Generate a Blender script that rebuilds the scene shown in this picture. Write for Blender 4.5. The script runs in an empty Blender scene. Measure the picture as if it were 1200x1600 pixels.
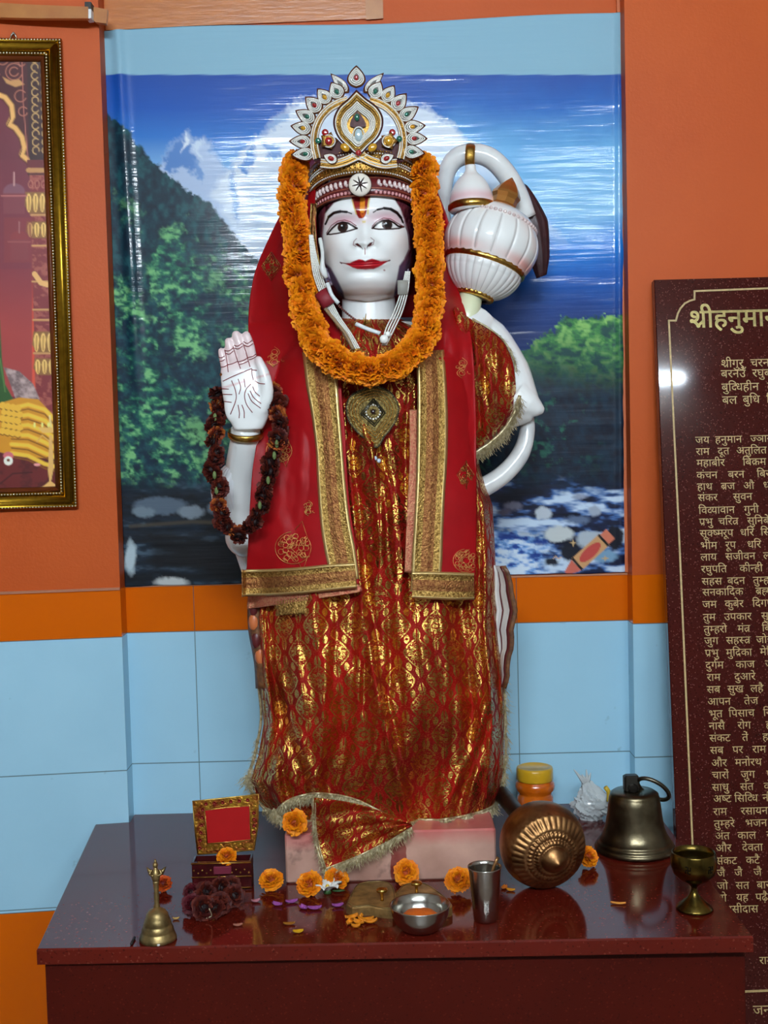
import bpy, math, random
import numpy as np
from mathutils import Vector, Matrix

scene = bpy.context.scene
COL = scene.collection
PI = math.pi

# ------------------------------------------------------------------ camera
FPX = 1900.0                       # focal length in pixels of the 1200 x 1600 frame
CAM_Z = 1.50
PITCH = math.radians(3.19)
ROLL = math.radians(1.45)
R_ = np.array([math.cos(ROLL), 0.0, -math.sin(ROLL)])
U_ = np.array([math.sin(ROLL), 0.0, math.cos(ROLL)])
F_ = np.array([0.0, 1.0, 0.0])
_cp, _sp = math.cos(PITCH), math.sin(PITCH)
_up0 = U_.copy()
FWD = F_ * _cp - np.array([0, 0, 1.0]) * _sp
RGT = np.array([1.0, 0, 0])
UP0 = np.cross(RGT, FWD)
RIGHT = RGT * math.cos(ROLL) - UP0 * math.sin(ROLL)
UP = UP0 * math.cos(ROLL) + RGT * math.sin(ROLL)
CAMP = np.array([0.0, 0.0, CAM_Z])

cd = bpy.data.cameras.new('camera')
cam = bpy.data.objects.new('camera', cd)
COL.objects.link(cam)
cd.sensor_fit = 'VERTICAL'
cd.sensor_height = 36.0
cd.lens = FPX / 1600.0 * 36.0
cd.clip_start = 0.02
cd.clip_end = 50
M = Matrix(((RIGHT[0], UP[0], -FWD[0], 0), (RIGHT[1], UP[1], -FWD[1], 0), (RIGHT[2], UP[2], -FWD[2], CAM_Z), (0, 0, 0, 1)))
cam.matrix_world = M
scene.camera = cam

# ------------------------------------------------------------------ light and exposure
scene.view_settings.view_transform = 'Standard'
scene.view_settings.look = 'None'
scene.view_settings.gamma = 1.0
scene.view_settings.use_curve_mapping = False
scene.view_settings.exposure = 0.0
try:
    scene.cycles.use_denoising = True
    scene.cycles.max_bounces = 8
    scene.cycles.sample_clamp_indirect = 6.0
except Exception:
    pass
wd = bpy.data.worlds.new('room_air')
scene.world = wd
wd.use_nodes = True
wd.node_tree.nodes['Background'].inputs[0].default_value = (0.75, 0.85, 1.0, 1)
wd.node_tree.nodes['Background'].inputs[1].default_value = 0.05


def tube_lamp(name, label, x0, x1, y, z, strength, tint):
    """a fluorescent batten on the wall behind the camera: housing, two caps and a glowing tube"""
    root = bpy.data.objects.new(name, None)
    COL.objects.link(root)
    root.location = ((x0 + x1) / 2, y, z)
    root['label'] = label
    root['category'] = 'lamp'
    mt = bpy.data.materials.new('glowing_tube'); mt.use_nodes = True
    bs = mt.node_tree.nodes['Principled BSDF']
    bs.inputs['Emission Color'].default_value = tuple(tint) + (1,)
    bs.inputs['Emission Strength'].default_value = strength
    mh = bpy.data.materials.new('white_housing'); mh.use_nodes = True
    mh.node_tree.nodes['Principled BSDF'].inputs['Base Color'].default_value = (.8, .8, .8, 1)
    L = x1 - x0

    def cyl(nm, xa, xb, r, m, n=20):
        V = [(x, r * math.cos(k * 2 * PI / n), r * math.sin(k * 2 * PI / n)) for x in (xa, xb) for k in range(n)]
        F = [(k, (k + 1) % n, n + (k + 1) % n, n + k) for k in range(n)] + [tuple(range(n))[::-1], tuple(range(n, 2 * n))]
        me = bpy.data.meshes.new(nm); me.from_pydata(V, [], F); me.materials.append(m)
        o = bpy.data.objects.new(nm, me); COL.objects.link(o); o.parent = root
        return o
    cyl('tube', -L / 2, L / 2, 0.015, mt)
    cyl('end_cap', -L / 2 - .03, -L / 2, 0.018, mh)
    cyl('end_cap', L / 2, L / 2 + .03, 0.018, mh)
    me = bpy.data.meshes.new('housing')
    hx, hz = L / 2 + .04, .022
    V = [(sx * hx, yy, sz * hz) for yy in (-.062, -.022) for sx, sz in ((-1, -1), (1, -1), (1, 1), (-1, 1))]
    me.from_pydata(V, [], [(0, 1, 2, 3), (7, 6, 5, 4), (0, 4, 5, 1), (1, 5, 6, 2), (2, 6, 7, 3), (3, 7, 4, 0)]); me.materials.append(mh)
    o = bpy.data.objects.new('housing', me); COL.objects.link(o); o.parent = root
    return root


LAMP_TINT = (0.86, 1.0, 1.12)
tube_lamp('tube_lamp', 'long white tube lamp on the wall opposite the altar, left of the shorter one', -0.72, 0.48, -1.2, 2.68, 650, LAMP_TINT)
tube_lamp('tube_lamp', 'shorter white tube lamp on the wall opposite the altar, at the right', 0.72, 1.492, -1.2, 2.665, 270, LAMP_TINT)


# ------------------------------------------------------------------ pixel <-> place helpers
def ray(px, py):
    return FWD + RIGHT * ((px - 600.0) / FPX) + UP * (-(py - 800.0) / FPX)


def P(px, py, Y):
    d = ray(px, py)
    return CAMP + d * (Y / d[1])


ZT = 1.5 - 0.742                   # table top height


def T(px, py, z=None):
    z = ZT if z is None else z
    d = ray(px, py)
    return CAMP + d * ((z - CAM_Z) / d[2])


def S(Y):
    return Y / FPX


def project(Wp):
    """world points (N,3) -> pixel coordinates, used for measuring only"""
    q = Wp - CAMP
    zz = q @ FWD
    return 600 + FPX * (q @ RIGHT) / zz, 800 - FPX * (q @ UP) / zz


def lin(r, g, b):
    def f(c):
        c = c / 255.0
        return c / 12.92 if c <= 0.04045 else ((c + 0.055) / 1.055) ** 2.4
    return (f(r), f(g), f(b))


def interp(x, pts):
    xs = [p[0] for p in pts]
    return np.array([np.interp(x, xs, [p[i] for p in pts]) for i in range(1, len(pts[0]))])


def smooth(e0, e1, x):
    t = np.clip((x - e0) / (e1 - e0), 0, 1)
    return t * t * (3 - 2 * t)


def catmull(pts, n):
    """smooth curve through points, n samples"""
    p = np.array(pts, float)
    seg = np.r_[0, np.cumsum(np.linalg.norm(np.diff(p, axis=0), axis=1))]
    t = np.linspace(0, seg[-1], n)
    m = np.zeros_like(p)
    m[1:-1] = (p[2:] - p[:-2]) / (seg[2:] - seg[:-2])[:, None]
    m[0] = (p[1] - p[0]) / (seg[1] - seg[0])
    m[-1] = (p[-1] - p[-2]) / (seg[-1] - seg[-2])
    i = np.clip(np.searchsorted(seg, t, side='right') - 1, 0, len(p) - 2)
    h = (seg[i + 1] - seg[i])
    u = ((t - seg[i]) / h)[:, None]
    h = h[:, None]
    return ((2 * u ** 3 - 3 * u ** 2 + 1) * p[i] + (u ** 3 - 2 * u ** 2 + u) * h * m[i]
            + (-2 * u ** 3 + 3 * u ** 2) * p[i + 1] + (u ** 3 - u ** 2) * h * m[i + 1])


def unit(v):
    v = np.array(v, float)
    return v / np.linalg.norm(v)


# ------------------------------------------------------------------ noise and painting in numpy (for prints and painted features)
_rs = np.random.RandomState(7)
_tab = _rs.rand(256, 256)


def vnoise(x, y):
    xi = np.floor(x).astype(int)
    yi = np.floor(y).astype(int)
    fx = x - xi
    fy = y - yi
    fx = fx * fx * (3 - 2 * fx)
    fy = fy * fy * (3 - 2 * fy)
    a = _tab[xi & 255, yi & 255]
    b = _tab[(xi + 1) & 255, yi & 255]
    c = _tab[xi & 255, (yi + 1) & 255]
    d = _tab[(xi + 1) & 255, (yi + 1) & 255]
    return (a * (1 - fx) + b * fx) * (1 - fy) + (c * (1 - fx) + d * fx) * fy


def fbm(x, y, o=5):
    s = 0
    a = 0.5
    t = 0
    for k in range(o):
        s = s + a * vnoise(x * 2 ** k + 17.3 * k, y * 2 ** k + 5.1 * k)
        t += a
        a *= 0.55
    return s / t


def seg_dist(X, Y, pts, closed=False):
    d = np.full(X.shape, 1e9)
    n = len(pts)
    for i in range(n if closed else n - 1):
        ax, ay = pts[i]
        bx, by = pts[(i + 1) % n]
        L = (bx - ax) ** 2 + (by - ay) ** 2 + 1e-12
        t = np.clip(((X - ax) * (bx - ax) + (Y - ay) * (by - ay)) / L, 0, 1)
        d = np.minimum(d, np.hypot(X - ax - t * (bx - ax), Y - ay - t * (by - ay)))
    return d


def inside(X, Y, pts):
    c = np.zeros(X.shape, bool)
    n = len(pts)
    for i in range(n):
        ax, ay = pts[i]
        bx, by = pts[(i + 1) % n]
        if ay == by:
            continue
        c ^= ((ay > Y) != (by > Y)) & (X < (bx - ax) * (Y - ay) / (by - ay) + ax)
    return c


def poly_mask(X, Y, pts, soft=1.0):
    d = seg_dist(X, Y, pts, True)
    return np.clip(np.where(inside(X, Y, pts), d, -d) / soft + 0.5, 0, 1)


def line_mask(X, Y, pts, w, soft=1.0):
    return np.clip((w / 2 - seg_dist(X, Y, pts)) / soft + 0.5, 0, 1)


class Paint:
    def __init__(self, X, Y, base):
        self.X, self.Y = X, Y
        self.c = np.ones(X.shape + (3,)) * np.array(lin(*base))

    def mix(self, m, rgb):
        col = np.array(lin(*rgb)) if isinstance(rgb, tuple) else rgb
        self.c = self.c * (1 - m[..., None]) + col * m[..., None]

    def fill(self, pts, rgb, soft=1.0, a=1.0):
        self.mix(poly_mask(self.X, self.Y, pts, soft) * a, rgb)

    def line(self, pts, w, rgb, soft=1.0, a=1.0):
        self.mix(line_mask(self.X, self.Y, pts, w, soft) * a, rgb)

    def disc(self, cx, cy, rx, ry, rgb, soft=1.0, a=1.0):
        d = (1 - np.hypot((self.X - cx) / rx, (self.Y - cy) / ry)) * min(rx, ry)
        self.mix(np.clip(d / soft + 0.5, 0, 1) * a, rgb)


# ------------------------------------------------------------------ mesh building
class MB:
    def __init__(self):
        self.v = []
        self.f = []
        self.m = []
        self.c = []
        self.uv = []
        self.n = 0
        self.has_c = False
        self.has_uv = False

    def add(self, verts, faces, mi=0, col=None, uv=None):
        verts = np.asarray(verts, float).reshape(-1, 3)
        k = len(verts)
        self.v.append(verts)
        b = self.n
        for f in faces:
            self.f.append([i + b for i in f])
        self.m.extend([mi] * len(faces))
        if col is None:
            self.c.append(np.ones((k, 3)))
        else:
            self.has_c = True
            self.c.append(np.broadcast_to(np.asarray(col, float), (k, 3)))
        if uv is None:
            self.uv.append(np.zeros((k, 2)))
        else:
            self.has_uv = True
            self.uv.append(np.asarray(uv, float).reshape(-1, 2))
        self.n += k
        return self

    def grid(self, G, cu=False, cv=False, mi=0, col=None, uv=None, flip=False):
        nu, nv = G.shape[:2]
        fs = []
        for i in range(nu if cu else nu - 1):
            i2 = (i + 1) % nu
            for j in range(nv if cv else nv - 1):
                j2 = (j + 1) % nv
                q = [i * nv + j, i2 * nv + j, i2 * nv + j2, i * nv + j2]
                fs.append(q[::-1] if flip else q)
        c = None if col is None else (np.asarray(col).reshape(-1, 3) if np.asarray(col).ndim == 3 else col)
        return self.add(G.reshape(-1, 3), fs, mi, c, uv)

    def lathe(self, prof, n=32, o=(0, 0, 0), axis=(0, 0, 1), mi=0, rib=None, col=None, ref=None, caps=True):
        a = unit(axis)
        ref = np.array(ref if ref is not None else ((0, 0, 1) if abs(a[2]) < 0.9 else (0, -1, 0)), float)
        e1 = unit(np.cross(ref, a))
        e2 = np.cross(a, e1)
        th = np.arange(n) * 2 * PI / n
        pr = np.array(prof, float)
        G = np.zeros((len(pr), n, 3))
        for i, (r, z) in enumerate(pr):
            rr = r * (rib(i, r, z, th) if rib else np.ones(n))
            G[i] = np.array(o) + a * z + np.outer(rr * np.cos(th), e1) + np.outer(rr * np.sin(th), e2)
        self.grid(G, cv=True, mi=mi, col=col, flip=True)
        if caps:
            b = self.n - len(pr) * n
            if pr[0][0] > 1e-6:
                self.f.append([b + j for j in range(n)][::-1]); self.m.append(mi)
            if pr[-1][0] > 1e-6:
                self.f.append([b + (len(pr) - 1) * n + j for j in range(n)]); self.m.append(mi)
        return self

    def tube(self, pts, r, n=10, mi=0, col=None, caps=True, squash=None, ref=(0, -1, 0.01)):
        p = np.array(pts, float)
        r = np.broadcast_to(np.asarray(r, float), (len(p),))
        t = np.gradient(p, axis=0)
        t /= np.linalg.norm(t, axis=1)[:, None] + 1e-12
        ref = np.array(ref, float)
        e1 = np.cross(ref, t[0])
        if np.linalg.norm(e1) < 1e-4:
            e1 = np.cross((1, 0, 0), t[0])
        e1 = unit(e1)
        th = np.arange(n) * 2 * PI / n
        G = np.zeros((len(p), n, 3))
        sq = squash or (1, 1)
        for i in range(len(p)):
            e1 = e1 - t[i] * (e1 @ t[i])
            e1 = unit(e1)
            e2 = np.cross(t[i], e1)
            G[i] = p[i] + r[i] * (np.outer(np.cos(th) * sq[0], e1) + np.outer(np.sin(th) * sq[1], e2))
        self.grid(G, cv=True, mi=mi, col=col, flip=True)
        if caps:
            b = self.n - len(p) * n
            self.f.append([b + j for j in range(n)][::-1]); self.m.append(mi)
            self.f.append([b + (len(p) - 1) * n + j for j in range(n)]); self.m.append(mi)
        return self

    def ball(self, c, r, nu=10, nv=8, mi=0, col=None, frame=None):
        r = np.broadcast_to(np.asarray(r, float), (3,))
        ph = np.linspace(0, PI, nv + 1)
        th = np.arange(nu) * 2 * PI / nu
        L = np.stack([np.outer(np.sin(ph), np.cos(th)) * r[0], np.outer(np.sin(ph), np.sin(th)) * r[1],
                      np.outer(np.cos(ph), np.ones(nu)) * r[2]], -1)
        if frame is not None:
            L = L @ np.array(frame, float)
        return self.grid(L + np.array(c), cv=True, mi=mi, col=col, flip=False)

    def box(self, c, s, mi=0, rz=0.0, col=None, b=0.0):
        hx, hy, hz = np.array(s) / 2.0
        ca, sa = math.cos(rz), math.sin(rz)
        if b <= 0:
            q = np.array([[x, y, z] for z in (-hz, hz) for x, y in ((-hx, -hy), (hx, -hy), (hx, hy), (-hx, hy))])
            fs = [(3, 2, 1, 0), (4, 5, 6, 7), (0, 1, 5, 4), (1, 2, 6, 5), (2, 3, 7, 6), (3, 0, 4, 7)]
        else:
            lay = []
            for zz, k in ((-hz, b), (-hz + b, 0), (hz - b, 0), (hz, b)):
                xx, yy = hx - k, hy - k
                lay += [[-xx + b, -yy, zz], [xx - b, -yy, zz], [xx, -yy + b, zz], [xx, yy - b, zz], [xx - b, yy, zz], [-xx + b, yy, zz], [-xx, yy - b, zz], [-xx, -yy + b, zz]]
            q = np.array(lay)
            fs = [tuple(range(8))[::-1], tuple(range(24, 32))]
            for L in range(3):
                for j in range(8):
                    j2 = (j + 1) % 8
                    fs.append((L * 8 + j, L * 8 + j2, L * 8 + 8 + j2, L * 8 + 8 + j))
        q = np.stack([q[:, 0] * ca - q[:, 1] * sa, q[:, 0] * sa + q[:, 1] * ca, q[:, 2]], -1)
        return self.add(q + np.array(c), fs, mi, col)

    def prism(self, poly, depth, mi=0, col=None, to=None, back=True, chamfer=0.0):
        """poly: (N,2) outline; `to` maps (a, b, h) to a world point, h is the height above the base plane"""
        p = np.array(poly, float)
        if 0.5 * np.sum(p[:, 0] * np.roll(p[:, 1], -1) - np.roll(p[:, 0], -1) * p[:, 1]) < 0:
            p = p[::-1]
        n = len(p)
        to = to or (lambda a, b, h: (a, b, h))
        lay = [np.array([to(x, y, 0.0) for x, y in p])]
        if chamfer > 0:
            lay.append(np.array([to(x, y, depth - chamfer) for x, y in p]))
            cen = p.mean(0)
            e = np.roll(p, -1, 0) - np.roll(p, 1, 0)
            e /= np.linalg.norm(e, axis=1)[:, None] + 1e-12
            q = p + np.stack([-e[:, 1], e[:, 0]], -1) * chamfer
            lay.append(np.array([to(x, y, depth) for x, y in q]))
        else:
            lay.append(np.array([to(x, y, depth) for x, y in p]))
        fs = []
        for L in range(len(lay) - 1):
            for i in range(n):
                j = (i + 1) % n
                fs.append((L * n + i, L * n + j, (L + 1) * n + j, (L + 1) * n + i))
        k = (len(lay) - 1) * n
        fs.append(tuple(range(k, k + n)))
        if back:
            fs.append(tuple(range(n))[::-1])
        return self.add(np.concatenate(lay), fs, mi, col)

    def bead(self, c, r, mi=0, col=None):
        q = np.array([[1, 0, 0], [-1, 0, 0], [0, 1, 0], [0, -1, 0], [0, 0, 1], [0, 0, -1],
                      [.7, .7, 0], [.7, -.7, 0], [-.7, .7, 0], [-.7, -.7, 0], [.7, 0, .7], [.7, 0, -.7], [-.7, 0, .7], [-.7, 0, -.7],
                      [0, .7, .7], [0, .7, -.7], [0, -.7, .7], [0, -.7, -.7]], float)
        q[6:] *= 1 / 0.99
        fs = []
        E = {}
        mids = {(0, 2): 6, (0, 3): 7, (1, 2): 8, (1, 3): 9, (0, 4): 10, (0, 5): 11, (1, 4): 12, (1, 5): 13, (2, 4): 14, (2, 5): 15, (3, 4): 16, (3, 5): 17}
        g = lambda a, b: mids[(min(a, b), max(a, b))]
        for a, b_, c_ in ((0, 2, 4), (2, 1, 4), (1, 3, 4), (3, 0, 4), (2, 0, 5), (1, 2, 5), (3, 1, 5), (0, 3, 5)):
            x, y, z = g(a, b_), g(b_, c_), g(a, c_)
            fs += [(a, x, z), (x, b_, y), (z, y, c_), (x, y, z)]
        return self.add(q * np.asarray(r) + np.array(c), fs, mi, col)

    def build(self, name, mats, parent=None, smooth=True, angle=None, origin=None):
        V = np.concatenate(self.v)
        if parent is not None:
            V = V - np.array(world_loc(parent))
        elif origin is not None:
            V = V - np.array(origin)
        me = bpy.data.meshes.new(name)
        me.from_pydata(V.tolist(), [], self.f)
        mats = mats if isinstance(mats, (list, tuple)) else [mats]
        for m in mats:
            me.materials.append(m)
        if len(mats) > 1:
            me.polygons.foreach_set('material_index', self.m)
        if self.has_c:
            C = np.concatenate(self.c)
            at = me.color_attributes.new('paint', 'FLOAT_COLOR', 'POINT')
            at.data.foreach_set('color', np.c_[C, np.ones(len(C))].astype(np.float32).ravel())
        if self.has_uv:
            UVv = np.concatenate(self.uv)
            ul = me.uv_layers.new(name='cloth')
            li = np.zeros(len(me.loops), int)
            me.loops.foreach_get('vertex_index', li)
            ul.data.foreach_set('uv', UVv[li].astype(np.float32).ravel())
        if smooth:
            me.polygons.foreach_set('use_smooth', [True] * len(me.polygons))
            if angle:
                me.set_sharp_from_angle(angle=math.radians(angle))
        me.update()
        o = bpy.data.objects.new(name, me)
        COL.objects.link(o)
        if parent is not None:
            o.parent = parent
        elif origin is not None:
            o.location = origin
        return o


def world_loc(o):
    p = np.zeros(3)
    while o is not None:
        p = p + np.array(o.location)
        o = o.parent
    return p


def thing(name, label, cat, loc=(0, 0, 0), group=None):
    o = bpy.data.objects.new(name, None)
    o.empty_display_size = 0.02
    o.location = loc
    COL.objects.link(o)
    return tag(o, label, cat, group)


def tag(o, label, cat, group=None, kind=None):
    o['label'] = label
    o['category'] = cat
    if group:
        o['group'] = group
    if kind:
        o['kind'] = kind
    return o


def struct(o):
    o['kind'] = 'structure'
    return o


def dup(root, loc, rot=(0, 0, 0), scale=1.0, label=None, cat=None, group=None):
    r = root.copy()
    COL.objects.link(r)
    r.location = loc
    r.rotation_euler = rot
    r.scale = (scale,) * 3
    if label:
        r['label'] = label
    if cat:
        r['category'] = cat
    if group:
        r['group'] = group
    for ch in list(root.children):
        c = ch.copy()
        COL.objects.link(c)
        c.parent = r
    return r


# ------------------------------------------------------------------ materials
def new_mat(name):
    m = bpy.data.materials.new(name)
    m.use_nodes = True
    nt = m.node_tree
    return m, nt, nt.nodes['Principled BSDF']


def N(nt, kind, **kw):
    n = nt.nodes.new(kind)
    for k, v in kw.items():
        if k.startswith('i_'):
            key = k[2:]
            n.inputs[int(key) if key.isdigit() else key].default_value = v
        else:
            setattr(n, k, v)
    return n


def math_(nt, op, a, b=None, c=None, clamp=False):
    n = nt.nodes.new('ShaderNodeMath')
    n.operation = op
    n.use_clamp = clamp
    for i, x in enumerate((a, b, c)):
        if x is None:
            continue
        if isinstance(x, (int, float)):
            n.inputs[i].default_value = x
        else:
            nt.links.new(x, n.inputs[i])
    return n.outputs[0]


def mixc(nt, fac, a, b):
    n = nt.nodes.new('ShaderNodeMix')
    n.data_type = 'RGBA'
    for sock, x in ((n.inputs['Factor'], fac), (n.inputs[6], a), (n.inputs[7], b)):
        if isinstance(x, (int, float)):
            sock.default_value = x
        elif isinstance(x, tuple):
            sock.default_value = x + (1,) if len(x) == 3 else x
        else:
            nt.links.new(x, sock)
    return n.outputs[2]


def mat(name, rgb, rough=0.5, metal=0.0, spec=0.5, var=0.0, vscale=30, bump=0.0, bscale=60, rgb2=None, coat=0.0, trans=0.0, stretch=(1, 1, 1), detail=3, coatr=0.05):
    m, nt, bs = new_mat(name)
    c = lin(*rgb)
    bs.inputs['Roughness'].default_value = rough
    bs.inputs['Metallic'].default_value = metal
    bs.inputs['Specular IOR Level'].default_value = spec
    bs.inputs['Coat Weight'].default_value = coat
    bs.inputs['Coat Roughness'].default_value = coatr
    bs.inputs['Transmission Weight'].default_value = trans
    bs.inputs['Base Color'].default_value = c + (1,)
    if var > 0 or rgb2 or bump > 0:
        tc = N(nt, 'ShaderNodeTexCoord')
        mp = N(nt, 'ShaderNodeMapping')
        mp.inputs['Scale'].default_value = stretch
        nt.links.new(tc.outputs['Object'], mp.inputs[0])
    if var > 0 or rgb2:
        no = N(nt, 'ShaderNodeTexNoise', i_Scale=vscale, i_Detail=detail)
        nt.links.new(mp.outputs[0], no.inputs['Vector'])
        d = lin(*rgb2) if rgb2 else tuple(x * (1 - var) for x in c)
        f = math_(nt, 'MULTIPLY_ADD', no.outputs[0], 2.6, -0.8, clamp=True)
        nt.links.new(mixc(nt, f, d, c), bs.inputs['Base Color'])
    if bump > 0:
        n2 = N(nt, 'ShaderNodeTexNoise', i_Scale=bscale, i_Detail=3)
        nt.links.new(mp.outputs[0], n2.inputs['Vector'])
        b = N(nt, 'ShaderNodeBump', i_Strength=bump, i_Distance=0.004)
        nt.links.new(n2.outputs[0], b.inputs['Height'])
        nt.links.new(b.outputs[0], bs.inputs['Normal'])
    return m


def paint_mat(name, rough=0.25, bump=0.0, bscale=40, coat=0.0, stretch=(1, 1, 1), spec=0.5, coatr=0.05, bdist=0.004):
    m, nt, bs = new_mat(name)
    a = N(nt, 'ShaderNodeVertexColor')
    a.layer_name = 'paint'
    nt.links.new(a.outputs[0], bs.inputs['Base Color'])
    bs.inputs['Roughness'].default_value = rough
    bs.inputs['Coat Weight'].default_value = coat
    bs.inputs['Coat Roughness'].default_value = coatr
    bs.inputs['Specular IOR Level'].default_value = spec
    if bump:
        tc = N(nt, 'ShaderNodeTexCoord')
        mp = N(nt, 'ShaderNodeMapping')
        mp.inputs['Scale'].default_value = stretch
        nt.links.new(tc.outputs['Object'], mp.inputs[0])
        n2 = N(nt, 'ShaderNodeTexNoise', i_Scale=bscale, i_Detail=2)
        nt.links.new(mp.outputs[0], n2.inputs['Vector'])
        b = N(nt, 'ShaderNodeBump', i_Strength=bump, i_Distance=bdist)
        nt.links.new(n2.outputs[0], b.inputs['Height'])
        nt.links.new(b.outputs[0], bs.inputs['Normal'])
        if coat:
            nt.links.new(b.outputs[0], bs.inputs['Coat Normal'])
    return m
# ------------------------------------------------------------------ shared materials
GOLD = mat('gold_metal', (214, 170, 84), 0.28, 1.0, var=0.35, vscale=120, bump=0.15, bscale=220)
BRASS = mat('aged_brass', (176, 150, 98), 0.40, 0.85, rgb2=(92, 78, 48), vscale=45, bump=0.08, bscale=180)
STEEL = mat('stainless_steel', (186, 184, 176), 0.2, 1.0, var=0.1, vscale=60)
BRONZE = mat('worn_bronze', (172, 128, 82), 0.42, 1.0, rgb2=(112, 76, 46), vscale=40, bump=0.1, bscale=160)
PEARL = mat('white_beads', (240, 240, 232), 0.25, 0.0)
MAROON = mat('dark_maroon', (66, 10, 16), 0.55)
BLACK = mat('black_paint', (14, 12, 12), 0.5)

# ------------------------------------------------------------------ room shell
YW, YN = 2.40, 2.45
NL, NR = -0.527, 0.489
ZB1, ZB0, ZL, ZLOW = 1.228, 1.131, 0.862, 0.586


def wall_material(name, vlines):
    m, nt, bs = new_mat(name)
    g = N(nt, 'ShaderNodeNewGeometry')
    sx = N(nt, 'ShaderNodeSeparateXYZ')
    nt.links.new(g.outputs['Position'], sx.inputs[0])
    z, x = sx.outputs[2], sx.outputs[0]
    no = N(nt, 'ShaderNodeTexNoise', i_Scale=5.0, i_Detail=5)
    nt.links.new(g.outputs['Position'], no.inputs['Vector'])
    n2 = N(nt, 'ShaderNodeTexNoise', i_Scale=160.0, i_Detail=2)
    nt.links.new(g.outputs['Position'], n2.inputs['Vector'])
    zj = math_(nt, 'MULTIPLY_ADD', no.outputs[0], 0.005, -0.0025)
    zz = math_(nt, 'ADD', z, zj)
    orange = mixc(nt, no.outputs[0], lin(186, 74, 8), lin(196, 86, 17))
    band = lin(214, 98, 1)
    tile = mixc(nt, math_(nt, 'MULTIPLY_ADD', no.outputs[0], 1.8, -0.5, clamp=True), lin(162, 208, 230), lin(171, 217, 238))
    # small grey scuffs on the tiles
    sp = N(nt, 'ShaderNodeTexNoise', i_Scale=26.0, i_Detail=4)
    nt.links.new(g.outputs['Position'], sp.inputs['Vector'])
    scuff = math_(nt, 'MULTIPLY', math_(nt, 'MULTIPLY_ADD', sp.outputs[0], 14.0, -9.9, clamp=True), 0.35)
    tile = mixc(nt, scuff, tile, lin(92, 104, 110))
    up = math_(nt, 'GREATER_THAN', zz, ZB1)
    mid = math_(nt, 'GREATER_THAN', z, ZB0)
    low = math_(nt, 'GREATER_THAN', z, ZLOW)
    c = mixc(nt, low, band, tile)
    c = mixc(nt, mid, c, band)
    line = None
    for z0, w in ((ZL, 0.0011), (ZB0, 0.0010), (ZLOW, 0.0010), (ZL - 0.27, 0.001)):
        k = math_(nt, 'LESS_THAN', math_(nt, 'ABSOLUTE', math_(nt, 'SUBTRACT', z, z0)), w)
        line = k if line is None else math_(nt, 'MAXIMUM', line, k)
    for x0 in vlines:
        k = math_(nt, 'LESS_THAN', math_(nt, 'ABSOLUTE', math_(nt, 'SUBTRACT', x, x0)), 0.0009)
        line = math_(nt, 'MAXIMUM', line, k)
    c = mixc(nt, math_(nt, 'MULTIPLY', line, 0.75), c, lin(70, 80, 80))
    c = mixc(nt, up, c, orange)
    nt.links.new(c, bs.inputs['Base Color'])
    r = math_(nt, 'MULTIPLY_ADD', up, 0.28, 0.24)
    nt.links.new(r, bs.inputs['Roughness'])
    bs.inputs['Specular IOR Level'].default_value = 0.28
    h = math_(nt, 'ADD', math_(nt, 'MULTIPLY', n2.outputs[0], math_(nt, 'MULTIPLY', up, 0.6)), math_(nt, 'MULTIPLY', line, math_(nt, 'MULTIPLY_ADD', up, 1.0, -1.0)))
    b = N(nt, 'ShaderNodeBump', i_Strength=0.25, i_Distance=0.002)
    nt.links.new(h, b.inputs['Height'])
    nt.links.new(b.outputs[0], bs.inputs['Normal'])
    return m


W_NICHE = wall_material('niche_wall_finish', (0.264, -0.39))
W_SIDE = wall_material('side_wall_finish', (0.93, -1.1))
HZ = 3.3
ca, sa = math.cos(math.radians(6)), math.sin(math.radians(6))


def slab(name, pts, depth_dir, m):
    """pts: plan polyline (x, y); a wall face from floor to ceiling with thickness pushed away along depth_dir"""
    b = MB()
    dd = np.array(depth_dir, float)
    for (x0, y0), (x1, y1) in zip(pts[:-1], pts[1:]):
        pass
    f = [np.array([x, y, 0.0]) for x, y in pts]
    back = [p + dd for p in f]
    n = len(f)
    V = f + [p + np.array([0, 0, HZ]) for p in f] + back + [p + np.array([0, 0, HZ]) for p in back]
    fs = []
    for i in range(n - 1):
        fs.append((i, i + 1, n + i + 1, n + i))
        fs.append((2 * n + i + 1, 2 * n + i, 3 * n + i, 3 * n + i + 1))
        fs.append((n + i, n + i + 1, 3 * n + i + 1, 3 * n + i))
    fs.append((0, n, 3 * n, 2 * n))
    fs.append((n - 1, 2 * n + n - 1, 3 * n + n - 1, n + n - 1))
    b.add(V, fs)
    o = b.build(name, m, smooth=False)
    return struct(o)


slab('wall_back', [(NL, YN), (NR, YN)], (0, 0.12, 0), W_NICHE)
slab('wall_left', [(NL - 1.7 * ca, YW - 1.7 * sa), (NL, YW), (NL, YN)], (-0.02, 0.2, 0), W_SIDE)
slab('wall_right', [(NR, YN), (NR, YW), (2.2, YW)], (0.02, 0.2, 0), W_SIDE)
PLAIN = mat('room_plaster', (160, 154, 146), 0.8, var=0.1, vscale=4)
slab('wall_side', [(-2.2, -1.265), (-2.2, 2.3)], (-0.1, 0, 0), PLAIN)
slab('wall_far_side', [(2.2, 2.5), (2.2, -1.265)], (0.1, 0, 0), PLAIN)
slab('wall_front', [(2.2, -1.265), (-2.2, -1.265)], (0, -0.1, 0), PLAIN)
b = MB(); b.box((0, 0.5, -0.05), (4.6, 4.4, 0.1))
struct(b.build('floor', mat('floor_stone', (120, 104, 92), 0.35, var=0.2, vscale=6), smooth=False))
b = MB(); b.box((0, 0.5, HZ + 0.05), (4.6, 4.4, 0.1))
struct(b.build('ceiling', PLAIN, smooth=False))

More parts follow.
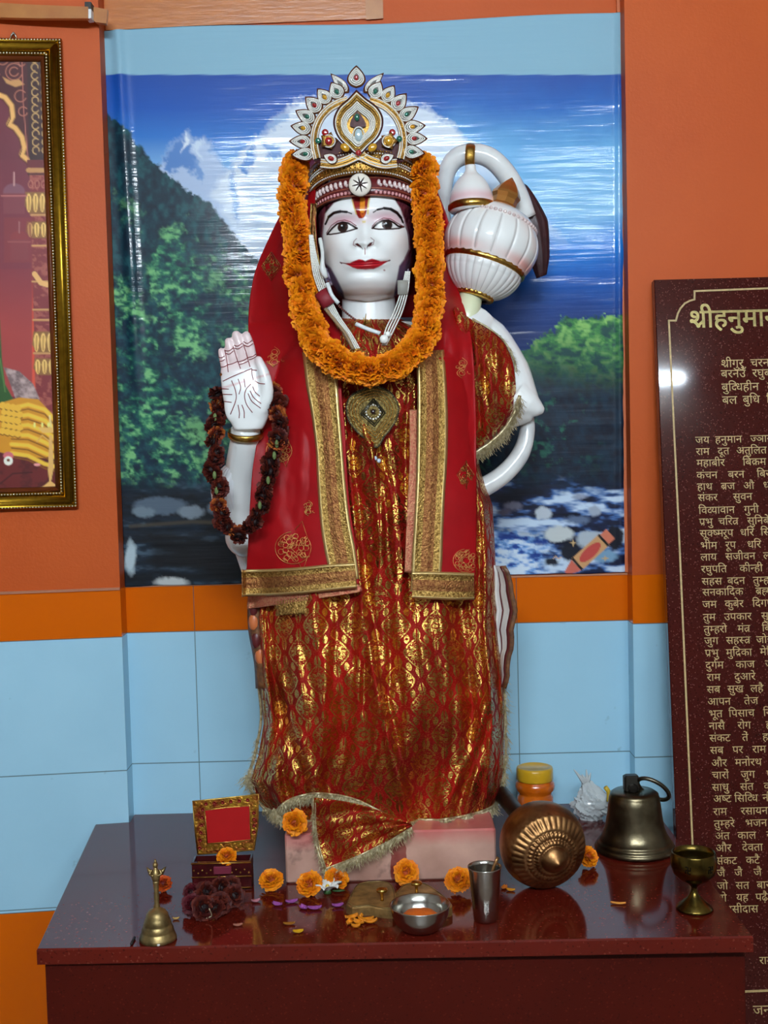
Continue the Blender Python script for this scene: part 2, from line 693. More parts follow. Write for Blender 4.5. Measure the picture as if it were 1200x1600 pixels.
# pale grout beads along the tile band's edges
b = MB()
b.box((0.5 * (NL + NR), YN - 0.0015, ZB1 - 0.002), (NR - NL, 0.003, 0.004))
struct(b.build('trim_1', mat('band_edge', (186, 120, 84), 0.4), smooth=False))
b = MB()
b.add([(NL - 0.9 * ca, YW - 0.9 * sa - 0.004, ZB1 - 0.003), (NL - 0.9 * ca, YW - 0.9 * sa - 0.004, ZB1 + 0.002), (NL, YW - 0.004, ZB1 + 0.002), (NL, YW - 0.004, ZB1 - 0.003),
       (NL - 0.9 * ca, YW - 0.9 * sa, ZB1 + 0.002), (NL, YW, ZB1 + 0.002), (NL - 0.9 * ca, YW - 0.9 * sa, ZB1 - 0.003), (NL, YW, ZB1 - 0.003)],
      [(0, 3, 2, 1), (1, 2, 5, 4), (0, 6, 7, 3), (3, 7, 5, 2), (0, 1, 4, 6), (6, 4, 5, 7)])
struct(b.build('trim_2', mat('band_edge_side', (176, 112, 82), 0.4), smooth=False))
# orange corner bead on the niche's right edge
b = MB(); b.box((NR - 0.003, YN - 0.004, 2.0), (0.006, 0.008, 1.54))
struct(b.build('trim_3', mat('niche_corner_orange', (206, 108, 56), 0.5), smooth=False))

# ------------------------------------------------------------------ granite altar table
def granite_mat(name, base, fleck, amount, rough, scale=260):
    m, nt, bs = new_mat(name)
    tc = N(nt, 'ShaderNodeTexCoord')
    v = N(nt, 'ShaderNodeTexVoronoi', i_Scale=scale)
    nt.links.new(tc.outputs['Object'], v.inputs['Vector'])
    sc = N(nt, 'ShaderNodeSeparateColor')
    nt.links.new(v.outputs['Color'], sc.inputs[0])
    no = N(nt, 'ShaderNodeTexNoise', i_Scale=9.0, i_Detail=4)
    nt.links.new(tc.outputs['Object'], no.inputs['Vector'])
    f = math_(nt, 'GREATER_THAN', sc.outputs[0], 1 - amount)
    d = math_(nt, 'LESS_THAN', sc.outputs[1], amount * 1.2)
    c0 = mixc(nt, no.outputs[0], tuple(x * 0.75 for x in lin(*base)), tuple(x * 1.25 for x in lin(*base)))
    c0 = mixc(nt, math_(nt, 'MULTIPLY', d, 0.6), c0, tuple(x * 0.3 for x in lin(*base)))
    c1 = mixc(nt, math_(nt, 'MULTIPLY', f, 0.8), c0, lin(*fleck))
    nt.links.new(c1, bs.inputs['Base Color'])
    bs.inputs['Roughness'].default_value = rough
    bs.inputs['Specular IOR Level'].default_value = 0.4
    return m


G_TOP = granite_mat('polished_red_granite', (88, 21, 12), (110, 50, 38), 0.025, 0.10, 420)
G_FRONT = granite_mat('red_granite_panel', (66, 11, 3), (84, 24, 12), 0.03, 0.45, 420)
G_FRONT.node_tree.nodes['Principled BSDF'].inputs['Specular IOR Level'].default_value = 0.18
tb = thing('altar_table', 'long polished dark red granite slab table carrying the draped statue and offerings', 'table', (0, 2.1, 0))
b = MB()
FL, FR_, BR, BL = T(57, 1483), T(1177, 1463), T(1031, 1277), T(152, 1283)
top = [FL[:2], FR_[:2], (0.5265, YW - 0.003), (NR - 0.002, YW - 0.003), (NR - 0.002, YN - 0.002), (NL + 0.002, YN - 0.002), (NL + 0.002, YW - 0.003), (BL[0], YW - 0.014)]
b.prism(top, 0.024, to=lambda x, y, h: (x, y, ZT - 0.024 + h), chamfer=0.0025)
b.build('tabletop', G_TOP, tb, smooth=False)
b = MB()
x0, x1 = FL[0] + 0.009, FR_[0] - 0.004
b.box(((x0 + x1) / 2, 1.803, (ZT - 0.024) / 2), (x1 - x0, 0.018, ZT - 0.024))
b.build('front_panel', G_FRONT, tb, smooth=False)
for s, xx in ((0, x0 + 0.01), (1, x1 - 0.01)):
    b = MB(); b.box((xx, 2.09, (ZT - 0.024) / 2), (0.02, 0.555, ZT - 0.024))
    b.build('side_panel', G_FRONT, tb, smooth=False)

# ------------------------------------------------------------------ printed landscape poster in the niche
def poster_picture(X, Y):
    p = Paint(X, Y, (136, 180, 200))
    n1 = fbm(X / 60, Y / 60)
    n2 = fbm(X / 14 + 9, Y / 14)
    n3 = fbm(X / 5 + 3, Y / 5 + 8, 3)
    sky = np.zeros(X.shape + (3,))
    keys = [(118, (14, 70, 158)), (170, (18, 84, 176)), (215, (44, 116, 198)), (260, (120, 172, 222)), (330, (160, 198, 228)), (900, (160, 198, 228))]
    keysr = [(118, (14, 72, 160)), (160, (24, 100, 186)), (230, (104, 176, 228)), (330, (128, 190, 232)), (385, (10, 124, 214)), (430, (4, 92, 184)), (480, (2, 60, 136)), (520, (2, 40, 100)), (900, (6, 30, 74))]
    for k in range(3):
        L_ = np.interp(Y, [a for a, _ in keys], [lin(*c)[k] for _, c in keys])
        R__ = np.interp(Y + (n1 - .5) * 40, [a for a, _ in keysr], [lin(*c)[k] for _, c in keysr])
        t = smooth(600, 720, X)
        sky[..., k] = L_ * (1 - t) + R__ * t
    m = smooth(117.6, 118.8, Y)
    p.mix(m, sky)
    # misty snow mountains
    jx = (n2 - .5) * 22
    Xj, Yj = X + jx, Y + (n3 - .5) * 14
    p.c = p.c
    q = Paint(Xj, Yj, (0, 0, 0)); q.c = p.c
    q.X, q.Y = Xj, Yj
    q.fill([(228, 300), (262, 240), (290, 204), (304, 222), (322, 216), (350, 262), (400, 300), (400, 420), (228, 420)], (176, 196, 226), 10)
    q.fill([(255, 250), (288, 210), (300, 226), (308, 270), (285, 262), (268, 270)], (86, 132, 196), 5)
    q.fill([(286, 206), (296, 222), (286, 240)], (226, 236, 246), 4)
    q.fill([(302, 225), (320, 218), (312, 250)], (206, 222, 240), 4)
    q.fill([(300, 250), (318, 268), (316, 285), (302, 275)], (110, 150, 206), 4)
    q.fill([(330, 300), (370, 250), (430, 190), (468, 158), (520, 150), (620, 160), (668, 170), (700, 192), (735, 222), (770, 262), (800, 310), (860, 352), (900, 400), (700, 420), (400, 430)], (214, 226, 240), 12)
    q.fill([(690, 250), (740, 262), (800, 320), (900, 400), (700, 430), (640, 330)], (140, 190, 232), 40, .8)
    q.fill([(372, 262), (398, 226), (402, 248), (380, 275)], (92, 140, 204), 5)
    q.fill([(410, 222), (436, 230), (438, 250), (418, 246)], (120, 160, 214), 5)
    q.fill([(360, 260), (372, 300), (375, 350), (362, 330)], (120, 160, 212), 6)
    q.fill([(418, 200), (446, 178), (452, 186), (424, 206)], (120, 160, 210), 4, .8)
    q.fill([(380, 290), (430, 270), (450, 330), (400, 360)], (168, 194, 226), 14, .7)
    p.c = q.c
    mist = smooth(250, 380, Y) * smooth(210, 300, X) * (1 - smooth(640, 760, X)) * 0.55 * n1 * 1.6
    p.mix(np.clip(mist, 0, .8), (178, 202, 226))
    p.mix(smooth(330, 400, Y) * smooth(690, 730, X), sky)
    # dark wooded hill falling to the right
    hx = X + (n2 - .5) * 26 + (n3 - .5) * 12
    hy = Y + (n3 - .5) * 22 + (n2 - .5) * 14
    hill = poly_mask(hx, hy, [(150, 178), (182, 186), (205, 206), (222, 238), (250, 262), (292, 296), (330, 320), (360, 360), (392, 396), (470, 470), (640, 540), (640, 800), (150, 800)], 3)
    tone = fbm(X / 9 + 31, Y / 12)
    dark = np.stack([np.interp(tone, [.25, .5, .75], [lin(*c)[k] for c in ((4, 28, 44), (10, 48, 62), (28, 80, 86))]) for k in range(3)], -1)
    p.mix(hill, dark)
    # lit leafy clumps
    leaf = .55 * fbm(X / 9 + 50 + n2 * 2, Y / 7 + 20, 5) + .45 * fbm(X / 26 + 7, Y / 20 + 3 - X / 60, 4)
    lx, ly = X + (n2 - .5) * 44, Y + (n3 - .5) * 30
    lit = 0
    for poly, a in (([(228, 410), (262, 360), (286, 346), (306, 380), (322, 440), (330, 510), (322, 560), (280, 560), (246, 500)], 1.0),
                    ([(176, 425), (200, 440), (232, 500), (250, 540), (262, 610), (300, 660), (320, 730), (260, 755), (188, 745), (170, 500)], 1.0),
                    ([(310, 380), (345, 385), (350, 440), (330, 450)], .7), ([(340, 460), (372, 400), (396, 470), (390, 560), (350, 540)], .75),
                    ([(250, 590), (320, 600), (370, 640), (372, 730), (300, 750)], .8), ([(180, 300), (220, 330), (200, 350)], .5), ([(200, 350), (230, 380), (220, 410)], .5)):
        lit = np.maximum(lit, poly_mask(lx, ly, poly, 16) * a)
    lm = np.clip((leaf - .42) * 5, 0, 1)
    lg = np.stack([np.interp(leaf + (n1 - .5) * .3, [.42, .52, .64], [lin(*c)[k] for c in ((14, 76, 72), (48, 124, 90), (120, 186, 122))]) for k in range(3)], -1)
    p.mix(lit * lm, lg)
    p.mix(np.clip((.42 - leaf) * 5, 0, .75) * hill * smooth(380, 450, Y), (6, 36, 60))
    # right bank: sunlit bushes over deep shade
    rx = X + (n2 - .5) * 30
    ry = Y + (n3 - .5) * 26 + (n1 - .5) * 20
    bank = poly_mask(rx, ry, [(700, 600), (790, 560), (832, 536), (862, 512), (890, 496), (905, 506), (930, 498), (1000, 490), (1000, 790), (700, 790)], 4)
    fade = smooth(505, 615, Y - (X - 850) * .12 + (leaf - .5) * 90)
    lg2 = np.stack([np.interp(leaf, [.36, .5, .66], [lin(*c)[k] for c in ((10, 66, 62), (60, 132, 66), (140, 196, 104))]) for k in range(3)], -1)
    dk = np.stack([np.interp(tone, [.3, .7], [lin(*c)[k] for c in ((4, 14, 34), (12, 40, 60))]) for k in range(3)], -1)
    p.mix(bank, lg2 * (1 - fade[..., None]) + dk * fade[..., None])
    p.mix(bank * np.clip((leaf - .56) * 9, 0, 1) * smooth(600, 640, Y) * (1 - smooth(700, 760, Y)) * (1 - smooth(870, 960, X)) * .6, (46, 120, 92))
    # stream: dark water, pale stones and foam
    wz = smooth(742, 775, Y + (n2 - .5) * 24)
    wn = fbm(X / 42 + 4, Y / 12 + 2, 4)
    wcol = np.stack([np.interp(wn, [.3, .48, .56, .70], [lin(*c)[k] for c in ((6, 10, 30), (18, 30, 66), (70, 110, 170), (200, 220, 240))]) for k in range(3)], -1)
    p.mix(wz * smooth(640, 700, X), wcol)
    wl = np.stack([np.interp(wn, [.35, .6, .72], [lin(*c)[k] for c in ((10, 16, 24), (22, 36, 50), (64, 84, 100))]) for k in range(3)], -1)
    p.mix(wz * (1 - smooth(560, 640, X)), wl)
    foam = smooth(815, 850, Y) * smooth(700, 740, X) * (1 - smooth(830, 872, X + (n2 - .5) * 60))
    fcol = np.stack([np.interp(fbm(X / 16, Y / 7, 4), [.32, .44, .6], [lin(*c)[k] for c in ((26, 60, 140), (112, 160, 220), (214, 230, 246))]) for k in range(3)], -1)
    p.mix(foam, fcol)
    q = Paint(X + (n2 - .5) * 10, Y + (n3 - .5) * 6, (0, 0, 0)); q.c = p.c
    for cx, cy, rx_, ry_, c in ((848, 802, 12, 10, (190, 200, 210)), (872, 834, 22, 12, (198, 206, 206)), (922, 842, 24, 13, (176, 188, 198)), (928, 798, 10, 8, (160, 172, 190)), (902, 812, 18, 6, (92, 110, 140)),
                                (905, 776, 10, 4, (150, 160, 180)), (800, 790, 14, 7, (110, 110, 130)), (786, 800, 10, 6, (84, 80, 100)), (945, 868, 18, 10, (120, 160, 190)), (862, 878, 10, 6, (20, 26, 40)), (890, 862, 16, 14, (12, 18, 34)),
                                (960, 840, 14, 20, (8, 14, 30)), (250, 790, 40, 14, (84, 100, 116)), (300, 800, 20, 10, (120, 134, 146)), (225, 800, 16, 8, (110, 128, 140)), (268, 910, 26, 8, (190, 196, 196)), (205, 870, 8, 26, (176, 196, 204)), (335, 795, 10, 8, (90, 104, 118))):
        q.disc(cx, cy, rx_, ry_, c, 4)
    p.c = q.c
    p.line([(204, 822), (300, 815), (380, 818)], 5, (74, 66, 50), 3, .7)
    p.mix(smooth(830, 850, Y) * (1 - smooth(400, 470, X)) * smooth(225, 250, X) * .8 * (1 - smooth(880, 905, Y + (n1 - .5) * 60)), (8, 10, 16))
    # printed crayon emblem in the corner
    A = np.array([(884, 896), (955, 832)])
    def cr(t, s):
        d = (A[1] - A[0]) / np.linalg.norm(A[1] - A[0])
        nn = np.array([-d[1], d[0]])
        q_ = A[0] + d * t + nn * s
        return (q_[0], q_[1])
    p.fill([cr(0, -4), cr(0, 4), cr(21, 11), cr(21, -11)], (206, 104, 86), 1.2)
    p.fill([cr(21, -12), cr(21, 12), cr(80, 12), cr(80, -12)], (206, 156, 106), 1.2)
    p.fill([cr(80, -10), cr(80, 10), cr(93, 10), cr(93, -10)], (212, 120, 92), 1.2)
    p.fill([cr(21, -12), cr(21, 12), cr(25, 12), cr(25, -12)], (20, 14, 14), 1)
    p.fill([cr(76, -12), cr(76, 12), cr(80, 12), cr(80, -12)], (20, 14, 14), 1)
    p.fill([cr(50 + 21 * math.cos(a), 8.5 * math.sin(a)) for a in np.linspace(0, 2 * PI, 24)], (192, 74, 66), 1.2)
    for sx_, sy_, r in ((895, 848, 6), (945, 872, 6)):
        st = []
        for k in range(8):
            rr = r if k % 2 == 0 else r * .3
            st.append((sx_ + rr * math.sin(k * PI / 4), sy_ - rr * math.cos(k * PI / 4)))
        p.fill(st, (206, 172, 120), 1)
    p.line([(864, 872), (868, 869), (872, 873), (876, 870)], 1.6, (214, 180, 150), 1)
    return p.c


nx, ny = 430, 460
uu, vv = np.meshgrid(np.linspace(0, 1, nx), np.linspace(0, 1, ny), indexing='ij')
TL, TR, BL_, BR_ = P(162, 50, YN), P(979, 23, YN), P(196, 916, YN), P(981, 893, YN)
G = ((1 - uu) * (1 - vv))[..., None] * TL + (uu * (1 - vv))[..., None] * TR + ((1 - uu) * vv)[..., None] * BL_ + (uu * vv)[..., None] * BR_
pxx, pyy = project(G.reshape(-1, 3))
pxx, pyy = pxx.reshape(uu.shape), pyy.reshape(uu.shape)
colr = poster_picture(pxx, pyy)
# real sag and ripples of the vinyl sheet
edge = np.minimum(np.minimum(uu, 1 - uu) * 12, 1)
rip = 0.0016 * (fbm(uu * 3 + 2, vv * 26, 3) - .5) + 0.004 * (fbm(uu * 2.2, vv * 5 + 7, 2) - .4) * edge
rip = rip + 0.006 * np.exp(-((uu - 0.028 - vv * .02) / 0.011) ** 2) * (1 - smooth(.5, .75, vv)) + 0.004 * np.exp(-((uu - 0.985) / 0.008) ** 2)
G[..., 1] = YN - 0.0035 - np.clip(rip + .001, 0, .02)
G[..., 2] += 0.004 * np.sin(uu * 9) * np.exp(-vv * 40) + 0.003 * (fbm(uu * 14, vv * 0, 2) - .5) * np.exp(-(1 - vv) * 60)
m_p = paint_mat('glossy_vinyl_print', 0.5, 0.21, 6, coat=0.28, stretch=(1.2, 1, 22), coatr=0.10, bdist=0.002, spec=0.2)
b = MB().grid(G, col=colr)
o = b.build('landscape_poster', m_p)
md = o.modifiers.new('sheet', 'SOLIDIFY'); md.thickness = 0.0008
tag(o, 'glossy vinyl poster of snowy mountains, forest and stream filling the niche behind the statue', 'poster')

# brown packing tape strips and the little connector
TAPE = mat('brown_packing_tape', (176, 104, 52), 0.25, rgb2=(196, 118, 58), vscale=18, coat=0.6, bump=0.15, bscale=30, stretch=(1, 1, 6))
TAPE2 = mat('tan_packing_tape', (186, 122, 60), 0.3, rgb2=(170, 104, 50), vscale=30, coat=0.5)


def strip(name, quad, Y, th, m, label, cat):
    q = [P(x, y, Y) for x, y in quad]
    b = MB()
    n = len(q)
    q2 = [p + np.array([0, -th, 0]) for p in q]
    b.add(q + q2, [tuple(range(n)), tuple(range(n, 2 * n))[::-1]] + [(i, n + i, n + (i + 1) % n, (i + 1) % n) for i in range(n)])
    return tag(b.build(name, m, smooth=False), label, cat)


strip('packing_tape', [(162, -20), (598, -34), (599, 29), (500, 33), (380, 38), (300, 41), (166, 48)], YN - 0.002, 0.003, TAPE, 'wide brown tape strip along the top of the niche above the poster', 'tape')
strip('packing_tape', [(570, -33), (597, -34), (598, 29), (572, 31)], YN - 0.0055, 0.0012, TAPE2, 'short tan tape tab across the end of the wide brown tape above the poster', 'tape')
strip('cable_strip', [(-30, 6), (60, 11), (140, 14), (140, 32), (60, 32), (-30, 30)], YW - 0.035, 0.012, TAPE2, 'tan taped cable strip running along the wall above the framed picture', 'cable')
cn = thing('cable_connector', 'small black and white connector at the end of the tan cable strip', 'connector', tuple(P(142, 24, YW - 0.03)))
for nm, q, m in (('socket', [(137, 10), (147, 10), (147, 21), (137, 21)], BLACK), ('plug', [(137, 21), (147, 21), (147, 35), (140, 36), (137, 32)], mat('white_plastic', (226, 228, 226), 0.4))):
    pts = [P(x, y, YW - 0.02) for x, y in q]
    b = MB(); n = len(pts)
    p2 = [p + np.array([0, -0.024, 0]) for p in pts]
    b.add(pts + p2, [tuple(range(n)), tuple(range(n, 2 * n))[::-1]] + [(i, n + i, n + (i + 1) % n, (i + 1) % n) for i in range(n)])
    b.build(nm, m, cn, smooth=False)
strip('packing_tape', [(147, 14), (170, 18), (168, 40), (152, 38), (147, 34)], YW - 0.012, 0.012, TAPE2, 'crumpled tan tape patch beside the small connector at the niche corner', 'tape')
# ------------------------------------------------------------------ framed temple print on the left wall
def PL(px, py, off=0.0):
    """pixel -> point on the left wall (angled plane), off = distance in front of it"""
    n = np.array([sa, -ca, 0.0])
    p0 = np.array([NL, YW, 0.0]) + n * off
    d = ray(px, py)
    t = ((p0 - CAMP) @ n) / (d @ n)
    return CAMP + d * t


fr = thing('framed_picture', 'gold framed print of a palace arch with bolster and lamp, hung on the orange wall', 'picture', tuple(PL(40, 430, 0.0)))
C_TR, C_BR = PL(97, 64, 0.004), PL(122, 792, 0.004)
ax = np.array([ca, sa, 0.0]); nrm = np.array([sa, -ca, 0.0]); up = unit(C_TR - C_BR); up[2] = abs(up[2])
Hh = np.linalg.norm(C_TR - C_BR)
FO = C_BR


def FP(a, h, o):
    """a metres left of the frame's outer right edge, h up from its lower edge, o out from the wall"""
    return FO - ax * a + up * h + nrm * o


Wd = 0.52
FGOLD = mat('frame_gold', (188, 146, 44), 0.25, 1.0, var=0.3, vscale=90)
FBEAD = mat('frame_beading', (226, 214, 176), 0.25, 0.8)
FBROWN = mat('frame_brown', (104, 48, 16), 0.4)
fw = 0.040


def rail(pts, prof, m, name):
    """mitred rail between two outer corners: prof (inset, height)"""
    b = MB()
    a0, h0, a1, h1, ia, ih = pts
    A = []
    for ins, hh in prof:
        if ia:
            s = 1 if a0 == 0 else -1
            A.append([FP(a0 + s * ins, h0 + ins, hh), FP(a1 + s * ins, h1 - ins, hh)])
        else:
            s = 1 if h0 == 0 else -1
            A.append([FP(a0 + ins, h0 + s * ins, hh), FP(a1 - ins, h1 + s * ins, hh)])
    b.grid(np.array(A))
    o = b.build(name, m, fr, angle=40)
    md = o.modifiers.new('shell', 'SOLIDIFY'); md.thickness = 0.0015; md.offset = 0
    return o


prof = [(0.0, 0.0), (0.0, 0.012), (0.005, 0.015), (0.008, 0.013), (0.013, 0.018), (0.021, 0.020), (0.026, 0.014), (0.029, 0.015), (0.033, 0.013)]
for pts in ((0, 0, 0, Hh, 1, 0), (Wd, 0, Wd, Hh, 1, 0), (0, 0, Wd, 0, 0, 1), (0, Hh, Wd, Hh, 0, 1)):
    rail(pts, prof, FGOLD, 'frame_rail')
    rail(pts, [(0.033, 0.013), (0.040, 0.008), (0.041, 0.004)], FBROWN, 'inner_lip')
bd = MB(); bi = MB()
for k in range(int(Hh / 0.0058)):
    h = 0.003 + k * 0.0058
    bd.bead(FP(0.0025, h, 0.014), 0.0021)
    if 0.03 < h < Hh - 0.03:
        bi.bead(FP(0.0285, h, 0.0155), 0.0022)
for k in range(70):
    a = 0.003 + k * 0.0058
    for hh in (0.0025, Hh - 0.0025):
        bd.bead(FP(a, hh, 0.014), 0.0021)
    if a > 0.03:
        for hh in (0.0285, Hh - 0.0285):
            bi.bead(FP(a, hh, 0.0155), 0.0022)
bd.build('beading', FBEAD, fr); bi.build('inner_beading', FBEAD, fr)


def picture(X, Y):
    # X, Y in photograph-like units across the visible strip of the print
    p = Paint(X, Y, (74, 24, 34))
    n = fbm(X / 7, Y / 7, 4)
    n2 = fbm(X / 20 + 9, Y / 20, 4)
    for k, (y0, c0, y1, c1) in enumerate(((250, (84, 30, 44), 420, (110, 34, 44)), (420, (120, 36, 40), 520, (176, 66, 42)), (520, (176, 66, 42), 620, (176, 72, 56)))):
        t = np.clip((Y - y0) / (y1 - y0), 0, 1)[..., None]
        c = np.array(lin(*c0)) * (1 - t) + np.array(lin(*c1)) * t
        p.mix(((Y >= y0) & (Y < y1)).astype(float), c)
    # scalloped arch with scrollwork above it
    arch = [(-80, 143), (-5, 147), (8, 152), (18, 165), (20, 182), (14, 194), (24, 200), (34, 214), (38, 230), (34, 242), (46, 252), (50, 272)]
    p.fill(arch[::1] + [(50, 700), (-80, 700)], (96, 38, 56), 2, .6)
    p.fill([(-80, 60)] + [(100, 60), (100, 272), (50, 272)] + arch[::-1], (58, 16, 22), 1.5)
    p.line(arch, 9, (150, 112, 62), 1.5); p.line(arch, 6, (196, 160, 98), 1.2); p.line([(x - 4, y + 4) for x, y in arch], 1.4, (70, 24, 20), 1)
    for k in range(0, 12):
        pass
    for cx, cy, r in ((22, 112, 13), (22, 112, 7), (4, 92, 9), (32, 150, 9), (36, 174, 7), (26, 92, 5), (-10, 112, 10), (34, 98, 5)):
        p.line([(cx + r * math.cos(a), cy + r * math.sin(a)) for a in np.linspace(0.4, 5.6, 18)], 1.5, (150, 96, 82), 1.2)
    p.fill([(4, 120), (16, 126), (30, 124), (38, 132), (24, 136), (10, 130)], (166, 130, 84), 2)
    p.line([(34, 78), (36, 160), (44, 250)], 1.4, (150, 92, 84), 1)
    # ornamental pillar column on the right
    p.fill([(42, 84), (88, 84), (92, 250), (46, 250)], (44, 18, 20), 1)
    for k in range(12):
        y = 92 + k * 13
        for dx, r in ((-8, 5.2), (6, 4.2)):
            p.line([(62 + dx + k * .2 + r * math.cos(a), y + r * math.sin(a) * (1.1)) for a in np.linspace(0.5 + k % 2, 5.5 + k % 2, 14)], 1.6, (164, 138, 92), 1)
        p.disc(70 + k * .2, y + 6, 3, 2.6, (186, 158, 104), 1)
    p.fill([(46, 250), (90, 250), (104, 700), (58, 700)], (104, 38, 44), 1.5)
    p.mix(poly_mask(X, Y, [(46, 250), (90, 250), (104, 700), (58, 700)]) * np.clip((n - .5) * 5, 0, .6), (150, 88, 78))
    p.fill([(42, 250), (92, 250), (92, 262), (42, 262)], (86, 30, 36), 1); p.line([(44, 266), (94, 266)], 7, (160, 124, 80), 1); p.line([(44, 272), (94, 272)], 3, (60, 24, 22), 1)
    for k in range(5):
        p.line([(48 + 10 * k + 3.4 * math.cos(a), 288 + 6 * math.sin(a)) for a in np.linspace(0, 6.3, 14)], 1.4, (150, 96, 84), 1)
    for y0, xl in ((300, 40), (346, 42), (518, 52), (560, 54)):
        hgt = 34 if y0 in (300, 518) else 26
        p.fill([(xl, y0), (xl + 52, y0), (xl + 54, y0 + hgt * .6), (xl + 48, y0 + hgt), (xl + 6, y0 + hgt), (xl - 2, y0 + hgt * .6)], (116, 84, 46), 1.5)
        for k in range(5):
            cx = xl + 5 + k * 10.5
            p.fill([(cx + 4.6 * math.sin(a) * (1 if math.cos(a) > 0 else .8), y0 + hgt * .5 - hgt * .44 * math.cos(a)) for a in np.linspace(0, 2 * PI, 16)[:-1]], (204, 174, 104), 1.2)
            p.line([(cx, y0 + hgt * .2), (cx, y0 + hgt * .85)], 1.6, (120, 84, 40), 1)
    for y in (336, 384, 440, 484, 500, 552):
        p.line([(48 + (y - 300) * .02, y), (100, y)], 3, (166, 130, 84), 1)
    p.line([(54, 428), (64, 442), (78, 446), (96, 446)], 8, (196, 160, 104), 1)
    # distant palace domes
    for cx, cy, r in ((22, 300, 17), (30, 372, 14)):
        p.disc(cx, cy, r, r * .8, (104, 66, 84) if cy < 340 else (112, 40, 46), 2); p.line([(cx, cy - r * 1.8), (cx, cy - r * .6)], 2, (170, 136, 140), 1.2)
        p.fill([(cx - r, cy + 2), (cx + r, cy + 2), (cx + r, cy + 34), (cx - r, cy + 34)], (104, 48, 60), 1.5)
        p.line([(cx - r - 3, cy + 6), (cx + r + 3, cy + 6)], 2, (156, 96, 96), 1)
    p.fill([(6, 340), (50, 340), (50, 410), (6, 410)], (110, 42, 48), 2, .6)
    # green cloth edge, silver cushion, golden bolster, lamp, floor
    p.fill([(0, 500), (3, 560), (8, 600), (22, 626), (-60, 640), (-60, 500)], (34, 74, 30), 1.5); p.line([(0, 560), (8, 612)], 2, (70, 110, 56), 1.5)
    p.mix(poly_mask(X, Y, [(6, 574), (30, 580), (52, 600), (62, 624), (24, 622)], 1.5), np.stack([np.interp(n, [.3, .7], [lin(*c)[k] for c in ((96, 84, 90), (158, 146, 152))]) for k in range(3)], -1))
    p.fill([(-80, 716), (110, 716), (110, 800), (-80, 800)], (84, 26, 26), 2)
    p.mix(poly_mask(X, Y, [(-80, 716), (110, 716), (110, 800), (-80, 800)]) * np.clip((n2 - .5) * 4, 0, .6), (52, 14, 18))
    bol = [(-60, 640), (0, 630), (30, 621), (60, 624), (80, 645), (92, 680), (90, 708), (70, 716), (20, 712), (-60, 690)]
    p.fill(bol, (176, 128, 30), 1.5)
    for k in range(6):
        yy = 634 + k * 14
        p.line([(18, yy + 4), (44, yy - 2 + k * 2), (70, yy + 6 + k * 3), (90, yy + 26)], 6, (214, 176, 60), 2.5)
        p.line([(18, yy + 10), (44, yy + 5 + k * 2), (70, yy + 13 + k * 3), (88, yy + 33)], 2, (110, 70, 14), 1.2)
    for i in range(4):
        for j in range(5):
            cx, cy = 4 + i * 8 + (j % 2) * 3, 634 + j * 10 + i * 1.5
            p.disc(cx, cy, 5, 6, (204, 164, 56), 1.2); p.line([(cx - 4, cy + 4), (cx, cy + 6), (cx + 4, cy + 4)], 1.6, (104, 66, 16), 1)
    p.line([(78, 650), (80, 672)], 3, (214, 190, 130), 1)
    p.fill([(60, 668), (96, 668), (90, 676), (66, 676)], (196, 166, 96), 1)
    for cx in (54, 66, 76, 88):
        p.disc(cx, 664, 2, 4, (232, 206, 120), 1)
    p.line([(58, 690), (66, 680), (78, 690), (90, 680), (96, 690)], 2, (186, 152, 80), 1)
    p.fill([(77, 680), (81, 680), (84, 730), (80, 752), (88, 758), (98, 764), (60, 764), (70, 758), (77, 752), (75, 735)], (190, 158, 96), 1)
    p.disc(80, 764, 20, 4, (170, 140, 86), 1)
    p.disc(13, 712, 8, 6, (176, 96, 110), 1.5); p.disc(13, 720, 7, 7, (226, 216, 214), 1.5); p.disc(13, 719, 2.4, 2.4, (96, 60, 40), 1); p.disc(58, 726, 5, 2.4, (206, 140, 146), 1)
    p.line([(0, 756), (20, 740), (50, 738)], 2, (50, 12, 14), 1.5)
    return p.c


nx, ny = 120, 500
uu, vv = np.meshgrid(np.linspace(0, 1, nx), np.linspace(0, 1, ny), indexing='ij')
a_ = 0.041 + 0.0 + (1 - uu) * (0.26 - 0.041)
h_ = 0.041 + (1 - vv) * (Hh - 0.082)
G = FO - a_[..., None] * ax + h_[..., None] * up + nrm * 0.0045
q0, q1 = project(G.reshape(-1, 3))
cpic = np.clip(picture(q0.reshape(uu.shape), q1.reshape(uu.shape)) * np.array([1.6, 1.35, 1.15]), 0, .9)
pr = MB().grid(G, col=cpic)
Gb = FO - np.array([[[0.26], [0.26]], [[Wd - .041], [Wd - .041]]]) * ax + np.array([[[.041], [Hh - .041]], [[.041], [Hh - .041]]]) * up + nrm * 0.0045
pr.grid(Gb, col=np.broadcast_to(np.array(lin(120, 40, 40)), (2, 2, 3)), flip=True)
pr.build('print', paint_mat('picture_print', 0.45, coat=0.08, spec=0.25), fr)
b = MB(); b.add([FP(0.002, 0.002, 0), FP(Wd - .002, 0.002, 0), FP(Wd - .002, Hh - .002, 0), FP(0.002, Hh - .002, 0), FP(0.002, 0.002, .0038), FP(Wd - .002, 0.002, .0038), FP(Wd - .002, Hh - .002, .0038), FP(0.002, Hh - .002, .0038)],
                 [(0, 1, 2, 3), (7, 6, 5, 4), (0, 4, 5, 1), (1, 5, 6, 2), (2, 6, 7, 3), (3, 7, 4, 0)])
b.build('backing_board', FBROWN, fr, smooth=False)
hk = PL(21, 57, 0.012)
b = MB()
b.tube([hk + np.array([-.008, 0, -.008]), hk + np.array([-.003, 0, .004]), hk + np.array([0, 0, .008]), hk + np.array([.003, 0, .004]), hk + np.array([.008, 0, -.008])], 0.0018, 6)
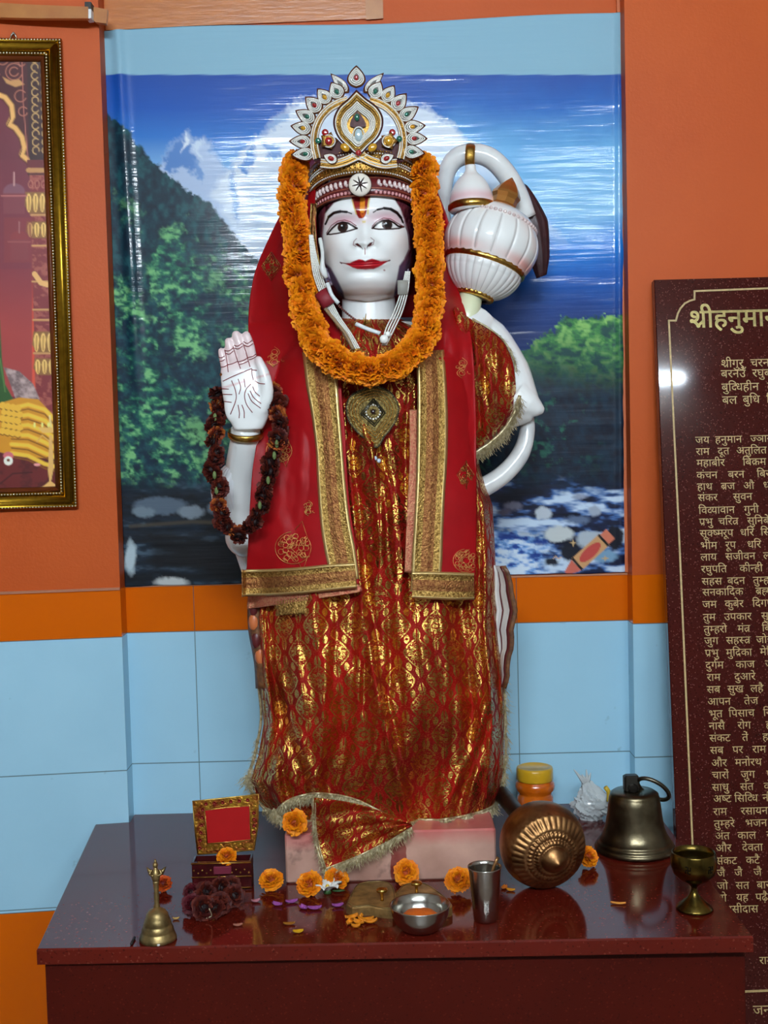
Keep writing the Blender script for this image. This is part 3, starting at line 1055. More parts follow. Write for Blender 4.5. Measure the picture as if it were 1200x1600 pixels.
b.ball(hk + np.array([0, .002, .006]), 0.003)
b.build('hanging_hook', STEEL, fr)

# ------------------------------------------------------------------ engraved stone tablet leaning on the wall at the right
pl_top, pl_low = P(1022, 437, YW - 0.030), P(1057, 1300, 2.244)
pdir = unit(pl_low - pl_top)                      # downwards along the slab
pdir = unit(np.array([0.0, pdir[1], pdir[2]]))
pn = unit(np.array([0, pdir[2], -pdir[1]]))       # towards the camera
if pn[1] > 0:
    pn = -pn
PLEN = pl_top[2] / -pdir[2]


def PQ(px, py, o=0.0):
    """pixel -> (a across, b down) on the tablet's face"""
    d = ray(px, py)
    t = ((pl_top - CAMP) @ pn) / (d @ pn)
    w = CAMP + d * t - pl_top
    return w[0], w @ pdir


def PW(a, bb, o):
    return pl_top + np.array([1.0, 0, 0]) * a + pdir * bb + pn * o


G_PLQ = granite_mat('flecked_maroon_granite', (62, 19, 15), (112, 66, 60), 0.05, 0.055, 520)
plq = thing('stone_tablet', 'tall maroon granite tablet engraved with golden Devanagari verses, leaning on the wall', 'tablet', (pl_top[0] + .31, pl_top[1] - .12, 0))
b = MB()
b.prism([(0, 0), (0.62, 0), (0.62, PLEN - .002), (0, PLEN - .002)], 0.022, to=lambda x, y, h: PW(x, y, h - 0.022), chamfer=0.0015)
b.build('slab', G_PLQ, plq, smooth=False)
GILT = mat('gilt_paint', (206, 176, 118), 0.5, 0.0, var=0.3, vscale=120)
GILT2 = mat('bright_gilt_paint', (226, 204, 130), 0.35, 0.35, var=0.3, vscale=150)
b = MB()


def pline(pts, w):
    q = [np.array(PQ(*p)) if len(p) == 2 else np.array(p[:2]) for p in pts]
    for A, B in zip(q[:-1], q[1:]):
        d = unit(B - A); nn = np.array([-d[1], d[0]]) * w / 2
        e = d * w * .35
        V = [PW(*(A - e + nn), .0003), PW(*(B + e + nn), .0003), PW(*(B + e - nn), .0003), PW(*(A - e - nn), .0003),
             PW(*(A - e + nn), .0009), PW(*(B + e + nn), .0009), PW(*(B + e - nn), .0009), PW(*(A - e - nn), .0009)]
        b.add(V, [(0, 1, 2, 3), (7, 6, 5, 4), (0, 4, 5, 1), (1, 5, 6, 2), (2, 6, 7, 3), (3, 7, 4, 0)])


arc = [(1057 + 27 - 27 * math.cos(t) * 1.0, 500 - 31 * math.sin(t)) for t in np.linspace(0, PI / 2, 8)]
pline([(1240, 449), (1085, 455), (1085, 468)], .0034)
pline([(1085, 468), (1078, 470), (1070, 474), (1063, 482), (1059, 490), (1056, 501), (1045, 501)], .0034)
pline([(1045, 501), (1062, 860), (1082, 1320), (1092, 1530)], .0034)
pline([(1092, 1552), (1240, 1546)], .004)
b.build('border_line', GILT, plq, smooth=False)

# Devanagari lettering: glyph outlines come from Blender's own font, laid out by a small shaper
_gl = {}


def glyph(ch):
    if ch in _gl:
        return _gl[ch]
    def geo(s):
        cu = bpy.data.curves.new('g', 'FONT'); cu.body = s; cu.size = 1; cu.resolution_u = 3
        o = bpy.data.objects.new('g', cu); COL.objects.link(o)
        dg = bpy.context.evaluated_depsgraph_get()
        me = o.evaluated_get(dg).to_mesh()
        v = np.array([(q.co.x, q.co.y) for q in me.vertices]).reshape(-1, 2)
        f = [tuple(q.vertices) for q in me.polygons]
        bpy.data.objects.remove(o); bpy.data.curves.remove(cu)
        return v, f
    v, f = geo(ch)
    marks = 'ुूेैोौंँृ्'
    if ch in marks and ch not in 'ोौ':
        adv = 0.0
    else:
        v2, _ = geo(ch + '\u0928')
        adv = (v2[:, 0].max() - 0.569) if len(v2) else 0.3
    if ch in 'ोौ':
        v2, _ = geo(ch + '\u0928'); adv = v2[:, 0].max() - 0.569
    _gl[ch] = (v, f, adv)
    return _gl[ch]


def clip_right(v, f, x):
    """keep what lies left of x"""
    import bmesh
    bm = bmesh.new()
    vs = [bm.verts.new((a, c, 0)) for a, c in v]
    for q in f:
        try:
            bm.faces.new([vs[i] for i in q])
        except ValueError:
            pass
    bmesh.ops.bisect_plane(bm, geom=bm.verts[:] + bm.edges[:] + bm.faces[:], plane_co=(x, 0, 0), plane_no=(1, 0, 0), clear_outer=True)
    bm.verts.index_update()
    r = np.array([(q.co.x, q.co.y) for q in bm.verts]).reshape(-1, 2), [tuple(w.index for w in q.verts) for q in bm.faces]
    bm.free()
    return r


HAL = '\u094d'
RA = '\u0930'


def shape(text):
    """text -> list of (verts, faces) in em units, total width"""
    out = []
    x = 0.0
    i = 0
    cons = lambda c: '\u0915' <= c <= '\u0939'
    while i < len(text):
        c = text[i]
        if c == ' ':
            x += 0.42; i += 1; continue
        if not cons(c):
            v, f, a = glyph(c); out.append((v + [x, 0], f)); x += a; i += 1; continue
        cl = [c]; i += 1
        while i + 1 < len(text) and text[i] == HAL and cons(text[i + 1]):
            cl.append(text[i + 1]); i += 2
        signs = []
        while i < len(text) and not cons(text[i]) and text[i] != ' ' and ('\u0900' <= text[i] <= '\u094f') and not ('\u0904' <= text[i] <= '\u0914'):
            signs.append(text[i]); i += 1
        reph = len(cl) > 1 and cl[0] == RA
        if reph:
            cl = cl[1:]
        rakar = len(cl) > 1 and cl[-1] == RA
        if rakar:
            cl = cl[:-1]
        if '\u093f' in signs:
            v, f, a = glyph('\u093f'); out.append((v + [x, 0], f)); x += a
        for h in cl[:-1]:
            v, f, a = glyph(h)
            cut = a - 0.185 if h not in '\u0926\u0937\u0939\u0915' else a * .72
            v, f = clip_right(v, f, cut)
            out.append((v + [x, 0], f)); x += cut - 0.02
        v, f, a = glyph(cl[-1])
        out.append((v + [x, 0], f))
        if rakar:
            xe = x + (a * .52 if cl[-1] == '\u0915' else a - 0.14)
            out.append((np.array([(xe, .20), (xe, .29), (xe - .26, .06), (xe - .22, .0)]), [(0, 1, 2, 3)]))
        x += a
        for s in signs:
            if s == '\u093f':
                continue
            v, f, a = glyph(s)
            out.append((v + [x, 0], f)); x += a
        if reph:
            pts = [(x - .18, .62), (x - .22, .74), (x - .14, .86), (x - .03, .84), (x - .0, .76)]
            for A, B in zip(pts[:-1], pts[1:]):
                A, B = np.array(A), np.array(B); d = unit(B - A); nn = np.array([-d[1], d[0]]) * .035
                out.append((np.array([A + nn, B + nn, B - nn, A - nn]), [(0, 1, 2, 3)]))
    return out, x


def write(words, size, mb, bold=0.0, th=0.0007):
    """words: list of (pixel x of the left edge, pixel y of the headline, text)"""
    for px, py, t in words:
        a0, b0 = PQ(px, py)
        sh, w = shape(t)
        for v, f in sh:
            for dx, dy in (((0, 0),) if not bold else ((-bold, -bold), (bold, -bold), (-bold, bold), (bold, bold))):
                q = np.array([PW(a0 + (x + dx) * size, b0 + (.62 - y + dy) * size, th) for x, y in v])
                mb.add(q, f)


rows = [
    (1136, 600 - 35, ((1126, 'श्रीगुरु'), (1172, 'चरन सरोज'))), (0, 581, ((1126, 'बरनउँ'), (1175, 'रघुबर'))), (0, 602, ((1127, 'बुद्धिहीन'), (1198, 'तनु'))), (0, 622, ((1128, 'बल'), (1160, 'बुधि'), (1197, 'विद्या'))),
    (0, 684, ((1086, 'जय'), (1117, 'हनुमान'), (1172, 'ज्ञान'))), (0, 702, ((1087, 'राम'), (1121, 'दूत'), (1150, 'अतुलित'))), (0, 720, ((1088, 'महाबीर'), (1160, 'बिक्रम'))), (0, 739, ((1088, 'कंचन'), (1137, 'बरन'), (1182, 'बिराज'))),
    (0, 757, ((1089, 'हाथ'), (1126, 'ब्रज'), (1161, 'औ'), (1192, 'ध्वजा'))), (0, 774, ((1090, 'संकर'), (1145, 'सुवन'))), (0, 794, ((1091, 'विद्यावान'), (1162, 'गुनी'))), (0, 812, ((1092, 'प्रभु'), (1122, 'चरित्र'), (1167, 'सुनिबे'))),
    (0, 830, ((1093, 'सूक्ष्म'), (1129, 'रूप'), (1156, 'धरि'), (1188, 'सिय'))), (0, 849, ((1094, 'भीम'), (1133, 'रूप'), (1167, 'धरि'))), (0, 867, ((1094, 'लाय'), (1133, 'सजीवन'), (1192, 'लखन'))), (0, 886, ((1095, 'रघुपति'), (1155, 'कीन्ही'))),
    (0, 905, ((1096, 'सहस'), (1136, 'बदन'), (1176, 'तुम्हरो'))), (0, 922, ((1097, 'सनकादिक'), (1180, 'ब्रह्म'))), (0, 941, ((1097, 'जम'), (1132, 'कुबेर'), (1175, 'दिगपाल'))), (0, 961, ((1098, 'तुम'), (1131, 'उपकार'), (1189, 'सुग्रीव'))),
    (0, 980, ((1099, 'तुम्हरो'), (1152, 'मंत्र'), (1190, 'बिभी'))), (0, 998, ((1100, 'जुग'), (1134, 'सहस्त्र'), (1181, 'जोजन'))), (0, 1017, ((1101, 'प्रभु'), (1134, 'मुद्रिका'), (1187, 'मेलि'))), (0, 1036, ((1102, 'दुर्गम'), (1149, 'काज'), (1195, 'जगत'))),
    (0, 1055, ((1104, 'राम'), (1147, 'दुआरे'))), (0, 1074, ((1104, 'सब'), (1136, 'सुख'), (1172, 'लहै'))), (0, 1093, ((1105, 'आपन'), (1162, 'तेज'))), (0, 1112, ((1107, 'भूत'), (1138, 'पिसाच'), (1192, 'निकट'))),
    (0, 1131, ((1107, 'नासै'), (1152, 'रोग'), (1196, 'हरै'))), (0, 1150, ((1108, 'संकट'), (1159, 'तें'), (1191, 'हनुमान'))), (0, 1169, ((1109, 'सब'), (1144, 'पर'), (1175, 'राम'))), (0, 1189, ((1111, 'और'), (1148, 'मनोरथ'))),
    (0, 1208, ((1112, 'चारों'), (1157, 'जुग'), (1197, 'पर'))), (0, 1227, ((1112, 'साधु'), (1156, 'संत'), (1193, 'के'))), (0, 1245, ((1114, 'अष्ट'), (1147, 'सिद्धि'), (1191, 'नौ'))), (0, 1265, ((1114, 'राम'), (1157, 'रसायन'))),
    (0, 1284, ((1115, 'तुम्हरे'), (1164, 'भजन'))), (0, 1303, ((1117, 'अंत'), (1152, 'काल'), (1197, 'रघु'))), (0, 1322, ((1118, 'और'), (1159, 'देवता'))), (0, 1342, ((1118, 'संकट'), (1165, 'कटै'))), (0, 1361, ((1120, 'जै'), (1147, 'जै'), (1177, 'जै'))),
    (0, 1381, ((1120, 'जो'), (1149, 'सत'), (1182, 'बार'))), (0, 1400, ((1118, 'जो'), (1150, 'यह'), (1180, 'पढ़ै'))), (0, 1418, ((1122, 'तुलसीदास'),)), (0, 1499, ((1186, 'राम'),)), (0, 1575, ((1176, 'जन्म'),)),
]
lts = {'engraved_couplets': MB(), 'engraved_verses': MB(), 'engraved_footer': MB()}
for _, y, ws in rows:
    lt = lts['engraved_couplets' if y < 640 else ('engraved_verses' if y < 1450 else 'engraved_footer')]
    sz = 0.0228 if y < 630 else (0.0205 if y < 1560 else .026)
    write([(x, y + (x - 1100) * -.025 - 1.5, t) for x, t in ws], sz, lt)
for nm_, lt in lts.items():
    lt.build(nm_, GILT, plq, smooth=False)
lt = MB()
write([(1076, 487, 'श्रीहनुमान')], 0.0505, lt, bold=0.012)
lt.build('engraved_heading', GILT2, plq, smooth=False)
# ------------------------------------------------------------------ marble statue
YC = 2.19                                  # depth of the figure's axis
MARBLE = paint_mat('painted_marble', 0.24, coat=0.35, spec=0.4)
st = thing('deity_statue', 'white marble monkey-faced deity statue with raised palm, draped in red and gold cloth', 'statue', tuple(P(600, 1380, YC)[:2]) + (ZT,))
WHITE = np.array(lin(236, 238, 236))


def voxel_join(mb, voxel, smooth_n=3):
    """fuse overlapping closed shapes into one continuous skin; returns verts, faces"""
    me = bpy.data.meshes.new('tmp')
    me.from_pydata(np.concatenate(mb.v).tolist(), [], mb.f)
    o = bpy.data.objects.new('tmp', me)
    COL.objects.link(o)
    m = o.modifiers.new('r', 'REMESH'); m.mode = 'VOXEL'; m.voxel_size = voxel
    s = o.modifiers.new('s', 'SMOOTH'); s.factor = 0.5; s.iterations = smooth_n
    dg = bpy.context.evaluated_depsgraph_get()
    e = o.evaluated_get(dg).to_mesh()
    V = np.zeros(len(e.vertices) * 3)
    e.vertices.foreach_get('co', V)
    F = [tuple(p.vertices) for p in e.polygons]
    bpy.data.objects.remove(o)
    bpy.data.meshes.remove(me)
    return V.reshape(-1, 3), F


body = MB()
# ---- head: a lofted, sculpted and painted surface. Local units are photo pixels at the head's depth.
HY = 2.17
HF = 2.082                                 # depth of the face itself
hs = S(HF)
HC = P(571, 385, HF)
HC[1] = HY
HUx, HUz = np.array([1.0, 0, 0]) * hs, np.array([0, 0, -1.0]) * hs


def w2uv(px, py):
    return (px - 571) - .025 * (py - 385), (py - 385) + .025 * (px - 571)


def z2uv(pts):
    return [w2uv(480 + a / 5.925, 270 + b / 5.925) for a, b in pts]


HW = [(-168, 2, 2), (-160, 26, 26), (-145, 46, 48), (-120, 66, 70), (-90, 78, 86), (-60, 80, 92), (-30, 79, 92), (0, 76, 91), (20, 72, 92), (40, 66, 93), (55, 59, 91), (66, 50, 86), (74, 38, 76), (79, 24, 60), (82, 8, 40)]
nv, nu = 330, 420
vs = np.linspace(-168, 82, nv)
tt = np.linspace(-1, 1, nu, endpoint=False)
th = PI * np.sign(tt) * np.abs(tt) ** 1.5          # denser towards the face (th = 0)
Wv = np.interp(vs, [a for a, _, _ in HW], [b for _, b, _ in HW])
Dv = np.interp(vs, [a for a, _, _ in HW], [c for _, _, c in HW])
k = np.ones(9) / 9
Wv = np.convolve(np.pad(Wv, 4, 'edge'), k, 'valid'); Dv = np.convolve(np.pad(Dv, 4, 'edge'), k, 'valid')
sx = np.sign(np.sin(th)) * np.abs(np.sin(th)) ** 0.86
cx_ = np.sign(np.cos(th)) * np.abs(np.cos(th)) ** 0.92
U = 2 + np.outer(Wv, sx)
V_ = np.repeat(vs[:, None], nu, 1)
Dp = np.outer(Dv, cx_)                              # forward depth, px units
front = np.clip(np.cos(th) * 2.2, 0, 1)[None, :] * np.ones_like(U)
gs = lambda u0, v0, su, sv: np.exp(-((U - u0) / su) ** 2 - ((V_ - v0) / sv) ** 2)
disp = 0
disp = disp + 15 * gs(2, 26, 44, 30)                # muzzle
disp = disp + 5 * gs(2, 8, 26, 16)
disp = disp - 5 * gs(-40, 28, 14, 24) - 5 * gs(46, 26, 14, 24)        # folds at the cheeks' inner edge
disp = disp + 6 * gs(-48, -4, 22, 18) + 6 * gs(52, -6, 22, 18)        # cheekbones
disp = disp - 9 * gs(-33, -33, 27, 15) - 9 * gs(36, -35, 27, 15)      # sockets
disp = disp + 7.5 * gs(-33, -32, 16, 9.5) + 7.5 * gs(36, -34, 16, 9.5)    # eyeballs
disp = disp + 3.5 * gs(-33, -52, 30, 7) + 3.5 * gs(37, -54, 30, 7)    # brows
ridge = 9 * np.exp(-((U - 0) / (8 + np.clip(V_ + 50, 0, 60) * .06)) ** 2) * smooth(-58, -10, V_) * (1 - smooth(1, 10, V_))
disp = disp + ridge + 5 * gs(0, -3, 9, 8) + 5.5 * gs(-13, -1, 7, 6.5) + 5.5 * gs(13, -2, 7, 6.5)   # nose with small wings
disp = disp - 4.5 * gs(-8, 5, 5, 4) - 4.5 * gs(9, 4, 5, 4)
disp = disp - 1.6 * np.exp(-((U - 1) / 2.6) ** 2) * smooth(6, 10, V_) * (1 - smooth(17, 22, V_))
# lips: two soft ridges either side of the mouth line, which curves up at the corners
mc = 28.6 + .8 - 0.0034 * (U - 2) ** 2 - .02 * (U - 2)
lipw = np.clip(1 - ((U - 2) / 37) ** 2, 0, 1)
disp = disp + lipw * (4.2 * np.exp(-((V_ - mc + 4.2) / 3.6) ** 2) + 5.0 * np.exp(-((V_ - mc - 5.0) / 4.2) ** 2) - 2.6 * np.exp(-((V_ - mc) / 1.4) ** 2))
disp = disp - 3.5 * gs(2, 43, 24, 5) + 5 * gs(2, 56, 30, 12)          # hollow under the lip, chin
Dp = Dp + disp * front
G = HC + U[..., None] * HUx + V_[..., None] * HUz + Dp[..., None] * np.array([0, -1, 0]) * hs
# painting of the face, in the same local units
fp = Paint(U, V_, (240, 242, 240))
lum = fbm(U / 30 + 3, V_ / 30, 3)
blush = np.clip(gs(-33, -40, 30, 10) + gs(36, -42, 30, 10), 0, 1)
fp.mix(blush * .9, (206, 160, 172))
fp.mix(np.clip(gs(-56, -2, 18, 30) + gs(60, -4, 18, 30), 0, 1) * .25, (214, 176, 164))
fp.mix(smooth(44, 78, V_) * .35, (206, 168, 156))
L = lambda *p: z2uv(p)
hair = 1 - poly_mask(U, V_, L((165, 370), (148, 450), (136, 550), (140, 700), (160, 800), (215, 860), (270, 960), (330, 1080), (380, 1400), (760, 1400), (810, 1060), (832, 950), (850, 850), (905, 770), (945, 680), (938, 560), (900, 430), (856, 330), (790, 232), (590, 205), (400, 230), (250, 285)), 2.5)
hcol = np.stack([np.interp(fbm(U / 4 + V_ / 30, V_ / 14, 3), [.3, .7], [lin(*c)[q] for c in ((48, 14, 22), (104, 44, 56))]) for q in range(3)], -1)
fp.mix(hair, hcol)
fp.mix(hair * smooth(0, 40, V_) * .5, (128, 106, 140))
fp.line(L((165, 370), (148, 450), (136, 550), (140, 700), (160, 800)), 2, (150, 96, 104), 2, .7)
fp.line(L((900, 430), (938, 560), (945, 680), (905, 770)), 2, (120, 70, 84), 1.5, .8)
fp.line(L((860, 400), (925, 520), (945, 640)), 1.3, (90, 40, 52), 1, .8)
for sg, up_, lo, ic, crease, brow in (
        (-1, [(185, 553), (235, 505), (280, 474), (330, 464), (380, 476), (425, 503), (462, 528)], [(400, 545), (340, 558), (280, 562), (220, 562)], (333, 508),
         [(178, 540), (225, 480), (285, 450), (350, 446), (405, 466), (455, 503)], [(168, 455), (200, 402), (250, 376), (310, 371), (370, 380), (415, 396)]),
        (1, [(603, 528), (650, 480), (700, 453), (750, 448), (800, 466), (840, 492), (890, 488)], [(850, 510), (790, 524), (730, 531), (660, 534)], (737, 488),
         [(602, 510), (645, 458), (705, 430), (770, 434), (830, 464), (888, 486)], [(612, 386), (650, 362), (710, 347), (770, 350), (830, 376), (865, 410), (884, 448)])):
    outline = z2uv(up_ + lo)
    fp.fill(outline, (226, 226, 222), .8)
    em = poly_mask(U, V_, outline, .8)
    cu_, cv_ = z2uv([ic])[0]
    fp.mix(np.clip((8.3 - np.hypot(U - cu_, (V_ - cv_))) / .9 + .5, 0, 1) * em, (44, 20, 16))
    fp.mix(np.clip((4.2 - np.hypot(U - cu_, (V_ - cv_))) / .9 + .5, 0, 1) * em, (6, 4, 5))
    fp.mix(np.clip((1.2 - np.hypot(U - cu_ + 1.5, (V_ - cv_ + 2.0))) / .9 + .5, 0, 1) * em, (220, 220, 220))
    fp.line(z2uv(up_), 3.2, (26, 8, 10), 1)
    fp.line(z2uv([up_[-1]] + lo + [up_[0]]), 2.4, (40, 12, 14), 1)
    fp.line(z2uv(crease), 1.6, (110, 40, 50), 1, .95)
    bm_ = 0
    for i in range(len(brow) - 1):
        t = i / (len(brow) - 2)
        wdt = 1.6 + 3.2 * math.sin(PI * min(1, .2 + .8 * (t if sg < 0 else 1 - t)))
        bm_ = np.maximum(bm_, line_mask(U, V_, z2uv(brow[i:i + 2]), wdt, 1))
    fp.mix(bm_, (18, 12, 16))
fp.fill(L((440, 683), (470, 678), (500, 702), (520, 735), (498, 716), (468, 704)), (74, 14, 18), 1)
fp.fill(L((552, 728), (560, 700), (585, 676), (612, 668), (592, 697), (566, 712)), (74, 14, 18), 1)
fp.line(L((460, 628), (437, 652), (430, 688), (455, 704)), 1.1, (120, 40, 44), 1, .9)
fp.line(L((590, 625), (620, 650), (612, 688), (575, 708)), 1.1, (120, 40, 44), 1, .9)
fp.line(L((536, 725), (538, 778)), 1.4, (150, 60, 60), 1, .8)
fp.fill(L((318, 830), (360, 842), (400, 846), (445, 834), (482, 824), (515, 830), (540, 843), (565, 832), (600, 820), (640, 828), (680, 836), (758, 818), (722, 846), (690, 872), (655, 893), (615, 908), (540, 914), (470, 908), (425, 893), (390, 870), (355, 848)), (178, 20, 34), 1.2)
fp.line(L((318, 832), (380, 852), (430, 862), (485, 866), (540, 870), (600, 864), (650, 856), (700, 845), (758, 818)), 1.2, (84, 4, 14), 1)
fp.line(L((308, 826), (322, 838)), 1.6, (90, 30, 34), 1)
fp.line(L((752, 822), (764, 814)), 1.6, (90, 30, 34), 1)
fp.fill(L((405, 225), (590, 212), (578, 270), (562, 340), (545, 400), (528, 432), (505, 440), (480, 436), (458, 402), (434, 325)), (140, 26, 22), 1.2)
fp.fill(L((492, 256), (508, 250), (526, 252), (536, 262), (534, 380), (522, 394), (504, 394), (490, 380)), (226, 138, 28), 1.2)
fp.line(L((500, 400), (515, 425), (530, 400)), 3, (196, 84, 26), 1.2)
fp.line(L((418, 268), (436, 340), (456, 402)), 1.7, (222, 190, 110), 1)
fp.line(L((575, 262), (566, 320), (562, 398)), 2.4, (224, 202, 130), 1)
fp.fill(L((508, 462), (545, 460), (540, 482), (514, 484)), (226, 206, 150), 1)
fp.disc(*z2uv([(712, 910)])[0], 1.6, 1.3, (150, 96, 92), 1, .8)
fp.mix(np.repeat((np.cos(th) < -.05)[None, :], nv, 0).astype(float), (58, 18, 26))
body.grid(G, cv=True, col=fp.c, flip=False)
b0 = body.n - nv * nu
body.f.append([b0 + (nv - 1) * nu + j for j in range(nu)]); body.m.append(0)

# ---- ears hanging beside the jaw, painted purple-grey
for ez, s in (((206, 905), -1), ((884, 880), 1)):
    e = w2uv(480 + ez[0] / 5.925, 270 + ez[1] / 5.925)
    c = HC + e[0] * HUx + e[1] * HUz + np.array([0, -.040, 0])
    ph = np.linspace(0, PI, 19); tq = np.arange(24) * 2 * PI / 24
    Lx = np.outer(np.sin(ph), np.cos(tq)) * 10.5 * hs
    Ly = np.outer(np.sin(ph), np.sin(tq)) * 9 * hs
    Lz = np.outer(np.cos(ph), np.ones(24)) * 17 * hs
    rr = np.hypot(np.sin(ph)[:, None] * np.cos(tq)[None], np.cos(ph)[:, None] * np.ones(24)[None])
    t = np.clip(np.sin(rr * 9) * .5 + .5, 0, 1)
    ec = np.array(lin(70, 44, 74)) * (1 - t[..., None]) + np.array(lin(180, 170, 190)) * t[..., None]
    body.grid(np.stack([Lx, Ly, Lz], -1) + c, cv=True, col=ec)

# ---- neck, trunk, raised right forearm with its hand, left arm: one fused skin
lim = MB()
A = lambda x, y, Y: P(x, y, Y)
lim.tube([A(575, 430, 2.17), A(576, 470, 2.165), A(577, 500, 2.165), A(578, 530, 2.17)], [.048, .047, .049, .055], 28)
tr = [(505, .085, .075), (530, .105, .09), (580, .125, .105), (680, .13, .11), (800, .135, .11), (950, .14, .115), (1100, .145, .12), (1285, .145, .12)]
lim.tube([A(585, y, YC) for y, _, _ in tr], [a for _, a, _ in tr], 36, squash=(1, .62))
SHc, EL, WR = A(448, 575, 2.25), A(384, 838, 2.19), A(383, 690, 2.09)
lim.tube(catmull([SHc, A(420, 700, 2.27), EL], 10), np.linspace(.042, .034, 10), 18)
lim.tube([EL, A(376, 790, 2.165), A(377, 740, 2.13), WR, A(384, 668, 2.078)], [.034, .0335, .030, .0262, .0255], 18)
lim.ball(EL, .038, 16, 12)
# hand: palm built as a rounded slab, fingers as jointed tapering chains
HYd = 2.062
h_ = lambda x, y, o=0.0: A(x, y, HYd + o)
pl = [(672, 388.5, 22, 15), (662, 389, 27, 16), (648, 388.5, 33, 17), (630, 387, 36.5, 17), (610, 384, 37, 16), (592, 381, 36, 14), (578, 379.5, 35, 13), (570, 379, 33, 9)]
Gp = []
for y, x, w, d in pl:
    c = h_(x, y)
    q = np.arange(28) * 2 * PI / 28
    ssx = np.sign(np.cos(q)) * np.abs(np.cos(q)) ** .7
    ssy = np.sign(np.sin(q)) * np.abs(np.sin(q)) ** .8
    Gp.append(c + np.outer(ssx * w * S(HYd), (1, 0, .025)) + np.outer(ssy * d * S(HYd), (0, 1, 0)))
Gp = np.array(Gp)
lim.grid(Gp, cv=True)
bb = lim.n - Gp.shape[0] * 28
lim.f.append([bb + j for j in range(28)]); lim.f.append([bb + (len(pl) - 1) * 28 + j for j in range(28)][::-1])
lim.m += [0, 0]
lim.ball(h_(402, 634, -.010), (.017, .012, .027), 18, 14)            # ball of the thumb
lim.ball(h_(362, 634, -.007), (.013, .010, .028), 18, 14)            # heel of the palm
fing = [((355, 590), (350, 566), (346, 549), 7.0), ((368, 584), (362, 552), (357, 534), 7.8), ((382, 580), (375, 540), (369, 523), 8.2), ((396, 580), (391, 543), (385, 524), 8.0)]
for (bx, by), (mx, my), (tx, ty), r in fing:
    r *= S(HYd)
    pts = catmull([h_(bx, by + 8), h_(bx, by), h_(mx, my, -.003), h_(tx, ty, -.002)], 12)
    lim.tube(pts, np.interp(np.linspace(0, 1, 12), [0, .25, .4, .55, .7, .85, 1], [1.0, 1.02, .98, 1.0, .94, .93, .84]) * r, 14)
    lim.ball(h_(tx, ty, -.002), r * .85, 12, 10)
tp = catmull([h_(408, 640, -.008), h_(417, 616, -.012), h_(414, 588, -.014), h_(404, 562, -.012)], 12)
lim.tube(tp, np.interp(np.linspace(0, 1, 12), [0, .5, .75, 1], [12, 10, 8.4, 6.4]) * S(HYd), 14)
lim.ball(tp[-1], 6.4 * S(HYd), 12, 10)
# left arm carrying the mace, elbow pushed out to the side
LA = catmull([A(712, 545, 2.20), A(752, 520, 2.235), A(790, 570, 2.23), A(818, 632, 2.19)], 14)
lim.tube([A(690, 560, 2.2), A(742, 512, 2.225), A(760, 492, 2.23)], [.055, .040, .022], 18)
lim.tube(LA, np.interp(np.linspace(0, 1, 14), [0, .3, .7, 1], [.036, .036, .037, .030]), 20)
lim.tube([A(806, 618, 2.19), A(828, 634, 2.185), A(842, 640, 2.185), A(850, 642, 2.185)], [.030, .024, .014, .005], 18)
lim.tube(catmull([A(826, 640, 2.19), A(800, 650, 2.20), A(760, 650, 2.21)], 10), [.021] * 10, 16)
lv, lf = voxel_join(lim, 0.0026, 4)
# soft painted blush at knuckles and finger joints, plain marble elsewhere
lpx, lpy = project(lv)
lc = np.ones((len(lv), 3)) * WHITE
def tint(m, rgb):
    global lc
    m = np.clip(m, 0, 1)[:, None]
    lc = lc * (1 - m) + np.array(lin(*rgb)) * m
onhand = (lpx > 330) & (lpx < 432) & (lpy > 505) & (lpy < 690) & (lv[:, 1] < 2.12)
fz = smooth(590, 560, lpy - (lpx - 380) * -.35) * onhand
tint(fz * .55, (224, 176, 176))
tint(onhand * smooth(3, 0, np.abs(lpy - (607 - (lpx - 345) * .3))) * .6, (214, 150, 150))
body.add(lv, lf, 0, lc)
bo = body.build('body', MARBLE, st)

# painted palm lines, knuckle bands and finger creases (thin strokes lying on the palm)
from mathutils.bvhtree import BVHTree
hbv = BVHTree.FromPolygons([tuple(v) for v in lv], lf)


def on_body(px, py, lift=0.0004):
    d = ray(px, py)
    d = d / np.linalg.norm(d)
    hit = hbv.ray_cast(Vector(CAMP), Vector(d))
    return None if hit[0] is None else np.array(hit[0]) + np.array(hit[1]) * lift


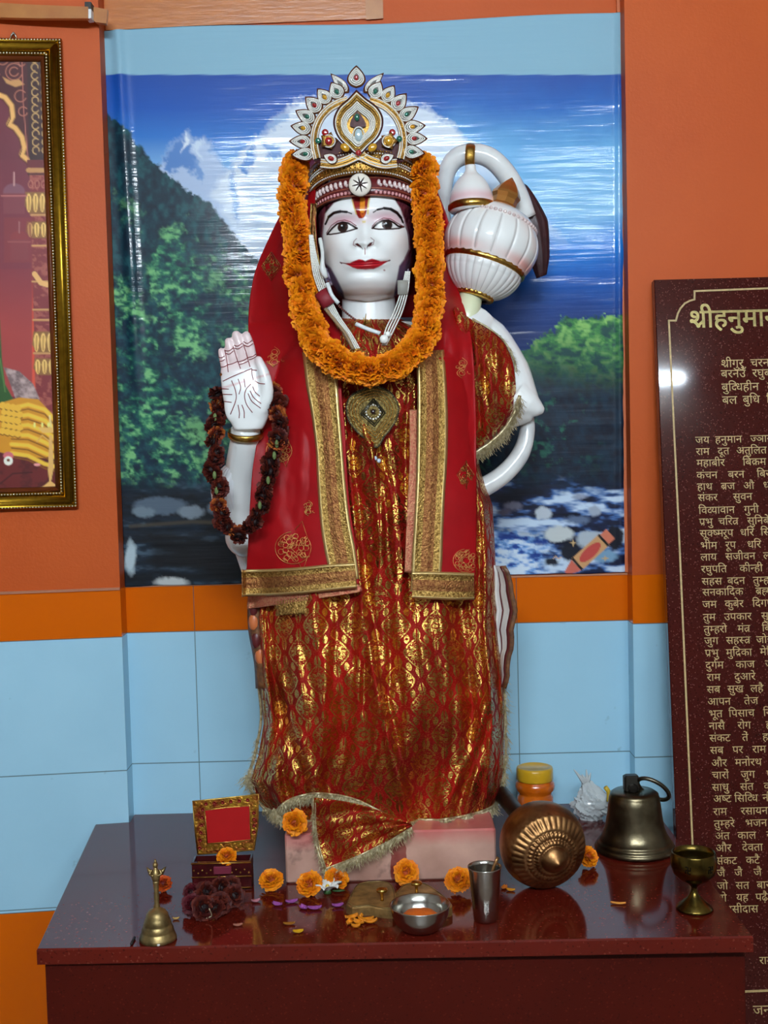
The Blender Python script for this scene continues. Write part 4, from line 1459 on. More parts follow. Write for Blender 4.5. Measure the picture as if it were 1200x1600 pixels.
REDL = mat('palm_line_red', (120, 16, 26), 0.4)
pm = MB()
Z2 = lambda x, y: (300 + x / 3.75, 440 + y / 3.75)
lines = [[(170, 590), (230, 560), (300, 530), (350, 510)], [(350, 510), (352, 545), (360, 580)], [(232, 580), (255, 640), (258, 690), (225, 778)], [(270, 570), (285, 620), (275, 660)], [(305, 570), (312, 620)],
         [(345, 600), (318, 630), (308, 670), (320, 720), (355, 768)], [(340, 640), (362, 680), (405, 715)], [(355, 615), (372, 650), (398, 672)], [(328, 655), (350, 700), (402, 742)], [(178, 628), (216, 630)], [(182, 660), (236, 662)], [(190, 702), (232, 708)],
         [(270, 722), (278, 770), (276, 800)], [(292, 722), (305, 760), (306, 800)], [(365, 580), (395, 596), (428, 600)], [(352, 518), (380, 520)], [(150, 440), (172, 446), (190, 436)], [(150, 462), (172, 466), (192, 456)], [(158, 502), (190, 498), (216, 484)],
         [(192, 404), (215, 406), (240, 390)], [(194, 420), (220, 424), (242, 406)], [(206, 490), (240, 480), (268, 466)], [(244, 372), (268, 378), (292, 362)], [(248, 390), (272, 394), (296, 378)], [(272, 470), (300, 462), (332, 444)], [(276, 488), (300, 480), (330, 466)],
         [(302, 352), (325, 362), (352, 344)], [(306, 372), (330, 380), (356, 364)], [(332, 444), (360, 436), (385, 416)], [(335, 458), (360, 450), (388, 432)], [(192, 400), (205, 470), (212, 530)], [(240, 380), (262, 450), (284, 510)], [(298, 360), (318, 420), (340, 500)]]
for ln in lines:
    q = catmull([Z2(*p) for p in ln], max(4, 4 * len(ln)))
    pts = [on_body(x, y) for x, y in q]
    pts = [p for p in pts if p is not None]
    if len(pts) > 2:
        ok = [pts[0]]
        for p in pts[1:]:
            if abs(p[1] - ok[-1][1]) < .006:
                ok.append(p)
        if len(ok) > 2:
            pm.tube(ok, 0.00075, 5)
pm.build('palm_lines', REDL, st)
bn = MB()
bn.lathe([(.029, -.006), (.031, -.003), (.031, .003), (.029, .006)], 32, A(384, 678, 2.08), axis=unit(A(384, 660, 2.075) - A(384, 700, 2.09)), rib=lambda i, r, z, t: np.ones_like(t), caps=False)
o = bn.build('bangle', GOLD, st); md = o.modifiers.new('t', 'SOLIDIFY'); md.thickness = .002
bn = MB(); bn.lathe([(.0084, -.003), (.0095, 0), (.0084, .003)], 20, h_(352, 585), axis=unit(h_(349, 566) - h_(352, 588)), caps=False)
o = bn.build('finger_ring', GOLD, st); md = o.modifiers.new('t', 'SOLIDIFY'); md.thickness = .001
# fluted white sash below the wrist
fl = MB()
nq = 44
prof = [(722, 384, 14), (735, 378, 22), (760, 372, 27), (790, 374, 26), (815, 380, 22), (850, 390, 16), (900, 400, 10)]
Gs = []
for y, x, w in catmull(prof, 26):
    q = np.linspace(-PI, PI, nq * 4, endpoint=False)
    rr = 1 + .05 * np.abs(np.sin(q * 15))
    Gs.append(A(x - 8, y, 2.128 + (y - 722) * .0006) + np.outer(np.sin(q) * rr * w * 1.22 * S(2.11), (1, 0, 0)) + np.outer(-np.cos(q) * rr * (.020 + w * .0007), (0, 1, 0)))
fl.grid(np.array(Gs), cv=True)
fl.build('fluted_sash', mat('fluted_marble', (232, 234, 236), 0.3, coat=.3), st)

# carved headband, painted dark red with white scallops, and its medallion
HBM = mat('headband_red', (92, 22, 26), 0.35, coat=.4, coatr=.15)
HBW = mat('headband_white', (216, 196, 192), 0.3, coat=.4)
HBP = mat('headband_pink', (214, 150, 152), 0.35, coat=.4)


def head_ring(px, py, lift, ang):
    """point around the head at angle ang (0 = front), band height read at the front in pixels"""
    return None


def band_pt(a, v, lift):
    """a: -1..1 around the forehead, v: height in local units at the middle (the band droops at the sides)"""
    vv_ = v + 22 * np.abs(a) ** 2.0
    thq = a * PI * .5
    w = np.interp(vv_, [q[0] for q in HW], [q[1] for q in HW]) + lift
    d = np.interp(vv_, [q[0] for q in HW], [q[2] for q in HW]) + lift
    s = np.sign(np.sin(thq)) * np.abs(np.sin(thq)) ** .86
    c = np.abs(np.cos(thq)) ** .92
    return HC + (2 + w * s) * HUx + vv_ * HUz - np.array([0, 1, 0]) * d * c * hs


hb = MB()
aa = np.linspace(-1, 1, 60)
ringp = [(-74, 3), (-76, 7), (-86, 8), (-95, 8), (-102, 8), (-105, 3)]
hb.grid(np.array([[band_pt(a, v, l) for v, l in ringp] for a in aa]))
o = hb.build('headband', HBM, st)
hw = MB(); hp = MB()
for k in range(-15, 16):
    a = k / 15.6
    if abs(a) > .12:
        p0 = band_pt(a, -95.5, 8.6)
        hw.ball(p0, (.0034, .0028, .0054), 8, 6)
        hw.ball(band_pt(a + .018, -91.5, 8.6), (.0025, .0026, .003), 8, 6)
for k in range(-21, 22):
    a = k / 21.5
    if abs(a) > .07:
        hp.box(band_pt(a, -79.5, 9.0), (.0052 * max(.35, math.cos(a * PI * .5)), .005, .0062), b=.0014)
hw.build('white_scallops', HBW, o)
hp.build('pink_beads', HBP, o)
rim = MB()
for v in (-86, -104, -75):
    rim.tube([band_pt(a, v, 8.4) for a in aa], .0014, 6)
rim.build('band_piping', mat('band_piping_copper', (150, 78, 60), .35, .3), o)
md_ = MB()
mc_ = P(562, 289, HY) + np.array([0, -(96 + 12) * hs, 0]) * 1.0
mc_[0] = P(562.5, 289, mc_[1])[0]; mc_[2] = P(562.5, 289, mc_[1])[2]
md_.lathe([(.0185, -.006), (.0195, 0), (.0185, .004), (.015, .006), (.006, .0066), (.0, .0067)], 28, mc_, axis=(0, -1, .02))
mo = md_.build('medallion', mat('medallion_ivory', (226, 218, 204), .25, coat=.5), o)
ms = MB()
for k in range(8):
    a = k * PI / 4 + .2
    d = np.array([math.cos(a), 0, math.sin(a)])
    ms.tube([mc_ + d * .003 + np.array([0, -.0072, 0]), mc_ + d * .009 + np.array([0, -.0072, 0]), mc_ + d * .0135 + np.array([0, -.0064, 0])], [.0014, .0011, .0004], 6)
ms.ball(mc_ + np.array([0, -.0072, 0]), .0028)
ms.lathe([(.0182, .0028), (.0198, .002), (.0182, .001)], 28, mc_, axis=(0, -1, .02), caps=False)
ms.build('star_inlay', mat('inlay_black', (46, 22, 20), .4), mo)

# ---- long tail: lower loop beside the hip, upper loop with tuft behind the mace
TAILM = mat('marble_plain', (236, 238, 236), 0.16, coat=.5, rgb2=(206, 208, 208), vscale=18)
tl = MB()
tl.tube(catmull([A(822, 640, 2.215), A(824, 672, 2.215), A(814, 708, 2.21), A(790, 738, 2.205), A(758, 760, 2.2), A(730, 770, 2.2)], 30), np.interp(np.linspace(0, 1, 30), [0, .4, 1], [.012, .0165, .0185]), 20)
to_ = tl.build('tail', TAILM, st)
tl = MB()
tb_ = catmull([A(712, 480, 2.27), A(702, 420, 2.29), A(696, 360, 2.29), A(694, 310, 2.29), A(698, 270, 2.285), A(712, 248, 2.28), A(737, 240, 2.275), A(764, 246, 2.275), A(788, 268, 2.28), A(808, 302, 2.29), A(822, 340, 2.30)], 60)
tl.tube(tb_, np.interp(np.linspace(0, 1, 60), [0, .4, .6, 1], [.010, .0125, .0185, .0195]), 22)
to_ = tl.build('tail_loop', TAILM, st)
tf = MB()
q = np.linspace(0, 1, 26)
path = catmull([A(800, 278, 2.30), A(818, 308, 2.31), A(834, 350, 2.312), A(842, 392, 2.315), A(846, 432, 2.317)], 26)
Gt = []
for p, t in zip(path, q):
    an = np.arange(30) * 2 * PI / 30
    w = np.interp(t, [0, .12, .5, .85, 1], [.004, .016, .026, .018, .010]) * (1 + .09 * np.cos(an * 9))
    Gt.append(p + np.outer(np.cos(an) * w, (.92, 0, .3)) + np.outer(np.sin(an) * w * .7, (0, 1, 0)))
tf.grid(np.array(Gt), cv=True)
for e in (0, 25):
    tf.f.append([e * 30 + j for j in range(30)][::(1 if e == 0 else -1)]); tf.m.append(0)
tf.build('tail_tuft', mat('tuft_brown', (58, 24, 28), .45, var=.4, vscale=60), to_)

# ---- mace over the shoulder
def img_dir(dx, dy, tilt=0.0):
    return unit(RIGHT * dx + UP * (-dy) - FWD * tilt)


mx_ = img_dir(.30, -.95, -.05)
s2 = S(2.235)
MC = A(766, 386, 2.235)
mace = MB()
NR_ = 240


def cpaint(i, n):
    pass


profm = [(27, -80), (30, -78), (40, -72), (50, -62), (58, -48), (61, -36), (62, -32), (66, -26), (71, -14), (74, 0), (73, 14), (69, 26), (63, 36), (60, 40), (57, 46), (48, 54), (36, 60), (26, 64)]
pf = catmull(profm, 70)
ribs = lambda i, r, z, t: (1 + (-.035 * np.clip(1 - np.abs(np.sin(t * 8)) * 3.2, 0, 1) if -26 < z / s2 < 38 else 0) + (.022 * np.abs(np.sin(t * 15)) if -74 < z / s2 < -40 else 0)) * np.ones_like(t)
t_ = np.arange(NR_) * 2 * PI / NR_
cc = np.zeros((70, NR_, 3))
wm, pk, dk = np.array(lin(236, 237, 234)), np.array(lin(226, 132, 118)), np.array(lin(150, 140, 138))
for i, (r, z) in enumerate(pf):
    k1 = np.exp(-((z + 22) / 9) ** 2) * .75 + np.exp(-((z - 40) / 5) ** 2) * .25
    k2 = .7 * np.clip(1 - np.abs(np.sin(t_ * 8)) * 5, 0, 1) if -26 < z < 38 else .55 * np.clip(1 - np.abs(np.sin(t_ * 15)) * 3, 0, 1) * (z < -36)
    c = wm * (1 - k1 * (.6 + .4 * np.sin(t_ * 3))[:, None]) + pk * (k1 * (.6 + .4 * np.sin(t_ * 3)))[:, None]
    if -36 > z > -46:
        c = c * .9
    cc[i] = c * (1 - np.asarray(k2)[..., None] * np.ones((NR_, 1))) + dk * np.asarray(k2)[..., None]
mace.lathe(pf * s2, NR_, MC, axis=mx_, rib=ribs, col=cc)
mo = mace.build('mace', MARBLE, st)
g = MB()
g.lathe(np.array([(61, -36), (64, -35), (65, -31), (64, -27), (62, -26)]) * s2, 90, MC, axis=mx_, caps=False, rib=lambda i, r, z, t: 1 + .012 * np.sin(t * 30))
g.build('gold_band', GOLD, mo)
g = MB(); g.lathe(np.array([(20, -84), (27, -84), (29.5, -81), (29.5, -78), (27, -75), (24, -74)]) * s2, 90, MC, axis=mx_, caps=False, rib=lambda i, r, z, t: 1 + .03 * np.sin(t * 22))
g.build('gold_collar', GOLD, mo)
g = MB()
e1 = unit(np.cross((0, 0, 1), mx_)); e2 = np.cross(mx_, e1)
for k in range(52):
    a = k * 2 * PI / 52
    g.ball(MC + mx_ * 41 * s2 + (e1 * math.cos(a) + e2 * math.sin(a)) * 60.5 * s2, 3.0 * s2, 8, 6)
g.build('rim_beads', HBW, mo)
g = MB(); g.lathe(np.array([(24, 62), (24, 66), (19, 70), (20, 78), (23, 84), (22, 88), (17, 96), (9, 106), (1, 114)]) * s2, 8, MC, axis=mx_)
g.build('gold_finial', mat('finial_gold', (196, 136, 70), .3, .8), mo, smooth=False)
g = MB(); g.tube([A(737, 452, 2.23), A(733, 480, 2.215), A(722, 540, 2.19)], [19 * s2, 18 * s2, 14 * s2], 24)
g.build('mace_handle', mat('handle_pale', (220, 224, 186), .25, coat=.4), mo)

# ---- bell-shaped charm strapped to the tail above the mace
bl = MB()
BC = A(737, 322, 2.215)
bax = img_dir(-.03, -1, .0)
bp = [(33, -8), (34, -4), (34, 4), (33, 12), (31, 20), (26, 32), (19, 42), (11, 50), (8, 56), (8, 62)]
pf = catmull(bp, 30)
cb = np.zeros((30, 64, 3))
for i, (r, z) in enumerate(pf):
    k = np.exp(-((z - 10) / 8) ** 2) * .6
    cb[i] = wm * (1 - k) + np.array(lin(224, 160, 168)) * k
bl.lathe(pf * s2, 64, BC, axis=bax, col=cb)
bo_ = bl.build('tail_bell', MARBLE, st)
g = MB(); g.lathe(np.array([(34, -7), (36.5, -5), (36.5, 1), (34, 4)]) * s2, 64, BC, axis=bax, caps=False); g.build('bell_band', GOLD, bo_)
g = MB()
sp_ = catmull([A(735, 268, 2.235), A(734, 250, 2.248), A(735, 232, 2.252), A(736, 226, 2.27), A(737, 230, 2.292)], 14)
g.tube(sp_, 7.5 * s2, 12, squash=(1, .35), ref=(0, -1, .01))
g.build('gold_strap', GOLD, bo_)

# ---- carved dhoti edges that show beside the robe
DH = mat('dhoti_marble', (214, 210, 204), .25, coat=.4)
DR = mat('dhoti_maroon', (84, 22, 24), .4)
DB = mat('dhoti_gold_brown', (116, 74, 40), .45, rgb2=(70, 40, 24), vscale=120)
dh = MB()
lft = [(884, 770, 790), (905, 770, 797), (930, 772, 804), (950, 772, 806), (985, 772, 803), (1010, 774, 800), (1040, 776, 796), (1075, 778, 789)]
for a_, b_, Yo, mi in ((0.05, .34, 0, 0), (.34, .44, -.002, 1), (.44, .74, -.001, 0), (.74, .84, -.003, 1), (.84, 1.0, -.001, 2)):
    Gd = []
    for y, xl, xr in catmull(lft, 20):
        Gd.append([A(xl + (xr - xl) * t + 1.6 * math.sin(y * .12) + .8 * math.sin(y * .31), y, 2.16 + Yo + .012 * math.sin(t * 5)) for t in np.linspace(a_, b_, 5)])
    dh.grid(np.array(Gd), mi=mi)
o = dh.build('carved_dhoti', [DH, DR, DB], st); md = o.modifiers.new('t', 'SOLIDIFY'); md.thickness = .004; md.offset = 1
dh = MB()
for mi, pts in ((2, [(940, 391, 410), (965, 391, 410), (990, 393, 412), (1015, 398, 414), (1040, 402, 418), (1075, 404, 420)]),):
    dh.grid(np.array([[A(xl + (xr - xl) * t, y, 2.15 - .01 * math.sin(t * PI)) for t in np.linspace(0, 1, 6)] for y, xl, xr in catmull(pts, 18)]), mi=mi)
for y, x in ((950, 392), (972, 392), (1000, 396), (1025, 402)):
    dh.ball(A(x + 5, y, 2.1405), (.0042, .0018, .010), 10, 8, mi=1 if y in (950, 1000) else 3)
o = dh.build('carved_dhoti_edge', [DH, DR, DB, mat('dhoti_orange', (196, 108, 60), .4)], st); md = o.modifiers.new('t', 'SOLIDIFY'); md.thickness = .006; md.offset = 1

# ---- marble block under the feet
PEDM, nt_, bs_ = new_mat('rose_marble')
tc_ = N(nt_, 'ShaderNodeTexCoord'); n1_ = N(nt_, 'ShaderNodeTexNoise', i_Scale=9.0, i_Detail=6); nt_.links.new(tc_.outputs['Object'], n1_.inputs['Vector'])
n2_ = N(nt_, 'ShaderNodeTexNoise', i_Scale=22.0, i_Detail=5); nt_.links.new(tc_.outputs['Object'], n2_.inputs['Vector'])
sx_ = N(nt_, 'ShaderNodeSeparateXYZ'); nt_.links.new(tc_.outputs['Object'], sx_.inputs[0])
c_ = mixc(nt_, math_(nt_, 'MULTIPLY_ADD', n1_.outputs[0], 2.4, -.7, clamp=True), lin(150, 108, 92), lin(212, 168, 150))
c_ = mixc(nt_, math_(nt_, 'MULTIPLY_ADD', n2_.outputs[0], 9.0, -5.6, clamp=True), c_, lin(110, 82, 74))
tp_ = math_(nt_, 'MULTIPLY_ADD', math_(nt_, 'ADD', sx_.outputs[2], math_(nt_, 'MULTIPLY', n2_.outputs[0], .03)), 30.0, -2.2, clamp=True)
c_ = mixc(nt_, math_(nt_, 'MULTIPLY', tp_, .8), c_, lin(196, 70, 76))
# vermilion that has run down the front
rx_ = math_(nt_, 'ABSOLUTE', math_(nt_, 'SUBTRACT', sx_.outputs[0], 0.028))
run = math_(nt_, 'LESS_THAN', rx_, math_(nt_, 'MULTIPLY_ADD', n2_.outputs[0], .030, -.005))
c_ = mixc(nt_, math_(nt_, 'MULTIPLY', run, .8), c_, lin(120, 10, 14))
nt_.links.new(c_, bs_.inputs['Base Color']); bs_.inputs['Roughness'].default_value = .32; bs_.inputs['Coat Weight'].default_value = .25
pb = MB()
pL, pR = T(447, 1381), T(776, 1372)
PZ = P(447, 1303, pL[1])[2]
pb.box(((pL[0] + pR[0]) / 2, pL[1] + .14, (ZT + PZ) / 2), (pR[0] - pL[0], .28, PZ - ZT), b=.003)
pb.build('pedestal', PEDM, st, smooth=False)
PED_F = pL[1]
# ------------------------------------------------------------------ brocade
def brocade(name, base=(158, 14, 8), base2=(108, 6, 6), goldc=(214, 168, 84), su=0.050, sv=0.098, density=1.0, grough=0.27):
    m, nt, bs = new_mat(name)
    uv = N(nt, 'ShaderNodeUVMap'); uv.uv_map = 'cloth'
    sx = N(nt, 'ShaderNodeSeparateXYZ'); nt.links.new(uv.outputs[0], sx.inputs[0])
    tc = uv.outputs[0]
    nz = N(nt, 'ShaderNodeTexNoise', i_Scale=34.0, i_Detail=3); nt.links.new(tc, nz.inputs['Vector'])
    nf = N(nt, 'ShaderNodeTexNoise', i_Scale=520.0, i_Detail=2); nt.links.new(tc, nf.inputs['Vector'])
    big = N(nt, 'ShaderNodeTexNoise', i_Scale=9.0, i_Detail=3); nt.links.new(tc, big.inputs['Vector'])
    u = math_(nt, 'DIVIDE', sx.outputs[0], su)
    v = math_(nt, 'DIVIDE', sx.outputs[1], sv)
    def cell(off_u, off_v):
        uu = math_(nt, 'ADD', u, off_u); vv = math_(nt, 'ADD', v, off_v)
        a = math_(nt, 'SUBTRACT', math_(nt, 'FRACT', uu), .5)
        b = math_(nt, 'SUBTRACT', math_(nt, 'FRACT', vv), .5)
        return a, b
    masks = []
    for ou, ov in ((0.0, 0.0), (0.5, 0.5)):
        a, b = cell(ou, ov)
        # flower head with petals, sitting in an almond leaf
        ang = math_(nt, 'ARCTAN2', math_(nt, 'MULTIPLY', a, 1.0), math_(nt, 'MULTIPLY', b, sv / su))
        rad = math_(nt, 'SQRT', math_(nt, 'ADD', math_(nt, 'MULTIPLY', a, a), math_(nt, 'MULTIPLY', math_(nt, 'MULTIPLY', b, b), (sv / su) ** 2)))
        pet = math_(nt, 'MULTIPLY_ADD', math_(nt, 'ABSOLUTE', math_(nt, 'COSINE', math_(nt, 'MULTIPLY', ang, 5.0))), .13, .16)
        fl = math_(nt, 'LESS_THAN', rad, pet)
        hole = math_(nt, 'LESS_THAN', math_(nt, 'ABSOLUTE', math_(nt, 'SUBTRACT', rad, .10)), .025)
        fl = math_(nt, 'MULTIPLY', fl, math_(nt, 'SUBTRACT', 1.0, hole))
        # pointed leaves above and below
        for db, hh, ww in ((.33, .15, .10), (-.33, .15, .10), (0.0, .30, .36)):
            bb = math_(nt, 'ABSOLUTE', math_(nt, 'SUBTRACT', b, db))
            w = math_(nt, 'MULTIPLY', math_(nt, 'SUBTRACT', 1.0, math_(nt, 'POWER', math_(nt, 'DIVIDE', bb, hh, clamp=True), 1.5)), ww)
            aa = math_(nt, 'ABSOLUTE', a)
            if ww > .3:
                rimm = math_(nt, 'GREATER_THAN', aa, math_(nt, 'SUBTRACT', w, .05))
                loose = math_(nt, 'GREATER_THAN', nf.outputs[0], .545)
                lf = math_(nt, 'MULTIPLY', math_(nt, 'LESS_THAN', aa, w), math_(nt, 'MAXIMUM', rimm, loose))
            else:
                lf = math_(nt, 'LESS_THAN', aa, w)
                lf = math_(nt, 'MULTIPLY', lf, math_(nt, 'GREATER_THAN', aa, .018))
            fl = math_(nt, 'MAXIMUM', fl, lf)
        # paired side sprigs
        sa_ = math_(nt, 'SUBTRACT', math_(nt, 'ABSOLUTE', a), .24)
        sb_ = math_(nt, 'SUBTRACT', math_(nt, 'ABSOLUTE', b), .26)
        e = math_(nt, 'ADD', math_(nt, 'POWER', math_(nt, 'DIVIDE', math_(nt, 'ABSOLUTE', sa_), .06), 2.0), math_(nt, 'POWER', math_(nt, 'DIVIDE', math_(nt, 'ABSOLUTE', sb_), .07), 2.0))
        fl = math_(nt, 'MAXIMUM', fl, math_(nt, 'LESS_THAN', e, 1.0))
        masks.append(fl)
    g = math_(nt, 'MAXIMUM', masks[0], masks[1])
    wear = math_(nt, 'GREATER_THAN', nz.outputs[0], .60 - .26 * density)
    thr = math_(nt, 'GREATER_THAN', nf.outputs[0], .40)
    g = math_(nt, 'MULTIPLY', g, math_(nt, 'MULTIPLY', wear, thr))
    c0 = mixc(nt, math_(nt, 'MULTIPLY_ADD', big.outputs[0], 3.0, -1.0, clamp=True), lin(*base2), lin(*base))
    # the ground also carries a thin gold weave
    weave = math_(nt, 'MULTIPLY', math_(nt, 'GREATER_THAN', nf.outputs[0], .60), .14)
    nt.links.new(mixc(nt, math_(nt, 'MAXIMUM', g, weave), c0, lin(*goldc)), bs.inputs['Base Color'])
    nt.links.new(math_(nt, 'MAXIMUM', g, math_(nt, 'MULTIPLY', weave, .6)), bs.inputs['Metallic'])
    nt.links.new(math_(nt, 'MULTIPLY_ADD', g, grough - .6, .6), bs.inputs['Roughness'])
    bs.inputs['Specular IOR Level'].default_value = .12
    b = N(nt, 'ShaderNodeBump', i_Strength=.8, i_Distance=.0016)
    nt.links.new(math_(nt, 'ADD', math_(nt, 'MULTIPLY', g, .7), math_(nt, 'MULTIPLY', nf.outputs[0], .8)), b.inputs['Height'])
    nt.links.new(b.outputs[0], bs.inputs['Normal'])
    return m


BROC = brocade('red_gold_brocade')
GLACE = mat('gold_lace', (222, 182, 104), .36, 1.0, rgb2=(120, 84, 40), vscale=260, bump=.6, bscale=420, detail=4)
GPIPE = mat('gold_piping', (226, 196, 130), .35, .8, bump=.2, bscale=500)
GDULL = mat('antique_lace_centre', (184, 132, 76), .4, .8, rgb2=(120, 64, 36), vscale=220, bump=.6, bscale=380, detail=4)
FRING = mat('metal_thread_fringe', (214, 202, 166), .4, .55, rgb2=(150, 130, 84), vscale=200)
PINKL = mat('copper_lace', (178, 84, 66), .4, .55, rgb2=(196, 140, 100), vscale=260, bump=.5, bscale=380)

# ------------------------------------------------------------------ robe: a draped column of cloth
RL = [(478, 560, .050), (492, 545, .06), (505, 505, .085), (525, 470, .10), (560, 440, .118), (620, 424, .128), (700, 420, .132), (800, 412, .134), (900, 402, .136), (960, 398, .138), (1050, 404, .138), (1130, 412, .138), (1180, 404, .136), (1222, 390, .132), (1250, 404, .128), (1275, 428, .124), (1300, 436, .122)]
RR = [(478, 598), (492, 612), (505, 640), (525, 680), (560, 724), (620, 738), (700, 744), (740, 752), (790, 770), (860, 774), (960, 777), (1000, 780), (1050, 785), (1100, 789), (1150, 788), (1200, 788), (1240, 781), (1275, 768), (1300, 764)]
ry = [a for a, _, _ in RL]


def robe_lr(y):
    return np.interp(y, ry, [b for _, b, _ in RL]), np.interp(y, [a for a, _ in RR], [b for _, b in RR]), np.interp(y, ry, [c for _, _, c in RL])


def robe_front(px, py):
    """smooth front depth of the robe at a pixel (no folds)"""
    xl, xr, d = robe_lr(py)
    t = np.clip(((px - xl) / (xr - xl)) * 2 - 1, -1, 1)
    return YC - d * np.cos(np.arcsin(np.clip(t, -1, 1) * .985)) ** .8


bx = [428, 445, 460, 490, 530, 560, 600, 640, 670, 700, 740, 770]
by = [1274, 1258, 1247, 1240, 1243, 1252, 1272, 1290, 1289, 1284, 1276, 1262]
nth, nrow = 460, 230
tht = np.linspace(-PI, PI, nth, endpoint=False)
tht = PI * np.sign(tht / PI) * np.abs(tht / PI) ** 1.15
Gx = np.zeros((nrow, nth, 3))
rs = np.random.RandomState(3)
UVr = np.zeros((nrow, nth, 2))
xf = (np.sin(tht) * .5 + .5)
pxb = 430 + xf * (768 - 430)
_yb = YC - .124 * np.sign(np.cos(tht)) * np.abs(np.cos(tht)) ** .8
_qx, ybot = project(np.stack([np.array([P(a, 1270, YC)[0] for a in pxb]), np.minimum(_yb, YC), np.full(nth, PZ + .002)], -1))
fold_ph = [(7, .3, .9), (11, 1.7, .7), (17, 4.0, .5), (27, 2.2, .35)]
for i in range(nrow):
    f = i / (nrow - 1)
    y = 478 + f * (ybot - 478)
    xl, xr, d = robe_lr(y)
    xl2, xr2, _ = robe_lr(y)
    cxp = (xl + xr) / 2
    hw_ = (xr - xl) / 2
    s = np.sin(tht)
    xp = cxp + hw_ * s
    amp = np.interp(y, [478, 520, 600, 760, 900, 1100, 1260, 1300], [.000, .001, .004, .008, .011, .013, .010, .006])
    ct = np.sign(np.cos(tht)) * np.abs(np.cos(tht)) ** .8
    fo = 0
    for n_, ph, w in fold_ph:
        fo = fo + w * np.sin(n_ * tht + ph + 1.1 * np.sin(y * .004 * n_ ** .5) + .5 * np.sin(y * .011 + n_))
    fo = fo * np.abs(np.cos(tht * .5)) ** .5
    # long swagged creases like the photo's
    def crease(pts, wid, dep):
        pp = np.array(pts, float)
        xc = np.interp(y, pp[:, 1], pp[:, 0])
        on = smooth(pp[0, 1] - 40, pp[0, 1] + 40, y) * (1 - smooth(pp[-1, 1] - 20, pp[-1, 1] + 40, y))
        dx = xp - xc
        return dep * on * (np.exp(-(dx / wid) ** 2) - .9 * np.exp(-((dx - wid * 1.1) / (wid * .9)) ** 2))
    cr = 0
    for pts, wid, dep in (([(565, 930), (590, 1080), (620, 1200), (645, 1290)], 9, .016), ([(418, 1030), (440, 1110), (468, 1190), (492, 1262)], 10, -.016), ([(778, 1020), (765, 1090), (735, 1180), (700, 1262)], 10, .014),
                          ([(560, 640), (600, 760), (612, 900)], 8, .010), ([(535, 600), (548, 760), (566, 930), (560, 1100)], 7, .009), ([(640, 600), (632, 760), (640, 950)], 8, -.009), ([(520, 960), (505, 1100), (500, 1240)], 8, .007),
                          ([(690, 950), (700, 1100), (690, 1260)], 9, .006), ([(600, 940), (600, 1050), (585, 1180), (560, 1250)], 8, .007), ([(756, 760), (758, 900), (770, 1100), (762, 1250)], 7, .014), ([(430, 1180), (440, 1250)], 7, .010), ([(595, 560), (585, 700), (590, 820)], 6, .009)):
        cr = cr + crease(pts, wid, dep)
    fr_ = (np.cos(tht) > 0) * np.clip(np.cos(tht) * 2, 0, 1)
    wr = (fbm(tht * 9 + 4, np.full_like(tht, f * 15), 4) - .5) * np.interp(f, [0, .12, 1], [.002, .012, .012])
    wr = wr + (fbm(tht * 26 + 9, np.full_like(tht, f * 22), 3) - .5) * .0045
    wld = np.array([P(a, b, YC) for a, b in zip(xp, y)])
    Yv = YC - (d * ct) - (fo * amp * (np.cos(tht) > -.3)) - cr * fr_ - wr * np.clip(np.cos(tht) + .6, 0, 1)
    belly = .022 * np.exp(-((y - 1080) / 140) ** 2) * np.clip(np.cos(tht), 0, 1)
    Yv = Yv - belly
    Yv = np.maximum(Yv, 1.95)
    wld = np.array([P(a, b, min(c, YC)) for a, b, c in zip(xp, y, Yv)])
    wld[:, 1] = Yv
    wld[:, 2] = np.maximum(wld[:, 2], PZ + .001)
    Gx[i] = wld
    arc_ = np.r_[0, np.cumsum(np.hypot(np.diff(xp * S(YC)), np.diff(YC - d * ct)))]
    UVr[i, :, 0] = tht * .145 + .003 * np.sin(y * .02)
    UVr[i, :, 1] = -y * S(YC)
# arc-like u from the middle row keeps the motif size steady
rb = MB().grid(Gx, cv=True, uv=UVr, flip=True)
robe = rb.build('robe', BROC, st)
robe_bvh = BVHTree.FromPolygons([tuple(v) for v in Gx.reshape(-1, 3)], [tuple(f) for f in rb.f])


def robe_hit(px, py, lift):
    d = ray(px, py); d = d / np.linalg.norm(d)
    h = robe_bvh.ray_cast(Vector(CAMP), Vector(d))
    if h[0] is None:
        return None
    return np.array(h[0]) - d * lift


# fringe along the hem
def fringe(mb, pts, n, length, spread, seed, th=.00055, mi=0, gather=0.0):
    rr = random.Random(seed)
    pts = np.array(pts)
    seg = np.r_[0, np.cumsum(np.linalg.norm(np.diff(pts, axis=0), axis=1))]
    for k in range(n):
        t = rr.random() * seg[-1]
        i = min(np.searchsorted(seg, t) - 1, len(pts) - 2); i = max(i, 0)
        u_ = (t - seg[i]) / (seg[i + 1] - seg[i] + 1e-9)
        p = pts[i] * (1 - u_) + pts[i + 1] * u_
        L_ = length * rr.uniform(.45, 1.15)
        d = np.array([rr.gauss(0, spread), -abs(rr.gauss(.25, .25)), -1.0]); d = unit(d)
        q = p + d * L_ * .5 + np.array([rr.gauss(0, .0015), rr.gauss(0, .001), 0])
        e = p + d * L_ + np.array([rr.gauss(0, .003), -abs(rr.gauss(0, .002)), rr.gauss(0, .001)])
        w = th * rr.uniform(.7, 1.6)
        for A_, B_, wa, wb in ((p, q, w, w), (q, e, w, w * .5)):
            mb.add([A_ + [wa, 0, 0], A_ + [-wa * .5, wa * .8, 0], A_ + [-wa * .5, -wa * .8, 0], B_ + [wb, 0, 0], B_ + [-wb * .5, wb * .8, 0], B_ + [-wb * .5, -wb * .8, 0]], [(0, 1, 4, 3), (1, 2, 5, 4), (2, 0, 3, 5)], mi)


